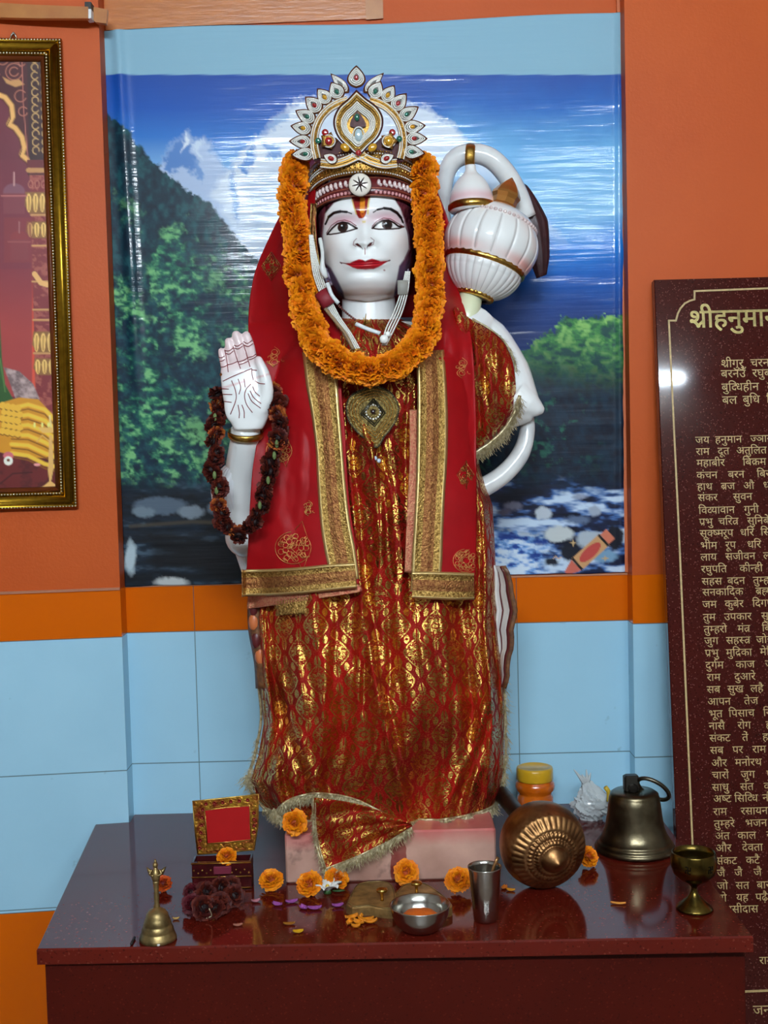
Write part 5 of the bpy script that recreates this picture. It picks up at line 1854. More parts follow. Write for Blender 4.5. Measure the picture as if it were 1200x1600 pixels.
front_cols = [j for j in range(nth) if np.cos(tht[j]) > -.05]
hem = Gx[-1][front_cols] + np.array([0, -.003, 0])
fm = MB()
fringe(fm, hem, 1500, .017, .35, 5)
fm.tube(hem[::3], .0022, 6)
over = [robe_hit(x, y, .006) for x, y in catmull([(430, 1268), (445, 1254), (462, 1246), (490, 1240), (530, 1243), (562, 1252), (602, 1272), (640, 1289), (670, 1288), (702, 1283), (740, 1274), (766, 1264)], 90)]
over = [q_ for q_ in over if q_ is not None]
fm.tube(over, .0022, 6)
fringe(fm, over, 1100, .020, .45, 6)
fm.build('hem_fringe', FRING, robe)
# side edges of the cloth: trim running up the left, and ragged threads
sf = MB()
edge_l = [P(x, y, YC - .01) for x, y in catmull([(398, 965), (400, 1040), (408, 1120), (398, 1180), (388, 1222), (408, 1258), (428, 1276)], 40)]
sf.tube(edge_l, .0026, 6)
fringe(sf, edge_l[22:36], 260, .014, .9, 8)
edge_r = [P(x, y, YC - .01) for x, y in catmull([(781, 990), (788, 1090), (790, 1180), (786, 1230)], 24)]
sf.tube(edge_r, .0022, 6)
fringe(sf, edge_r[3:], 420, .016, .8, 9)
sf.build('side_fringe', FRING, robe)
# tassels
tsl = MB()
fringe(tsl, [P(428, 1262, 2.06), P(438, 1276, 2.055)], 130, .02, .5, 12)
fringe(tsl, [P(384, 1210, 2.15), P(390, 1224, 2.15)], 90, .02, 1.0, 13)
tsl.build('tassel', FRING, robe)

# turned-up flap of the cloth hanging over the block
fy = PED_F - .010
fA = [(487, 1297), (494, 1315), (500, 1338), (506, 1357)]
def flap_pt(u, v):
    a = np.array([484, 1294]) * (1 - v) + np.array([505, 1358]) * v
    b = np.array([560, 1250]) * (1 - v) * 1.0 + np.array([510, 1352]) * v
    c = np.array([640, 1288])
    top = np.array([490, 1246]) * (1 - u) + np.array([642, 1286]) * u
    top = top + np.array([0, -8 * math.sin(u * PI)])
    low = np.array([506, 1358]) * (1 - u) + np.array([644, 1290]) * u
    low = low + np.array([0, 6 * math.sin(u * PI)])
    left = np.array([490, 1246]) + (np.array([506, 1358]) - np.array([490, 1246])) * v + np.array([-7 * math.sin(v * PI), 0])
    p = top * (1 - v) + low * v + (left - (np.array([490, 1246]) * (1 - v) + np.array([506, 1358]) * v)) * (1 - u)
    return p
Gf = np.zeros((60, 50, 3)); UVf = np.zeros((60, 50, 2))
for i in range(60):
    for j in range(50):
        u_, v_ = i / 59, j / 49
        x, y = flap_pt(u_, v_)
        Yf = fy - .008 - .010 * (1 - v_) - .009 * math.sin(u_ * 6 + v_ * 5 + 1) * (1 - u_) - .006 * math.sin(u_ * 13 - v_ * 4) - .004 * math.sin(v_ * 17 + u_ * 6)
        Gf[i, j] = P(x, y, Yf)
        UVf[i, j] = (u_ * .16 + v_ * .05, v_ * .12 - u_ * .06)
fb = MB().grid(Gf, uv=UVf)
fo_ = fb.build('turned_flap', BROC, robe); md = fo_.modifiers.new('t', 'SOLIDIFY'); md.thickness = .0012
ff = MB()
ff.tube(Gf[0, ::2], .0022, 6); ff.tube(Gf[0, ::2] + np.array([.004, -.002, 0]), .0014, 6)
ff.tube(Gf[::2, -1], .0018, 6)
fringe(ff, Gf[:, -1], 520, .019, .4, 21)
fringe(ff, Gf[0, 10:], 160, .010, .8, 22)
ff.build('flap_fringe', FRING, robe)

# brocade drawn over the left arm, with its fringe
Gs_ = np.zeros((70, 60, 3)); UVs = np.zeros((70, 60, 2))
top_ = catmull([(712, 478), (735, 498), (760, 512), (785, 532), (800, 562), (806, 600), (805, 640)], 70)
low_ = catmull([(700, 500), (705, 560), (710, 620), (716, 670), (726, 702), (745, 705), (800, 655)], 70)
low_ = catmull([(704, 490), (706, 560), (710, 640), (722, 700), (745, 704), (776, 682), (808, 646)], 70)
for i in range(70):
    for j in range(60):
        u_, v_ = i / 69, j / 59
        p = top_[i] * (1 - v_) + low_[i] * v_
        bul = math.sin(PI * min(1, .12 + .88 * v_)) * math.sin(PI * min(1, u_ * .9 + .1)) 
        Yf = 2.195 - .075 * bul ** .6 - .008 * math.sin(p[0] * .19 + p[1] * .02) * bul - .004 * math.sin(p[0] * .41 - p[1] * .05) * bul - (fbm(p[0] / 30, p[1] / 60, 3) - .5) * .012
        Gs_[i, j] = P(p[0], p[1], Yf)
        UVs[i, j] = (p[0] * S(2.15), -p[1] * S(2.15))
sb = MB().grid(Gs_, uv=UVs, flip=True)
so = sb.build('arm_drape', BROC, robe); md = so.modifiers.new('t', 'SOLIDIFY'); md.thickness = .0014
sf = MB()
lowpts = [P(x, y, 2.12) for x, y in catmull([(742, 708), (768, 690), (790, 668), (806, 640), (812, 618)], 30)]
sf.tube(lowpts, .003, 6)
fringe(sf, lowpts, 650, .02, .45, 31)
uppts = [P(x, y, 2.185) for x, y in catmull([(738, 498), (765, 514), (788, 534), (803, 562), (808, 600)], 24)]
fringe(sf, uppts, 260, .009, 1.4, 32)
sf.tube(uppts, .0018, 6)
sf.build('arm_fringe', FRING, so)

# ------------------------------------------------------------------ veil: sheer red sheet with gold lace borders
m, nt, bs = new_mat('red_organza')
tc = N(nt, 'ShaderNodeUVMap'); tc.uv_map = 'cloth'
n1 = N(nt, 'ShaderNodeTexNoise', i_Scale=14.0, i_Detail=3); nt.links.new(tc.outputs[0], n1.inputs['Vector'])
nt.links.new(mixc(nt, n1.outputs[0], lin(138, 3, 10), lin(166, 7, 17)), bs.inputs['Base Color'])
bs.inputs['Roughness'].default_value = .5
bs.inputs['Specular IOR Level'].default_value = .25
bs.inputs['Sheen Weight'].default_value = .05
bs.inputs['Sheen Tint'].default_value = lin(230, 60, 70) + (1,)
ORG = m


def cloth_depth(px, py, off):
    return robe_front(px, py) - off


def panel(name, table, off, nu_, nv_, m, parent, fold=.005, seed=0, wrap=None, thick=.0012, ystart=None):
    """table rows: (v, x_out, y_out, x_in, y_in, Y_out or None, Y_in or None)"""
    tb = catmull([r[1:] for r in table], nv_)
    Gp_ = np.zeros((nu_, nv_, 3)); UVp = np.zeros((nu_, nv_, 2))
    for j in range(nv_):
        xo, yo, xi, yi, Yo, Yi = tb[j]
        for i in range(nu_):
            u_ = i / (nu_ - 1)
            x = xo + (xi - xo) * u_; y = yo + (yi - yo) * u_
            Yb = Yo + (Yi - Yo) * smooth(0, 1, np.array(u_)) ** .8
            w = math.sin(PI * u_) ** .5
            Yb += -fold * w * (math.sin(u_ * 9 + seed + y * .004) + .5 * math.sin(u_ * 21 - y * .006 + seed)) - w * (fbm(np.array([x / 40 + seed]), np.array([y / 90]), 3)[0] - .5) * .014
            if y > 505:
                lim_ = float(robe_front(x, y)) - (.032 if parent is st or name == 'veil_fall' else .026)
                kk = min(1.0, (y - 505) / 60.0)
                Yb = min(Yb, Yb * (1 - kk) + min(Yb, lim_) * kk)
            Gp_[i, j] = P(x, y, Yb)
            UVp[i, j] = (x * .0011, y * .0011)
    b_ = MB().grid(Gp_, uv=UVp)
    o_ = b_.build(name, m, parent)
    md_ = o_.modifiers.new('t', 'SOLIDIFY'); md_.thickness = thick; md_.offset = 1
    return o_, Gp_


def yf(x, y, off=.022):
    return float(robe_front(x, y) - off)


# left side (viewer's): falls from behind the crown, past the cheek, to the hem
tabL = [
    (0, 484, 246, 500, 244, 2.22, 2.17), (0, 466, 280, 494, 276, 2.225, 2.13), (0, 446, 320, 492, 316, 2.23, 2.11), (0, 422, 368, 494, 366, 2.235, 2.10), (0, 400, 420, 497, 416, 2.235, 2.10), (0, 390, 470, 508, 466, 2.23, 2.09),
    (0, 388, 520, 530, 514, 2.225, 2.075), (0, 392, 570, 532, 566, 2.21, yf(532, 566)), (0, 400, 620, 534, 618, 2.16, yf(534, 618)), (0, 402, 680, 539, 676, 2.085, yf(539, 676)), (0, 394, 740, 542, 736, 2.07, yf(542, 736)),
    (0, 390, 800, 547, 796, 2.07, yf(547, 796)), (0, 387, 860, 556, 852, 2.08, yf(556, 852, .026)), (0, 384, 900, 561, 896, 2.10, yf(560, 896, .03)), (0, 379, 930, 561, 912, 2.10, yf(560, 910, .03))]
veil_root, GL_ = panel('veil', tabL, 0, 60, 190, ORG, st, fold=.004, seed=1.0)
tabR = [
    (0, 662, 240, 650, 244, 2.22, 2.17), (0, 676, 280, 655, 280, 2.225, 2.13), (0, 688, 330, 660, 330, 2.235, 2.11), (0, 698, 390, 662, 390, 2.235, 2.10), (0, 712, 440, 660, 440, 2.225, 2.10), (0, 728, 490, 652, 490, 2.185, 2.075),
    (0, 738, 540, 654, 544, 2.12, yf(660, 544)), (0, 742, 600, 654, 604, 2.11, yf(655, 604)), (0, 744, 660, 653, 666, 2.105, yf(653, 666)), (0, 744, 720, 652, 730, 2.10, yf(652, 730)), (0, 744, 780, 649, 796, 2.098, yf(649, 796)),
    (0, 744, 840, 646, 850, 2.095, yf(646, 850, .026)), (0, 743, 890, 643, 900, 2.095, yf(643, 900, .03)), (0, 740, 938, 641, 928, 2.093, yf(641, 928, .03))]
veil_r, GR_ = panel('veil_fall', tabR, 0, 48, 180, ORG, veil_root, fold=.004, seed=3.0)
# hood behind the head joins the two falls
hd = MB()
Gh = []
for t in np.linspace(0, 1, 40):
    xa = 484 + (662 - 484) * t
    arch = math.sin(PI * t)
    col_ = []
    for y in np.linspace(0, 1, 30):
        yy = 246 - 14 * arch * (1 - y) + y * 250
        wx = (t - .5) * 2
        spread = np.interp(yy, [190, 250, 330, 420, 496], [150, 182, 246, 300, 330])
        x = 573 + wx * spread / 2
        col_.append(P(x, yy, 2.225 + .075 * (1 - abs(wx) ** 2)))
    Gh.append(col_)
hd.grid(np.array(Gh), uv=np.zeros((1200, 2)))
o = hd.build('veil_hood', ORG, veil_root); md = o.modifiers.new('t', 'SOLIDIFY'); md.thickness = .0012
# little pleats on the under layer of the left fall
tabU = [(0, 388, 928, 556, 908, 2.155, yf(555, 900, .018)), (0, 386, 945, 566, 922, 2.15, yf(560, 910, .016)), (0, 386, 952, 558, 926, 2.145, yf(558, 920, .016))]
panel('veil_under_layer', tabU, 0, 40, 12, PINKL, veil_root, fold=.002, seed=2)
tabU2 = [(0, 430, 940, 492, 930, 2.10, 2.075), (0, 432, 952, 492, 944, 2.10, 2.07), (0, 432, 962, 490, 958, 2.10, 2.07)]
panel('veil_inner_hem', tabU2, 0, 16, 10, GLACE, veil_root, fold=.001, seed=4)
# copper edging strip left of the right border
tabC = [(0, 640, 640, 652, 640, yf(640, 640, .014), yf(652, 640, .016)), (0, 640, 720, 652, 720, yf(640, 720, .014), yf(652, 720, .016)), (0, 636, 800, 650, 800, yf(636, 800, .014), yf(650, 800, .016)), (0, 632, 894, 645, 896, yf(632, 890, .018), yf(645, 890, .02))]
panel('copper_edging', tabC, 0, 8, 60, PINKL, veil_root, fold=.0008, seed=6)


def band_on(Gp_, path, name, parent, mats, width_px, lift=.0035, n=120):
    """lace band laid along a pixel centre line in front of the veil surface Gp_"""
    bvh = BVHTree.FromPolygons([tuple(v) for v in Gp_.reshape(-1, 3)], [(i * Gp_.shape[1] + j, (i + 1) * Gp_.shape[1] + j, (i + 1) * Gp_.shape[1] + j + 1, i * Gp_.shape[1] + j + 1) for i in range(Gp_.shape[0] - 1) for j in range(Gp_.shape[1] - 1)])
    c = catmull([(p[0], p[1]) for p in path], n)
    wd_ = np.interp(np.linspace(0, 1, n), np.linspace(0, 1, len(path)), [p[2] if len(p) > 2 else width_px for p in path])
    t = np.gradient(c, axis=0); t /= np.linalg.norm(t, axis=1)[:, None]
    nn = np.stack([-t[:, 1], t[:, 0]], -1)
    last = None
    cols = [-1, -.86, -.80, -.74, -.4, -.06, 0, .06, .4, .74, .80, .86, 1]
    hts = [0, .0016, .0018, .0004, .0010, .0004, .0012, .0004, .0010, .0004, .0018, .0016, 0]
    Gb_ = np.zeros((n, len(cols), 3))
    for k in range(n):
        for q_, cc_ in enumerate(cols):
            x, y = c[k] + nn[k] * cc_ * wd_[k] / 2
            d = ray(x, y); d = d / np.linalg.norm(d)
            h = bvh.ray_cast(Vector(CAMP), Vector(d))
            if h[0] is not None:
                last = h[0][1]
            Y = (last if last is not None else 2.08)
            Gb_[k, q_] = P(x, y, Y - lift - hts[q_])
    # flatten depth jumps along each column
    for q_ in range(len(cols)):
        yy = Gb_[:, q_, 1]
        ker = np.ones(7) / 7
        Gb_[:, q_, 1] = np.convolve(np.pad(yy, 3, 'edge'), ker, 'valid')
    b_ = MB()
    b_.grid(Gb_)
    mi = []
    for k in range(n - 1):
        for q_ in range(len(cols) - 1):
            mi.append(1 if q_ in (0, 1, 10, 11) else (2 if q_ in (4, 5, 6, 7) else 0))
    b_.m = mi
    o_ = b_.build(name, mats, parent)
    md_ = o_.modifiers.new('t', 'SOLIDIFY'); md_.thickness = .0014; md_.offset = 1
    return o_, Gb_


LM = [GLACE, GPIPE, GDULL]
band_on(GL_, [(497, 548, 50), (503, 600, 50), (509, 650, 44), (514, 700, 42), (518, 760, 44), (524, 820, 46), (533, 870, 48), (540, 908, 44)], 'lace_border', veil_root, LM, 46)
band_on(GL_, [(378, 911, 42), (420, 910, 42), (470, 907, 42), (520, 902, 42), (556, 899, 40)], 'hem_border', veil_root, LM, 42, lift=.005)
band_on(GR_, [(672, 548, 44), (675, 600, 46), (676, 660, 48), (675, 720, 48), (672, 780, 46), (669, 840, 46), (666, 900, 48), (664, 926, 46)], 'lace_border', veil_r, LM, 46)
band_on(GR_, [(644, 914, 42), (680, 915, 44), (712, 916, 44), (741, 916, 42)], 'hem_border', veil_r, LM, 42, lift=.005)
band_on(GL_, [(490, 318, 10), (489, 370, 11), (496, 420, 12), (509, 466, 12), (532, 512, 10)], 'edge_piping', veil_root, LM, 11, n=70)
band_on(GR_, [(655, 300, 6), (660, 350, 6), (661, 410, 6), (658, 470, 6)], 'edge_piping', veil_r, LM, 6, n=50)

# embroidered motifs on the veil: gold outline work lying on the cloth
def motif(Gp_, cx, cy, r, name, parent, m, kind):
    bvh = BVHTree.FromPolygons([tuple(v) for v in Gp_.reshape(-1, 3)], [(i * Gp_.shape[1] + j, (i + 1) * Gp_.shape[1] + j, (i + 1) * Gp_.shape[1] + j + 1, i * Gp_.shape[1] + j + 1) for i in range(Gp_.shape[0] - 1) for j in range(Gp_.shape[1] - 1)])
    def pt(x, y):
        d = ray(x, y); d = d / np.linalg.norm(d)
        h = bvh.ray_cast(Vector(CAMP), Vector(d))
        return None if h[0] is None else np.array(h[0]) - d * .0022
    b_ = MB()
    rr = random.Random(int(cx * 7 + cy))
    L2 = []
    if kind == 'paisley':
        L2.append([(cx + r * math.cos(a), cy + r * .9 * math.sin(a)) for a in np.linspace(-.6, 4.6, 26)])
        L2.append([(cx + r * .82, cy - r * .5), (cx + r * .5, cy - r * 1.5), (cx + r * .1, cy - r * 1.0)])
        for rad in (.72, .45):
            for k in range(9):
                a = k * 2 * PI / 9
                L2.append([(cx + rad * r * math.cos(a) + .16 * r * math.cos(t), cy + rad * r * .9 * math.sin(a) + .16 * r * math.sin(t)) for t in np.linspace(0, 2 * PI, 8)])
        L2.append([(cx + r * .3, cy + r * .8), (cx + r * .55, cy + r * 1.3), (cx + r * .8, cy + r * .5)])
    elif kind == 'diamond':
        for k_ in (1, .8):
            L2.append([(cx, cy - r * 1.5 * k_), (cx + r * k_, cy), (cx, cy + r * 1.5 * k_), (cx - r * k_, cy), (cx, cy - r * 1.5 * k_)])
        for k in range(12):
            x, y = cx + rr.uniform(-.5, .5) * r, cy + rr.uniform(-.8, .8) * r
            L2.append([(x + .2 * r * math.cos(t), y + .2 * r * math.sin(t)) for t in np.linspace(0, 2 * PI, 8)])
    else:
        L2.append([(cx + r * .5 * math.sin(t), cy - r + 2 * r * t / PI / 2) for t in np.linspace(0, 2 * PI, 16)])
        for k in range(3):
            L2.append([(cx + .3 * r * math.cos(t), cy - r * .5 + k * r * .5 + .25 * r * math.sin(t)) for t in np.linspace(0, 2 * PI, 9)])
    for k in range(26 if kind == 'paisley' else 8):
        a, d_ = rr.uniform(0, 6.28), r * rr.uniform(0, .85) ** .7
        x, y = cx + d_ * math.cos(a), cy + d_ * .9 * math.sin(a)
        L2.append([(x + .13 * r * math.cos(t) * (1 + .3 * t / 6), y + .13 * r * math.sin(t + a)) for t in np.linspace(0, rr.uniform(3, 6), 7)])
    for l in L2:
        q = [pt(*p) for p in l]
        q = [p for p in q if p is not None]
        if len(q) > 2:
            b_.tube(q, .00065, 5)
    if b_.n:
        b_.build(name, m, parent)


EMB = mat('embroidery_copper_gold', (206, 120, 70), .4, .6, rgb2=(222, 170, 96), vscale=240)
motif(GL_, 458, 856, 28, 'embroidered_motif', veil_root, EMB, 'paisley')
motif(GL_, 424, 416, 15, 'embroidered_motif', veil_root, GLACE, 'diamond')
motif(GL_, 436, 704, 20, 'embroidered_motif', veil_root, EMB, 'paisley')
motif(GL_, 429, 558, 16, 'embroidered_motif', veil_root, EMB, 'sprig')
motif(GL_, 482, 794, 12, 'embroidered_motif', veil_root, EMB, 'sprig')
motif(GR_, 728, 876, 20, 'embroidered_motif', veil_r, EMB, 'paisley')
motif(GR_, 729, 742, 15, 'embroidered_motif', veil_r, GLACE, 'diamond')
motif(GR_, 722, 575, 16, 'embroidered_motif', veil_r, EMB, 'sprig')
# ------------------------------------------------------------------ jewelled crown
RHINE = mat('rhinestones', (236, 234, 226), .12, .25, spec=.8)
GBEAD = mat('gold_beads', (204, 164, 84), .22, 1.0)
CGOLD = mat('crown_gold', (170, 128, 62), .35, .9, bump=.3, bscale=400)
CSILV = mat('crown_silver', (92, 90, 86), .4, .6, bump=.3, bscale=500)
CRIM = mat('petal_rim', (112, 70, 44), .4, .7)
CRED = mat('crown_red_velvet', (64, 8, 12), .6)
GEMR = mat('ruby_gem', (150, 8, 14), .06, 0, spec=.9, coat=1.0)
GEMG = mat('emerald_gem', (4, 92, 72), .06, 0, spec=.9, coat=1.0)
GEMY = mat('amber_gem', (206, 150, 22), .08, .2, spec=.9, coat=1.0)
GEMW = mat('clear_gem', (190, 214, 220), .06, .2, spec=.9, coat=1.0)


def cyv(px):
    d = (px - 560) / 105.0
    return 2.058 + .028 * d * d


def CR(X, Y, h=0.0):
    """crown drawing coordinates (4 per pixel, origin 420,80) -> point, h metres in front of the crown's curved sheet"""
    px, py = 420 + X / 4.0, 80 + Y / 4.0
    return P(px, py, cyv(px) - h)


crown = thing('crown', 'tall gold crown with a fan of white beaded petals and coloured gems', 'crown', tuple(P(562, 265, 2.10)))


def leaf_outline(b, t, w, n=18, pw=.72):
    b, t = np.array(b, float), np.array(t, float)
    L_ = np.linalg.norm(t - b); d = (t - b) / L_; nn = np.array([-d[1], d[0]])
    s = np.linspace(0, 1, n)
    hw2 = w / 2 * np.sin(PI * s ** pw) ** .85
    A_ = [b + d * L_ * q + nn * h for q, h in zip(s, hw2)]
    B_ = [b + d * L_ * q - nn * h for q, h in zip(s[::-1], hw2[::-1])]
    return np.array(A_ + B_[1:-1])


def shrink(poly, k, c=None):
    c = poly.mean(0) if c is None else np.array(c, float)
    return c + (poly - c) * k


def bead_row(mb, poly, r, h, step, closed=True, mi=0, ry=None):
    p = np.array(poly, float)
    if closed:
        p = np.vstack([p, p[:1]])
    seg = np.r_[0, np.cumsum(np.linalg.norm(np.diff(p, axis=0), axis=1))]
    n = max(2, int(seg[-1] / step))
    for s in np.linspace(0, seg[-1], n, endpoint=not closed):
        x, y = np.interp(s, seg, p[:, 0]), np.interp(s, seg, p[:, 1])
        mb.bead(CR(x, y, h), r, mi)


def petal(b, t, w, gem, pw=.72, gpos=.42, h0=0.0, gr=None):
    poly = leaf_outline(b, t, w, pw=pw)
    m_ = MB()
    m_.prism(poly, .0028, to=lambda a, c, h: CR(a, c, h + h0), chamfer=.6 * 0)
    m_.grid(np.array([[CR(x, y, h0 + .0028), CR(*(shrink(poly, .9)[i]), h0 + .0044), CR(*(shrink(poly, .8)[i]), h0 + .0032)] for i, (x, y) in enumerate(poly)]), cu=True, mi=1)
    inner = shrink(poly, .82)
    m_.prism(inner, .0012, to=lambda a, c, h: CR(a, c, h0 + .0026 + h), mi=2, back=False)
    o_ = m_.build('petal', [CRED, CRIM, CSILV], crown, smooth=False)
    m_ = MB()
    for k_ in (.76, .58, .40):
        bead_row(m_, shrink(poly, k_), .00135, h0 + .0042, 6.4)
    m_.build('rhinestones', RHINE, o_)
    if gem:
        c = np.array(b) * (1 - gpos) + np.array(t) * gpos
        d = unit(np.array([*(np.array(t) - np.array(b)), 0]))
        R1 = (gr or 15) / 4.0 * S(2.06)
        fx = np.array([d[0], 0, -d[1]])
        m_ = MB(); m_.ball(CR(c[0], c[1], h0 + .0044), (R1 * 1.25, R1, R1 * .9), 14, 10, frame=[fx, [0, -1, 0], [fx[2], 0, -fx[0]]])
        m_.build('gem', gem, o_)
    return o_


R_G, G_G, Y_G = GEMR, GEMG, GEMY
for b, t, w, g in [((500, 262), (385, 138), 66, None), ((592, 262), (720, 134), 66, None),
                   ((452, 300), (388, 192), 106, G_G), ((384, 330), (302, 232), 98, Y_G), ((330, 380), (226, 284), 104, R_G), ((296, 440), (164, 370), 96, G_G), ((276, 494), (134, 466), 92, Y_G), ((276, 568), (124, 562), 92, R_G), ((298, 640), (134, 648), 92, G_G),
                   ((640, 300), (702, 186), 106, G_G), ((712, 322), (786, 212), 98, Y_G), ((768, 374), (862, 262), 104, R_G), ((806, 432), (938, 346), 96, G_G), ((834, 480), (982, 464), 92, Y_G), ((844, 546), (994, 546), 92, R_G), ((826, 622), (980, 640), 92, G_G)]:
    petal(b, t, w, g, h0=-.002 if g else -.004)
petal((547, 232), (547, 88), 118, R_G, gpos=.46, h0=.002)


def bead_band(name, path, width, rows, parent, plate, h0=0.0, n=40):
    c = catmull(path, n)
    t = np.gradient(c, axis=0); t /= np.linalg.norm(t, axis=1)[:, None]
    nn = np.stack([-t[:, 1], t[:, 0]], -1)
    m_ = MB()
    offs = [(-.5, 0), (-.5, .0026), (-.4, .0036), (.4, .0036), (.5, .0026), (.5, 0)]
    m_.grid(np.array([[CR(*(c[i] + nn[i] * o * width), h0 + h) for o, h in offs] for i in range(n)]), flip=True)
    o_ = m_.build(name, plate, parent, smooth=False)
    md_ = o_.modifiers.new('t', 'SOLIDIFY'); md_.thickness = .001; md_.offset = 0
    for off, r, step, mt in rows:
        m_ = MB()
        bead_row(m_, c + nn * off * width, r, h0 + .0042, step, closed=False)
        m_.build('bead_row', mt, o_)
    return o_


for sg in (-1, 1):
    X = lambda x: 562 + sg * (562 - x) * -1 if False else (x if sg < 0 else 1124 - x)
    bead_band('arch_band', [(X(300), 668), (X(284), 590), (X(290), 500), (X(322), 420), (X(378), 358), (X(440), 322), (X(492), 306)], 52,
              [(-.38, .0014, 6.5, RHINE), (-.12, .0014, 6.5, RHINE), (.14, .0013, 9, GBEAD), (.38, .0014, 6.5, RHINE)], crown, CGOLD, h0=-.001)
    # crossing sweep of beads at the base of the fan
    bead_band('sweep_band', [(X(326), 700), (X(400), 706), (X(470), 690), (X(530), 664), (X(600), 632), (X(660), 608)][:5], 58,
              [(-.4, .0014, 6.5, RHINE), (-.14, .0015, 7, RHINE), (.14, .0014, 6.5, GBEAD), (.4, .0014, 7, RHINE)], crown, CGOLD, h0=.003)
    # paired flower sprays
    fl_ = MB()
    ctr = (X(374), 562)
    fl_.lathe([(.0125, 0), (.013, .002), (.009, .004), (0, .0045)], 10, CR(*ctr, .002), axis=(0, -1, 0), rib=lambda i, r, z, t: 1 + .18 * np.cos(t * 5))
    fo2 = fl_.build('flower_boss', CGOLD if sg < 0 else CGOLD, crown)
    fl_ = MB(); bead_row(fl_, [(ctr[0] + 40 * math.cos(a), ctr[1] + 38 * math.sin(a)) for a in np.linspace(0, 2 * PI, 24)[:-1]], .0014, .005, 7); fl_.build('rhinestones', RHINE, fo2)
    fl_ = MB(); fl_.ball(CR(*ctr, .0065), (.0066, .004, .0066), 14, 8); fl_.build('gem', GEMR if sg < 0 else GEMY, fo2)
    fl_ = MB(); fl_.ball(CR(X(308), 560 if sg < 0 else 548, .005), (.0052, .004, .0052), 12, 8); fl_.build('gem', GEMG, fo2)
    fl_ = MB(); fl_.ball(CR(X(352), 508, .002), (.0058, .002, .0058), 12, 8); fl_.build('gem', GEMR, fo2)
    petal((X(430), 690), (X(338), 648), 66, GEMR, gpos=.45, h0=.006, gr=17)
    am = MB(); am.ball(CR(X(476), 602, .011), (.0085, .004, .0062), 16, 10, frame=[[.8, 0, sg * .6], [0, -1, 0], [-sg * .6, 0, .8]])
    am.build('amber_drop', GEMY, crown)

# central onion-shaped panel
on = catmull([(547, 240), (500, 290), (440, 345), (406, 410), (404, 470), (432, 540), (490, 600), (558, 655), (622, 600), (684, 540), (714, 470), (712, 405), (676, 345), (604, 290), (547, 240)], 80)[:-1]
pn_ = MB()
pn_.prism(on, .005, to=lambda a, c, h: CR(a, c, h + .003), chamfer=0)
pn_.grid(np.array([[CR(*on[i], .008), CR(*shrink(on, .965)[i], .0105), CR(*shrink(on, .93)[i], .008)] for i in range(len(on))]), cu=True, mi=1)
po = pn_.build('central_panel', [CGOLD, CRED], crown, smooth=False)
m_ = MB(); m2 = MB()
cc_ = (558, 470)
for k_, mt in ((.90, 0), (.82, 1), (.745, 1), (.665, 0), (.60, 0), (.535, 0), (.47, 0)):
    q = shrink(on, k_, cc_)
    bead_row(m_ if mt == 0 else m2, q, .00145, .0092, 7)
for i in range(0, 79):
    pass
m_.build('rhinestones', RHINE, po); m2.build('gold_bead_rows', GBEAD, po)
m_ = MB()
m_.prism(catmull([(552, 372), (522, 415), (508, 466), (560, 476), (608, 466), (588, 415), (552, 372)], 30)[:-1], .001, to=lambda a, c, h: CR(a, c, h + .0082)); m_.build('velvet_inset', CRED, po, smooth=False)
m_ = MB(); m_.ball(CR(551, 414, .0105), (.0046, .004, .0064), 14, 10); m_.build('gem', GEMG, po)
m_ = MB(); m_.ball(CR(561, 524, .0105), (.0068, .005, .0105), 16, 10); m_.build('gem', GEMW, po)
m_ = MB(); bead_row(m_, [(561 + 36 * math.cos(a), 526 + 52 * math.sin(a)) for a in np.linspace(0, 2 * PI, 30)[:-1]], .0014, .0108, 7); m_.build('rhinestones', RHINE, po)
m_ = MB(); m_.ball(CR(560, 636, .0115), (.0052, .004, .0052), 14, 8); m_.build('gem', GEMR, po)
# felt between fan and band
m_ = MB()
m_.prism([(300, 560), (420, 540), (500, 620), (620, 620), (700, 540), (824, 560), (842, 690), (700, 730), (560, 736), (420, 730), (282, 690)], .002, to=lambda a, c, h: CR(a, c, h - .004))
m_.build('backing_felt', CRED, crown, smooth=False)


def ring_pt(a, v, lift):
    vv_ = v + 24 * np.abs(a) ** 2.0
    thq = a * PI * .5
    s = np.sign(np.sin(thq)) * np.abs(np.sin(thq)) ** .9
    return HC + (0 + (82 + lift) * s) * HUx + vv_ * HUz - np.array([0, 1, 0]) * (94 + lift) * np.abs(np.cos(thq)) ** .92 * hs


m_ = MB()
aa = np.linspace(-1.05, 1.05, 70)
m_.grid(np.array([[ring_pt(a, v, l) for v, l in ((-106, 4), (-108, 7), (-118, 8), (-130, 7), (-142, 6), (-143, 2))] for a in aa]))
bnd = m_.build('crown_band', CGOLD, crown); md = bnd.modifiers.new('t', 'SOLIDIFY'); md.thickness = .0015
for v, r, nb, mt, nm in ((-109, .0015, 70, RHINE, 'bead_row'), (-113, .0014, 74, GBEAD, 'bead_row'), (-123, .0015, 70, RHINE, 'bead_row'), (-127, .0015, 70, RHINE, 'bead_row'), (-137, .0015, 70, RHINE, 'bead_row'), (-141, .0015, 66, GBEAD, 'bead_row')):
    m_ = MB()
    for a in np.linspace(-1, 1, nb):
        m_.bead(ring_pt(a, v, 8.5), r)
    m_.build(nm, mt, bnd)
m_ = MB(); m2 = MB()
for k, a in enumerate(np.linspace(-1, 1, 44)):
    m_.box(ring_pt(a, -118, 8.4), (.0030 * max(.4, math.cos(a * 1.4)), .003, .0058), b=.0006)
    m2.box(ring_pt(a, -132, 8.0), (.0030 * max(.4, math.cos(a * 1.4)), .003, .0050), b=.0006)
m_.build('gold_bars', GBEAD, bnd); m2.build('gold_bars', GBEAD, bnd)

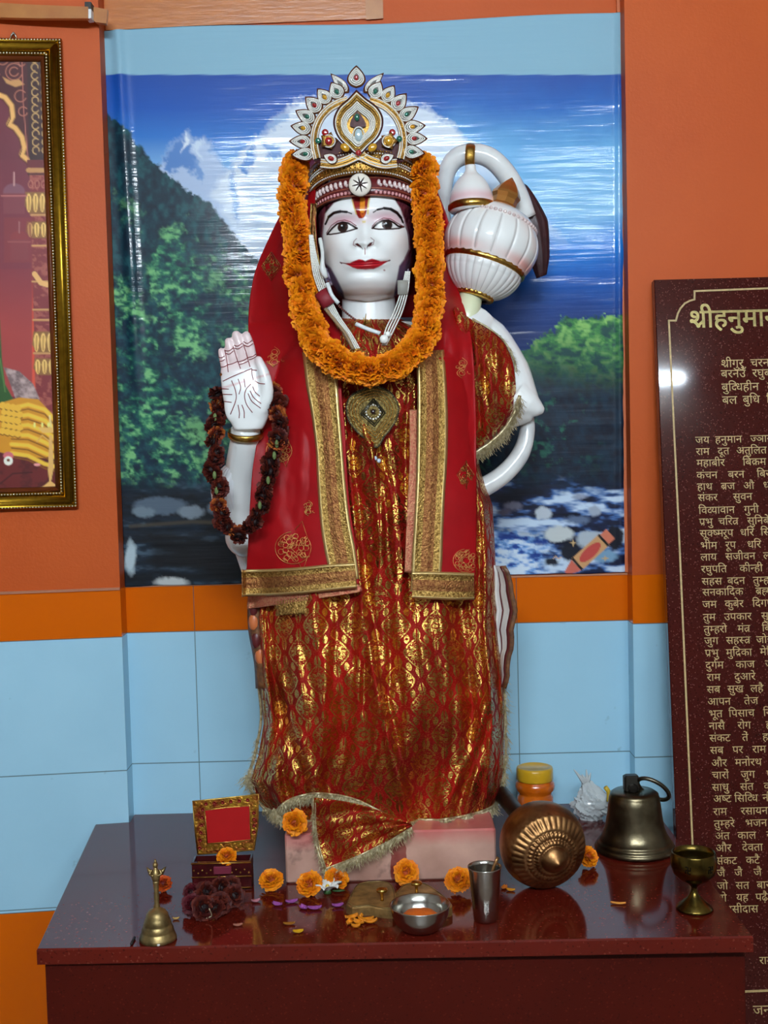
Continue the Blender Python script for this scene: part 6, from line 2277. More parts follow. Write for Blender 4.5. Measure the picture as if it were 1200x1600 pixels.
# ------------------------------------------------------------------ flowers
def blossom(R, n_lay, lo, hi, seed, cols, ruffle=1.0, flatten=1.0, plen=1.0, core=None, npet=17):
    """pompom of ruffled petals; returns verts, faces, colours around the origin, axis +z"""
    rr = random.Random(seed)
    V, F, C = [], [], []
    c0, c1, c2 = (np.array(lin(*c)) for c in cols)
    mb = MB()
    cr_ = R * .62
    mb.ball((0, 0, 0), (cr_, cr_, cr_ * flatten), 12, 8, col=core if core is not None else c0)
    for L_ in range(n_lay):
        f = L_ / max(1, n_lay - 1)
        el = lo + (hi - lo) * f
        n = max(3, int(round(npet * math.cos(el) * (1.0 if f < .7 else .9))))
        for k in range(n):
            az = (k + .5 * (L_ % 2)) * 2 * PI / n + rr.gauss(0, .12)
            e = el + rr.gauss(0, .09)
            d = np.array([math.cos(e) * math.cos(az), math.cos(e) * math.sin(az), math.sin(e)])
            side = np.array([-math.sin(az), math.cos(az), 0])
            upv = np.cross(d, side) * -1
            w = R * rr.uniform(.20, .30) * 1.25 * 17 / npet
            r0, r1 = R * .50, R * rr.uniform(.86, 1.08) * plen
            bend = rr.uniform(-.2, .35)
            pts, pc = [], []
            tone = rr.uniform(0, 1)
            for i, t in enumerate((0, .45, .8, 1.0)):
                wid = w * (.45, .85, 1.0, .72)[i]
                cen = d * (r0 + (r1 - r0) * t) + upv * bend * R * .25 * t * t
                for j, s in enumerate((-1, 0, 1)):
                    p = cen + side * wid * s + upv * (R * .05 * ruffle * (abs(s) - .4) * (1 if i > 1 else .3)) + d * R * .06 * ruffle * rr.uniform(-1, 1) * (i == 3)
                    p = p * np.array([1, 1, flatten])
                    pts.append(p)
                    cc = c0 * (1 - t) + (c1 * (1 - tone) + c2 * tone) * t
                    pc.append(cc)
            mb.add(pts, [(i * 3 + j, i * 3 + j + 1, (i + 1) * 3 + j + 1, (i + 1) * 3 + j) for i in range(3) for j in range(2)], 0, np.array(pc))
    return mb


PETM = paint_mat('marigold_petals', .6, spec=.25)
ORC = [(150, 58, 2), (232, 118, 4), (246, 154, 10)]
DRC = [(20, 2, 3), (58, 7, 7), (98, 32, 14)]


def rot_to(d, spin):
    q = Vector(d).to_track_quat('Z', 'Y')
    from mathutils import Quaternion
    return (q @ Quaternion((0, 0, 1), spin)).to_euler()


# thick orange marigold garland
gar = thing('marigold_garland', 'thick orange marigold garland hung around the statue neck over the red veil', 'garland', tuple(P(570, 560, 2.05)))
gp = [(461, 250, 2.115), (457, 285, 2.105), (457, 330, 2.095), (462, 380, 2.085), (468, 430, 2.08), (476, 480, 2.06), (493, 530, 2.03), (525, 562, 2.008), (570, 580, 2.0), (612, 572, 2.004), (645, 548, 2.016), (664, 510, 2.035), (671, 460, 2.06), (671, 400, 2.08), (668, 340, 2.095), (664, 290, 2.105), (663, 252, 2.115)]
path = catmull([P(*p) for p in gp], 400)
variants = []
for s in range(4):
    bl_ = blossom(.0235, 8, -.75, 1.4, 40 + s, ORC, ruffle=1.3, npet=25)
    bl_.v = [q + world_loc(gar) for q in bl_.v]
    o_ = bl_.build('marigold', PETM, gar)
    variants.append(o_)
seg = np.r_[0, np.cumsum(np.linalg.norm(np.diff(path, axis=0), axis=1))]
rr = random.Random(11)
nG = 78
gl0 = world_loc(gar)
for k in range(nG):
    s = seg[-1] * (k + .5) / nG
    i = min(np.searchsorted(seg, s), 399)
    p = path[i]
    tg = unit(path[min(i + 2, 399)] - path[max(i - 2, 0)])
    a = rr.uniform(-1.0, 1.0)
    out = unit(np.array([0, -1, 0]) + np.cross(tg, [0, -1, 0]) * a + tg * rr.uniform(-.5, .5))
    o_ = variants[k] if k < 4 else variants[k % 4].copy()
    if k >= 4:
        COL.objects.link(o_)
        o_.parent = gar
    o_.location = p - gl0 + out * .002 + np.array([rr.gauss(0, .0022), 0, rr.gauss(0, .0022)])
    o_.rotation_euler = rot_to(out, rr.uniform(0, 6))
    sc = rr.uniform(.92, 1.12)
    o_.scale = (sc, sc, sc)
th_ = MB(); th_.tube(path[::6], .006, 8); th_.build('garland_core', mat('garland_core_orange', (190, 84, 6), .7), gar)

# dried dark garland looped over the raised wrist
dg_ = thing('dried_garland', 'dried dark red flower garland looped over the raised wrist of the statue', 'garland', tuple(P(385, 700, 2.05)))
dp = [(424, 608, 2.095), (436, 640, 2.05), (438, 668, 2.03), (432, 700, 2.02), (424, 735, 2.015), (414, 770, 2.015), (402, 800, 2.02), (386, 826, 2.03), (366, 834, 2.04), (350, 818, 2.045), (342, 780, 2.05), (336, 735, 2.05), (334, 690, 2.055), (337, 655, 2.075), (344, 622, 2.11), (356, 604, 2.13)]
path2 = catmull([P(*p) for p in dp], 300)
dv = []
DGREEN = mat('dry_green_calyx', (92, 110, 60), .7)
for s in range(4):
    bl_ = blossom(.0135, 4, -.5, 1.2, 70 + s, DRC if s else [(50, 8, 8), (120, 30, 14), (196, 110, 40)], ruffle=1.6, plen=1.1)
    bl_.v = [q + world_loc(dg_) for q in bl_.v]
    dv.append(bl_.build('dried_flower', PETM, dg_))
seg = np.r_[0, np.cumsum(np.linalg.norm(np.diff(path2, axis=0), axis=1))]
nD = 40
gl0 = world_loc(dg_)
for k in range(nD):
    s = seg[-1] * (k + .5) / nD
    i = min(np.searchsorted(seg, s), 299)
    tg = unit(path2[min(i + 2, 299)] - path2[max(i - 2, 0)])
    out = unit(np.array([0, -1, 0]) * rr.uniform(.3, 1) + np.cross(tg, [0, -1, 0]) * rr.uniform(-1, 1) + tg * rr.uniform(-.6, .6))
    o_ = dv[k] if k < 4 else dv[k % 4 if rr.random() < .6 else 1 + k % 3].copy()
    if k >= 4:
        COL.objects.link(o_); o_.parent = dg_
    o_.location = path2[i] - gl0 + np.array([rr.gauss(0, .0035), rr.gauss(0, .002), rr.gauss(0, .002)])
    o_.rotation_euler = rot_to(out, rr.uniform(0, 6))
    sc = rr.uniform(.8, 1.2); o_.scale = (sc, sc, sc)
for px, py in ((345, 652), (432, 694), (429, 712), (421, 750), (344, 742), (352, 765), (410, 790)):
    i = int(np.argmin([abs(px - a) + abs(py - b) for a, b in zip(*project(path2))]))
    g = MB(); c = path2[i] + np.array([0, -.012, 0])
    g.ball(c, (.0035, .003, .007), 8, 6); g.build('green_calyx', DGREEN, dg_)
t2 = MB(); t2.tube(path2[::5], .0022, 6); t2.build('garland_thread', mat('dull_thread', (120, 110, 80), .8), dg_)

# ------------------------------------------------------------------ bead necklaces
nk = thing('bead_necklace', 'white multi-strand bead necklace with a maroon wrap around the statue neck', 'necklace', tuple(P(560, 500, 2.08)))


def strand(pts, r, step, mb):
    q = catmull([P(*p) for p in pts], 200)
    seg = np.r_[0, np.cumsum(np.linalg.norm(np.diff(q, axis=0), axis=1))]
    for s in np.arange(0, seg[-1], step):
        mb.bead([np.interp(s, seg, q[:, i]) for i in range(3)], r)
    return q


for k in range(5):
    o_ = (k - 2) * 3.0
    m_ = MB()
    strand([(486 + o_ * .4, 368, 2.062), (490 + o_ * .7, 400, 2.06), (497 + o_, 432, 2.058), (508 + o_ * 1.0, 462, 2.055), (524 + o_, 494, 2.052), (543 + o_, 522, 2.045), (556 + o_, 545, 2.04)], .00155, .0027, m_)
    m_.build('bead_strand', PEARL, nk)
for k in range(4):
    o_ = (k - 1.5) * 4.2
    m_ = MB()
    strand([(637 + o_ * .5, 425, 2.07), (632 + o_ * .8, 455, 2.066), (622 + o_, 487, 2.06), (609 + o_, 515, 2.05), (600 + o_ * .5, 540, 2.04)], .00155, .0027, m_)
    m_.build('bead_strand', PEARL, nk)
m_ = MB(); m_.tube([P(501, 456, 2.053), P(508, 466, 2.051), P(515, 477, 2.049)], .0125, 14, squash=(1, .55)); m_.build('maroon_wrap', mat('maroon_thread_wrap', (120, 14, 28), .6), nk)
m_ = MB(); strand([(513, 440, 2.05), (520, 462, 2.05), (530, 478, 2.052), (545, 492, 2.058), (556, 500, 2.06)], .0022, .0040, m_); m_.build('dark_beads', mat('brown_beads', (96, 44, 40), .35), nk)
m_ = MB(); m_.tube(catmull([P(511, 442, 2.046), P(519, 462, 2.046), P(529, 474, 2.048)], 8), .0034, 8); WCORD = mat('white_cord', (226, 232, 232), .6, bump=.4, bscale=600); m_.build('white_cord', WCORD, nk); m_ = MB(); m_.tube(catmull([P(556, 506, 2.05), P(574, 514, 2.046), P(594, 521, 2.042)], 8), .0036, 8); m_.build('white_cord', WCORD, nk)
m_ = MB(); m_.tube(catmull([P(500, 372, 2.052), P(504, 396, 2.05), P(504, 420, 2.049), P(510, 434, 2.048)], 12), [.003, .0035, .0032, .003, .003, .003, .0034, .004, .005, .006, .005, .003], 8); m_.build('white_tassel_knot', mat('white_cotton', (214, 218, 214), .7), nk)
m_ = MB(); m_.tube(catmull([P(508, 482, 2.046), P(524, 502, 2.043), P(540, 522, 2.038), P(552, 546, 2.03)], 16), .003, 8); m_.build('twisted_cord', mat('tan_cord', (150, 124, 92), .7, bump=.6, bscale=500), nk)
m_ = MB(); m_.ball(P(600, 530, 2.03), (.0075, .005, .0075), 12, 8); m_.ball(P(606, 522, 2.034), (.005, .004, .005), 10, 8); m_.build('white_knot', PEARL, nk)
m_ = MB(); m_.box(P(629, 449, 2.062), (.017, .002, .024), b=.0006); m_.build('grey_tape', mat('grey_tape', (134, 132, 124), .5), nk)
m_ = MB()
for i, (x, y) in enumerate([(568, 496), (574, 503), (580, 498), (566, 505), (572, 490)]):
    m_.tube([P(570, 508, 2.06), P(x, y, 2.055)], [.0018, .0006], 5)
m_.build('gold_thread_knot', GOLD, nk)

# ------------------------------------------------------------------ heart-shaped brooch on the chest
def bface(px, py):
    h = robe_hit(px, py, 0)
    return h[1] if h is not None else float(robe_front(px, py))
BY = min(bface(x, y) for x, y in ((585, 640), (556, 630), (612, 630), (585, 680), (570, 610), (600, 612))) - .003
pd = thing('heart_brooch', 'antique gold heart-shaped beaded brooch pinned to the front of the robe', 'brooch', tuple(P(584, 640, BY)))
HB_ = lambda X, Y, h=0.0: P(520 + X / 8.571, 590 + Y / 8.571, BY - h)
ho = catmull([(545, 108), (400, 150), (230, 250), (175, 400), (210, 580), (330, 740), (470, 850), (590, 945), (690, 800), (800, 660), (880, 500), (870, 330), (770, 190), (650, 128), (545, 108)], 90)[:-1]
m_ = MB(); m_.prism(ho, .005, to=lambda a, c, h: HB_(a, c, h), chamfer=0)
ODG = mat('oxidised_gold', (150, 130, 80), .35, 1.0, rgb2=(60, 50, 28), vscale=300, bump=.5, bscale=500)
hp_ = m_.build('heart_plate', ODG, pd, smooth=False)
m_ = MB(); m2 = MB()
for k_, st_, rr_, tgt in ((.985, 26, .0016, m2), (.87, 22, .0014, m_), (.76, 22, .0016, m_), (.65, 20, .0014, m_), (.55, 22, .0014, m_)):
    q = shrink(ho, k_, (540, 470))
    sg_ = np.r_[0, np.cumsum(np.linalg.norm(np.diff(np.vstack([q, q[:1]]), axis=0), axis=1))]
    qq = np.vstack([q, q[:1]])
    for s in np.arange(0, sg_[-1], st_):
        tgt.bead(HB_(np.interp(s, sg_, qq[:, 0]), np.interp(s, sg_, qq[:, 1]), .0055), rr_)
m_.build('gold_beads', GBEAD, hp_); m2.build('edge_beads', mat('dark_steel_beads', (84, 80, 70), .3, .9), hp_)
m_ = MB()
for k_ in (1, .8):
    q = [(545, 280 + (1 - k_) * 190), (700 - (1 - k_) * 150, 470), (560, 655 - (1 - k_) * 190), (375 + (1 - k_) * 150, 480)]
    m_.tube([HB_(*q[i % 4], .0068) for i in range(5)], .0014, 6)
m_.build('diamond_frame', mat('diamond_dark_metal', (70, 68, 56), .3, .9), hp_)
m_ = MB(); m_.ball(HB_(540, 455, .007), (.0042, .003, .0042), 14, 8); m_.build('garnet', mat('garnet', (36, 4, 10), .1, coat=1), hp_)
m_ = MB()
for k in range(16):
    a = k * 2 * PI / 16
    m_.bead(HB_(540 + 95 * math.cos(a), 460 + 95 * math.sin(a), .0064), (.0018, .0014, .0018))
m_.build('clear_stones', RHINE, hp_)
tp = MB(); tp.tube([P(590, 700, BY - .004), P(588, 714, BY - .012)], .0005, 5); tp.build('drop_thread', GOLD, pd)
tp = MB(); tp.ball(P(586, 716, BY - .012), .004, 10, 8); tp.ball(P(592, 720, BY - .012), .0038, 10, 8); tp.ball(P(583, 720, BY - .011), .003, 10, 8); tp.build('pearl_drop', mat('pearl_drop', (190, 204, 216), .12, coat=1), pd)
# ------------------------------------------------------------------ offerings on the table top
def spin(name, prof, mats, parent, o, n=48, axis=(0, 0, 1), rib=None, smooth_n=None, angle=None):
    b_ = MB()
    pf_ = catmull(prof, smooth_n) if smooth_n else prof
    b_.lathe(pf_, n, o, axis=axis, rib=rib)
    return b_.build(name, mats, parent, angle=angle)


# treasure box with raised lid
q = T(347, 1391)
bx_ = thing('treasure_box', 'small red and gold trinket chest with its lid propped open behind the dried flower heap', 'box', tuple(q))
s_ = S(q[1])
bw, bh, bdp = 94 * s_, 46 * s_, .036
RBOX = mat('maroon_box', (74, 14, 16), .3, .2, coat=.4, rgb2=(50, 10, 12), vscale=60)
b = MB()
b.box(q + np.array([0, bdp / 2, .003]), (bw, bdp, .006), b=.001)
b.box(q + np.array([0, .0015, bh / 2]), (bw, .003, bh)); b.box(q + np.array([0, bdp - .0015, bh / 2]), (bw, .003, bh))
b.box(q + np.array([-bw / 2 + .0015, bdp / 2, bh / 2]), (.003, bdp - .006, bh)); b.box(q + np.array([bw / 2 - .0015, bdp / 2, bh / 2]), (.003, bdp - .006, bh))
bb_ = b.build('chest', RBOX, bx_, smooth=False)
b = MB()
for z in (.004, bh * .48, bh - .002):
    b.tube([q + np.array([-bw / 2 - .001, -.001, z]), q + np.array([bw / 2 + .001, -.001, z])], .0012, 6)
for k in range(14):
    b.ball(q + np.array([-bw / 2 + (k + .5) * bw / 14, -.0015, bh * (.62 if k % 2 else .72)]), .0016, 8, 6)
b.build('gold_trim', GOLD, bb_)
b = MB(); b.box(q + np.array([.002, -.002, bh * .72]), (.030, .003, .014), b=.0012); b.build('pink_clasp', mat('pink_foil', (150, 60, 80), .3, .5), bb_, smooth=False)
b = MB(); b.box(q + np.array([.004, .012, bh * .40]), (bw * .7, .01, bh * .3)); b.build('teal_lining', mat('teal_lining', (30, 54, 62), .4), bb_, smooth=False)
Yl = q[1] + bdp
LW = lambda px, py, h=0.0: P(px, py, Yl - (1325 - py) * -.00012 - h)
lo_ = [(309, 1335), (304, 1290), (301, 1252), (352, 1247), (404, 1241), (403, 1290), (397, 1328), (352, 1332)]
lin_ = [(324, 1318), (322, 1290), (320, 1266), (352, 1262), (390, 1259), (391, 1290), (392, 1312), (352, 1316)]
b = MB()
b.prism(lo_, .006, to=lambda a, c, h: LW(a, c, h))
lid = b.build('lid', mat('lid_gold', (176, 132, 40), .32, .8, rgb2=(120, 30, 16), vscale=90, bump=.4, bscale=200), bx_, smooth=False)
b = MB(); b.prism(lin_, .001, to=lambda a, c, h: LW(a, c, h + .0062)); b.build('red_lining', mat('red_satin', (160, 2, 3), .6, spec=.2), lid, smooth=False)
b = MB()
for pl_ in (lo_, lin_):
    b.tube([LW(*pl_[i % 8], .0065) for i in range(9)], .0013, 6)
b.build('gold_beading', GOLD, lid)
b = MB()
for (x, y) in [(312 + k * 1.0, 1325 - k * 12) for k in range(6)] + [(322 + k * 13, 1256 - k * 1.2) for k in range(6)] + [(397, 1300 - k * 10) for k in range(4)]:
    b.lathe([(.0032, 0), (.0034, .0006), (.0022, .0012), (.0022, .0002)], 10, LW(x, y, .0062), axis=(0, -1, 0))
b.build('stamped_rosettes', mat('rosette_red', (130, 30, 20), .4, .5), lid)

# small hand bell
q = T(247, 1468)
hbell = thing('hand_bell', 'small brass hand bell with a tall figured handle near the front left of the table', 'bell', tuple(q))
spin('bell_body', [(.0268, 0), (.0285, .002), (.0275, .006), (.0245, .013), (.0238, .0145), (.0243, .016), (.0215, .023), (.0205, .0245), (.0210, .026), (.0185, .033), (.0170, .036), (.0165, .040), (.012, .046), (.006, .049), (.0042, .051)], BRASS, hbell, q)
spin('handle', [(.0040, .050), (.0052, .052), (.0036, .056), (.0042, .066), (.0034, .076), (.0044, .080), (.0036, .084), (.0052, .088), (.0046, .092)], BRASS, hbell, q, n=20)
b = MB()
b.tube(catmull([q + np.array([0, 0, z]) for z in (.090, .098, .106, .112)], 12), np.interp(np.linspace(0, 1, 12), [0, .25, .6, .85, 1], [.0046, .0068, .0060, .0036, .003]), 14)
b.ball(q + np.array([0, -.001, .1155]), (.0040, .0042, .0048), 12, 10); b.tube([q + np.array([0, 0, .118]), q + np.array([0, 0, .124])], [.003, .0012], 10)
for sx__ in (-1, 1):
    b.tube(catmull([q + np.array([sx__ * .006, 0, .108]), q + np.array([sx__ * .0085, -.002, .102]), q + np.array([sx__ * .003, -.0058, .100])], 8), .0018, 8)
    b.lathe([(.0005, 0), (.0046, .002), (.002, .010), (.0004, .014)], 10, q + np.array([sx__ * .006, .002, .100]), axis=(sx__ * .6, .3, .7))
b.build('figure', BRASS, hbell)
b = MB(); b.tube([q + np.array([0, 0, .004]), q + np.array([0, 0, .03])], .0014, 8); b.ball(q + np.array([.002, 0, .006]), .005, 12, 8); b.build('clapper', BRASS, hbell)

SOLEM = mat('dull_sandal_brass', (176, 140, 84), .5, .6, rgb2=(120, 92, 50), vscale=60, bump=.1, bscale=120)
# pair of brass sandals with toe knobs
def sandal(outline, knob, label, seed):
    zt = ZT + .015
    pts = [T(x, y, zt) for x, y in outline]
    c = np.mean(pts, 0)
    o_ = thing('toe_knob_sandal', label, 'sandal', (c[0], c[1], ZT), 'pair of brass sandals')
    ol = catmull([(p[0], p[1]) for p in pts + pts[:1]], 60)[:-1]
    b_ = MB(); b_.prism(ol, .015, to=lambda a, cc, h: (a, cc, ZT + h), chamfer=.0018)
    b_.build('sole', SOLEM, o_, smooth=False)
    b_ = MB(); b_.tube([(x, y, zt + .0004) for x, y in shrink(ol, .93)] + [(*shrink(ol, .93)[0], zt + .0004)], .0009, 6); b_.build('rim_line', BRASS, o_)
    k = T(knob[0], knob[1], zt)
    b_ = MB(); b_.lathe([(.0030, 0), (.0024, .004), (.0026, .012), (.0085, .0145), (.0095, .017), (.0082, .0195), (.004, .021), (.0001, .0213)], 24, k)
    b_.build('toe_knob', mat('polished_brass_%d' % seed, (206, 166, 84), .22, 1.0), o_)
    return o_


sandal([(541, 1412), (548, 1396), (560, 1380), (585, 1376), (608, 1378), (616, 1388), (619, 1405), (616, 1420), (598, 1420), (575, 1416), (552, 1418)], (597, 1407), 'brass sandal with a toe knob, left of the steel bowl', 1)
sandal([(618, 1394), (630, 1382), (648, 1378), (664, 1380), (684, 1392), (703, 1408), (706, 1416), (690, 1420), (664, 1414), (640, 1408), (624, 1406)], (651, 1396), 'brass sandal with a toe knob, half hidden behind the steel bowl', 2)

# steel bowl with orange paste
q = T(657, 1453)
bw_ = thing('steel_bowl', 'shiny steel bowl with orange vermilion paste in the middle front', 'bowl', tuple(q))
spin('bowl', [(.0, .001), (.020, .0), (.028, .003), (.038, .013), (.0435, .026), (.0450, .036), (.0462, .039), (.0462, .0405), (.0445, .0400), (.0425, .027), (.037, .015), (.027, .006), (.018, .0035), (.0, .003)], STEEL, bw_, q, n=64)
b = MB()
pr_ = [(.034, .0125), (.031, .019), (.024, .0255), (.013, .0295), (.0001, .031)]
b.lathe(catmull(pr_, 14), 40, q, rib=lambda i, r, z, t: 1 + .04 * np.sin(t * 5) + .02 * np.sin(t * 13))
b.build('vermilion_paste', mat('orange_vermilion', (206, 96, 10), .7, bump=.5, bscale=200), bw_)

# steel tumbler with spoon
q = T(759, 1437)
tm = thing('steel_tumbler', 'tall tapering steel tumbler standing in front of the bronze mace head', 'tumbler', tuple(q))
spin('cup', [(.0, .001), (.0175, 0), (.0188, .002), (.0205, .022), (.0228, .050), (.0250, .079), (.0264, .0835), (.0264, .085), (.0250, .0845), (.0240, .079), (.0218, .050), (.0195, .022), (.0178, .004), (.0, .0035)], STEEL, tm, q, n=56)
sp = thing('spoon', 'small copper spoon leaning inside the tall steel tumbler', 'spoon', tuple(q + np.array([.004, .004, .006])))
b = MB()
b.tube(catmull([q + np.array([-.006, .002, .010]), q + np.array([.004, .008, .045]), q + np.array([.0165, .012, .082]), q + np.array([.0225, .014, .0935])], 14), .0019, 8, squash=(1.4, .6))
b.build('handle', BRONZE, sp)
b = MB(); b.ball(q + np.array([-.007, .002, .0095]), (.0068, .0045, .0055), 14, 10); b.build('scoop', BRONZE, sp)

# big bronze mace head lying towards the viewer, shaft behind it
q = T(850, 1381)
Rm = 69 * S(1.985)
mc2 = np.array([P(847, 1313, 1.985)[0], 1.985, ZT + Rm + .0005])
ax2 = unit([.235, -.955, -.145])
bm_ = thing('bronze_mace', 'large ribbed bronze mace head lying beside the marble block with its boss facing out', 'mace', (mc2[0], mc2[1], ZT))
pr2 = [(.012, -.066), (.030, -.062), (.052, -.048), (.066, -.026), (.0725, 0), (.0695, .018), (.066, .027), (.0645, .030), (.062, .032), (.050, .042), (.0455, .0445), (.0435, .0440), (.041, .0475), (.036, .0495), (.033, .0490), (.030, .053), (.0255, .0555), (.0235, .0545), (.0215, .0585), (.0185, .0625), (.0125, .0675), (.006, .0715), (.0018, .0745), (.0001, .075)]
pf2 = catmull(pr2, 110)
k2 = Rm / .0725
def rib2(i, r, z, t):
    zz = z / k2
    if .029 < zz < .045:
        k = math.sin(PI * (zz - .029) / .016)
        return 1 + .055 * k * (np.abs(np.sin(t * 18)) - .55)
    if .045 <= zz < .0505:
        return 1 + .035 * np.sin(t * 36) * np.ones_like(t)
    if .0255 < zz <= .029:
        return 1 + .008 * np.sin(t * 40)
    if .0515 < zz < .0555:
        return 1 + .02 * np.sin(t * 30)
    return np.ones_like(t)
b = MB(); b.lathe(pf2 * k2, 288, mc2, axis=ax2, rib=rib2); b.build('mace_head', BRONZE, bm_)
b = MB()
sh_end = mc2 - ax2 * .27
sh_end[2] = min(sh_end[2], mc2[2] + .045)
b.tube([mc2 - ax2 * .055, mc2 - ax2 * .075, mc2 - ax2 * .08, mc2 - ax2 * .16, mc2 - ax2 * .225], [.022, .022, .0145, .0145, .0145], 24)
b.build('shaft', mat('dark_bronze', (70, 46, 36), .4, .8), bm_)

# jar with yellow lid
q = np.array([*P(836, 1240, 2.365)[:2], ZT]); q[1] = 2.365
zc = P(836, 1203, 2.365)[2] - ZT
jr = thing('plastic_jar', 'orange plastic jar with a yellow screw lid behind the bronze mace head', 'jar', tuple(q))
s_ = S(2.365)
r_ = 29 * s_
spin('jar_body', [(r_ * .8, 0), (r_ * .96, .003), (r_ * .98, zc - .052), (r_ * .9, zc - .047), (r_ * .92, zc - .043), (r_ * 1.06, zc - .037), (r_ * 1.09, zc - .030), (r_ * 1.04, zc - .023), (r_ * .92, zc - .019), (r_ * .9, zc - .012)], mat('orange_powder_jar', (206, 100, 14), .18, rgb2=(186, 84, 10), vscale=40, coat=.7), jr, q)
spin('lid', [(r_ * .98, zc - .019), (r_ * 1.0, zc - .017), (r_ * 1.0, zc + .002), (r_ * .96, zc + .006), (r_ * .86, zc + .0072), (r_ * .82, zc + .0055), (0.0001, zc + .0055)], mat('yellow_lid', (206, 158, 30), .3, coat=.3), jr, q, n=64, rib=lambda i, r, z, t: 1 + (.012 * np.sin(t * 32) if i in (1, 2) else 0) * np.ones_like(t))

# crumpled plastic bag
q = np.array([*P(924, 1272, 2.34)[:2], ZT]); q[1] = 2.34
b = MB()
nu_, nv_ = 60, 44
ph = np.linspace(.001, PI - .001, nv_); tq = np.arange(nu_) * 2 * PI / nu_
PH, TQ = np.meshgrid(ph, tq, indexing='ij')
dx, dy, dz = np.sin(PH) * np.cos(TQ), np.sin(PH) * np.sin(TQ), np.cos(PH)
cr1 = np.abs(fbm(dx * 2.2 + 8 + dz * 2.1, dy * 2.2 + 4 - dz * 1.7, 4) - .5) * 2.4
cr2 = np.abs(fbm(dx * 5 + 3 + dz * 4, dy * 5 + 9 + dz * 3, 3) - .5)
rad = .80 + .5 * cr1 + .25 * cr2
s_ = S(2.34)
Gp_ = np.stack([dx * rad * 28 * s_, dy * rad * .026, dz * rad * 27 * s_], -1)
neck = np.clip((dz - .55) / .45, 0, 1)
Gp_[..., 0] *= 1 - .55 * neck; Gp_[..., 1] *= 1 - .6 * neck
Gp_[..., 2] += neck * 10 * s_ * (.6 + .9 * fbm(dx * 4 + 1, dy * 4 + 2, 2)); Gp_[..., 0] -= neck * 8 * s_
zmin = np.percentile(Gp_[..., 2], 16)
Gp_[..., 2] = np.maximum(Gp_[..., 2], zmin)
Gp_ += q + np.array([0, 0, -zmin])
b.grid(Gp_, cv=True, flip=True)
pbag = thing('plastic_bag', 'crumpled white plastic bag between the orange jar and the large brass bell', 'bag', tuple(q))
m, nt, bs = new_mat('milky_plastic')
bs.inputs['Base Color'].default_value = (.72, .76, .76, 1); bs.inputs['Roughness'].default_value = .2; bs.inputs['Transmission Weight'].default_value = .35; bs.inputs['IOR'].default_value = 1.1; bs.inputs['Coat Weight'].default_value = .8
b.build('bag', m, pbag, angle=35)
b = MB(); b.tube(catmull([P(946, 1230, 2.31), P(951, 1238, 2.312), P(951, 1252, 2.315)], 8), .0045, 10); b.build('yellow_tie', mat('yellow_tie', (206, 170, 50), .5), pbag)
b = MB()
for k in range(5):
    a = k * .35 - .9
    top = np.array([Gp_[0, 0, 0], q[1], Gp_[..., 2].max() - .012])
    b.tube(catmull([top, top + np.array([math.sin(a) * .012, -.004, .014]), top + np.array([math.sin(a) * .026 - .003, -.002, .026 + .006 * math.cos(k * 2)])], 6), [.005, .0046, .004, .003, .002, .0008], 6, squash=(1, .25))
b.build('bag_neck', m, pbag)

# large temple bell
q = T(992, 1327)
tbell = thing('temple_bell', 'large worn brass bell with a top ring, standing mouth down at the right', 'bell', tuple(q))
s_ = S(q[1])
BELLM = mat('worn_bell_metal', (126, 116, 92), .3, 1.0, rgb2=(78, 68, 50), vscale=24, bump=.06, bscale=120)
spin('bell_body', [(58 * s_, 0), (63 * s_, .001), (64 * s_, .005), (62 * s_, .009), (59.5 * s_, .0115), (60 * s_, .013), (57.5 * s_, .017), (55 * s_, .019), (55.4 * s_, .0205), (50 * s_, .030), (46 * s_, .046), (43 * s_, .066), (41 * s_, .086), (39.5 * s_, .097), (38 * s_, .100), (38 * s_, .103), (33 * s_, .107), (18 * s_, .1085), (0.0001, .109)], BELLM, tbell, q, n=80)
b = MB(); b.box(q + np.array([-.006, -.004, .109 + .014]), (.027, .020, .030), b=.003); b.build('lug', mat('lug_metal', (74, 72, 66), .4, .9), tbell, smooth=False)
b = MB(); b.lathe([(.0095, -.006), (.0095, .002), (.007, .004), (.0001, .0045)], 8, q + np.array([-.005, -.015, .116]), axis=(.1, -1, 0)); b.build('bolt', mat('bolt_metal', (48, 44, 40), .45, .9), tbell, smooth=False)
b = MB()
rc = q + np.array([.032, -.012, .113]); u1, u2 = unit([.86, -.15, -.40]), unit([-.05, -.92, .40])
b.tube([rc + u1 * .030 * math.cos(a) + u2 * .017 * math.sin(a) + np.array([0, 0, .012 * math.sin(a)]) for a in np.linspace(0, 2 * PI, 40)], .0038, 10)
b.build('ring', mat('ring_metal', (96, 92, 78), .35, 1.0), tbell)

# goblet lamp
q = T(1085, 1421)
gb = thing('brass_goblet', 'dark brass goblet lamp engraved with auspicious marks at the right end of the table', 'goblet', tuple(q))
s_ = S(q[1]) * 1.0
Hg = 98 * s_
gp_ = [(0.0001, .002), (27 * s_, 0), (29.5 * s_, .0015), (28 * s_, .005), (20 * s_, .012), (11 * s_, .020), (6 * s_, .027), (4.4 * s_, .034), (5.6 * s_, .038), (13 * s_, .044), (24 * s_, .050), (33 * s_, .059), (36.5 * s_, .070), (36.5 * s_, .080), (34.5 * s_, .0905), (34 * s_, .0925), (32.5 * s_, .0925), (33.5 * s_, .080), (33 * s_, .070), (29 * s_, .060), (18 * s_, .052), (0.0001, .050)]
gbr = mat('dark_goblet_brass', (132, 112, 52), .26, 1.0, rgb2=(60, 48, 24), vscale=32)
spin('cup', gp_, gbr, gb, q, n=64)
b = MB()
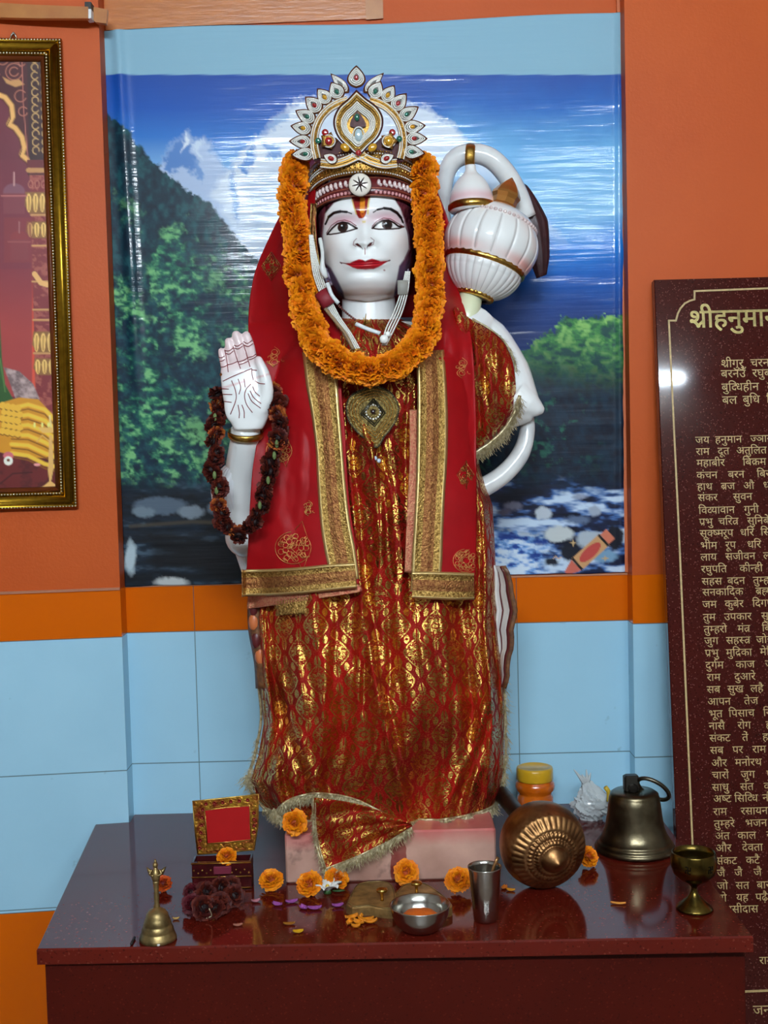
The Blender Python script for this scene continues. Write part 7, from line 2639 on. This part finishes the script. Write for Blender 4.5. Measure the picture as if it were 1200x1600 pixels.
def on_cup(a, z):
    r = np.interp(z, [.059, .070, .080, .0905], [33 * s_, 36.5 * s_, 36.5 * s_, 34.5 * s_]) + .0004
    return q + np.array([r * math.sin(a), -r * math.cos(a), z])
for a0 in (-.50, .52):
    k = .0052; w = .11
    for pts in ([(-1, -1), (-1, 0), (1, 0), (1, 1)], [(1, -1), (0, -1), (0, 1), (-1, 1)]):
        b.tube([on_cup(a0 + x * w, .0735 + y * k) for x, y in pts], .00085, 5)
b.build('engraved_mark', mat('engraving_dark', (16, 13, 7), .9, spec=.05), gb)

# ------------------------------------------------------------------ loose flowers and petals
def flower(px, py, R, seed, label, cols=ORC, tilt=(0, -.55, .8), group=None, z=None, cat='flower', name='marigold', lay=6, lo=-.15, flat=.8):
    zz = ZT if z is None else z
    p = T(px, py, zz + R * .55) if z is None else z
    o_ = thing(name, label, cat, tuple(p), group)
    f_ = blossom(R, lay + 1, lo, 1.4, seed, cols, ruffle=1.2, flatten=flat, npet=22)
    V = np.concatenate(f_.v)
    Rm_ = np.array(Vector(tilt).to_track_quat('Z', 'Y').to_matrix())
    V = V @ Rm_.T
    low = V[:, 2].min()
    if z is None:
        p = np.array([p[0], p[1], ZT - low + .0002])
    o_.location = p
    f_.v = [V + p]
    f_.build('petals', PETM, o_)
    g = MB()
    d = np.array(unit(tilt))
    g.lathe([(.0018, -R * .75), (R * .32, -R * .55), (R * .42, -R * .2), (R * .3, 0)], 10, p, axis=d)
    g.build('calyx', mat('green_calyx_%d' % seed, (76, 92, 40), .6), o_)
    return o_


FLN = 24
flower(424, 1379, .0195, 101, 'orange marigold lying by the left front corner of the marble block')
flower(484, 1386, .0215, 102, 'orange marigold lying left of the white flower', tilt=(-.2, -.6, .7))
flower(526, 1376, .0200, 103, 'orange marigold half hidden behind the white flower', tilt=(.3, -.5, .7), flat=.6)
flower(635, 1372, .0215, 104, 'large orange marigold lying against the block behind the brass sandals', tilt=(0, -.85, .5))
flower(716, 1383, .0215, 105, 'orange marigold lying just left of the steel tumbler', tilt=(-.1, -.7, .7))
flower(918, 1345, .0190, 106, 'orange marigold lying between the bronze mace head and large brass bell', tilt=(.4, -.6, .6))
flower(255, 1384, .0150, 107, 'dried red marigold lying behind the small hand bell', cols=[(90, 14, 6), (170, 50, 10), (196, 84, 16)], name='dried_marigold')
pz = np.array([*P(461, 1283, PED_F - .006)]); pz[1] = PED_F - .014
flower(461, 1283, .0215, 108, 'orange marigold stuck to the upper left corner of the marble block', tilt=(-.1, -1, .15), z=pz)
bq = T(347, 1391)
bz = np.array([P(354, 1333, bq[1] + .012)[0], bq[1] + .013, ZT + 46 * S(bq[1]) + .004])
flower(354, 1335, .0165, 109, 'orange marigold lying in the open trinket chest', tilt=(0, -.5, .8), z=bz)
# heap of dried flowers
hq = [(300, 1420, .017), (322, 1402, .019), (318, 1426, .020), (344, 1418, .019), (345, 1396, .018), (366, 1408, .018), (362, 1388, .016), (336, 1432 - 6, .017), (300, 1400, .015)]
for k, (x, y, R) in enumerate(hq):
    flower(x, y, R, 120 + k, 'dried dark red flower in the heap in front of the trinket chest', cols=DRC if k not in (0, 8) else [(44, 4, 10), (84, 10, 24), (70, 8, 12)], tilt=(rr.uniform(-.6, .6), -.7, rr.uniform(.2, .9)), group='heap of dried flowers', name='dried_marigold', lay=5)
b = MB()
b.tube(catmull([T(318, 1436, ZT + .004), T(330, 1432, ZT + .008), T(327, 1420, ZT + .03)], 8), .001, 5)
tag(b.build('garland_string', mat('pale_string', (196, 186, 150), .8)), 'short pale string trailing from the heap of dried flowers', 'string')

# white flower
q = T(512, 1396)
wf = thing('white_flower', 'white five-petalled flower with yellow centre lying between two marigolds', 'flower', tuple(q))
WPM = mat('white_petal', (226, 228, 222), .5)
for k in range(6):
    a = k * 2 * PI / 6 + .3
    b = MB()
    Gq = np.zeros((8, 7, 3))
    for i in range(8):
        for j in range(7):
            t, s = i / 7, (j - 3) / 3
            w = .0085 * math.sin(PI * (.12 + .8 * t)) ** .7
            l = .024 * t
            c_, s__ = math.cos(a), math.sin(a)
            x, y = l, s * w
            z = .004 + .012 * math.sin(t * 1.9) + .0025 * s * s + .0015 * math.sin(s * 5 + k)
            Gq[i, j] = q + np.array([x * c_ - y * s__, x * s__ + y * c_, z])
    b.grid(Gq)
    o = b.build('petal', WPM, wf); md = o.modifiers.new('t', 'SOLIDIFY'); md.thickness = .0006
b = MB(); b.ball(q + np.array([0, 0, .010]), (.004, .004, .006), 10, 8); b.build('flower_centre', mat('flower_yellow', (206, 170, 60), .6), wf)
b = MB(); b.lathe([(.001, .0002), (.007, .001), (.004, .008)], 10, q); b.ball(q + np.array([.018, .004, .003]), (.011, .004, .0015), 10, 6); b.build('green_leaf', mat('leaf_green', (50, 84, 40), .5), wf)

# single petals
def petal_at(px, py, L_, W_, rz, rgb, label, group, seed, name='petal', curl=.004):
    q_ = T(px, py)
    o_ = None
    b_ = MB(); Gq_ = np.zeros((9, 6, 3))
    for i in range(9):
        for j in range(6):
            t, s = i / 8, (j - 2.5) / 2.5
            w = W_ * math.sin(PI * (.08 + .86 * t)) ** .8
            x, y = L_ * (t - .5), s * w
            z = .0007 + curl * (abs(s) ** 2 * .5 + (2 * t - 1) ** 2 * .4)
            Gq_[i, j] = (x * math.cos(rz) - y * math.sin(rz), x * math.sin(rz) + y * math.cos(rz), z)
    b_.grid(Gq_ + q_)
    o_ = b_.build(name, mat('petal_%d' % seed, rgb, .5, var=.3, vscale=150), origin=q_)
    md_ = o_.modifiers.new('t', 'SOLIDIFY'); md_.thickness = .0005
    return tag(o_, label, 'petal', group)


for k, (x, y, L_, W_, rz, lb) in enumerate([(400, 1410, .014, .005, .4, 'pale purple petal lying left of the row of purple petals'), (433, 1415, .018, .006, -.5, 'purple petal below the left corner marigold'), (456, 1411, .020, .006, .3, 'long purple petal below the marigold pair'), (474, 1420, .018, .006, -.9, 'purple petal curled at the left of the touching pair'),
                                          (492, 1421, .022, .007, .1, 'bright purple petal at the right of the touching pair'), (528, 1417, .018, .006, .2, 'pinkish purple petal beside the left brass sandal')]):
    petal_at(x, y, L_, W_, rz, (150, 76, 150) if k else (170, 110, 120), lb, 'purple petals', 200 + k, curl=.006)
for k, (x, y, L_, W_, rz, lb) in enumerate([(550, 1436, .022, .006, .5, 0), (560, 1444, .020, .006, -.6, 0), (572, 1440, .024, .006, .1, 0), (546, 1444, .018, .005, 1.3, 0), (562, 1434, .018, .006, -1.2, 0), (580, 1443, .020, .005, .3, 0), (556, 1450, .014, .004, .0, 0)]):
    petal_at(x, y, L_, W_, rz, (220, 130, 12), 'loose orange petal in the scatter in front of the left brass sandal', 'scattered orange petals', 210 + k, curl=.008)
for k, (x, y, L_, W_, rz, rgb, lb) in enumerate([(466, 1457, .016, .0065, .2, (222, 170, 24), 'yellow petal lying alone near the front edge of the table'), (966, 1413, .024, .0035, -.2, (226, 150, 60), 'thin pale orange petal lying in front of the large brass bell'), (788, 1388, .016, .005, 1.2, (216, 120, 14), 'orange petal standing beside the steel tumbler rim'),
                                                 (798, 1392, .014, .005, -.3, (222, 150, 30), 'orange petal lying right of the steel tumbler'), (452, 1445, .018, .005, .1, (150, 96, 20), 'faded amber petal near the lone yellow petal'), (372, 1447, .014, .004, .2, (170, 110, 90), 'faded pink petal in front of the dried flower heap'),
                                                 (275, 1437, .010, .003, .1, (196, 160, 90), 'tiny straw coloured petal right of the small hand bell'), (563, 1352 + 20, .010, .004, .5, (140, 60, 120), 'small purple petal behind the left brass sandal')]):
    petal_at(x, y, L_, W_, rz, rgb, lb, None, 230 + k)
# burnt stub and cotton bits by the hand bell
b = MB(); p0, p1 = T(205, 1475, ZT + .0022), T(210, 1465, ZT + .0022); b.tube([p0, p1], [.002, .0022], 8)
tag(b.build('incense_stub', mat('burnt_stub', (26, 20, 18), .6)), 'small burnt black stub lying left of the hand bell', 'stub')
b = MB(); b.ball(T(247, 1476, ZT + .0026), (.0045, .003, .0025), 8, 6); b.ball(T(251, 1474, ZT + .002), (.003, .003, .0018), 8, 6)
tag(b.build('cotton_tuft', mat('cotton_white', (206, 204, 196), .9)), 'tiny white cotton tuft at the mouth of the hand bell', 'cotton')
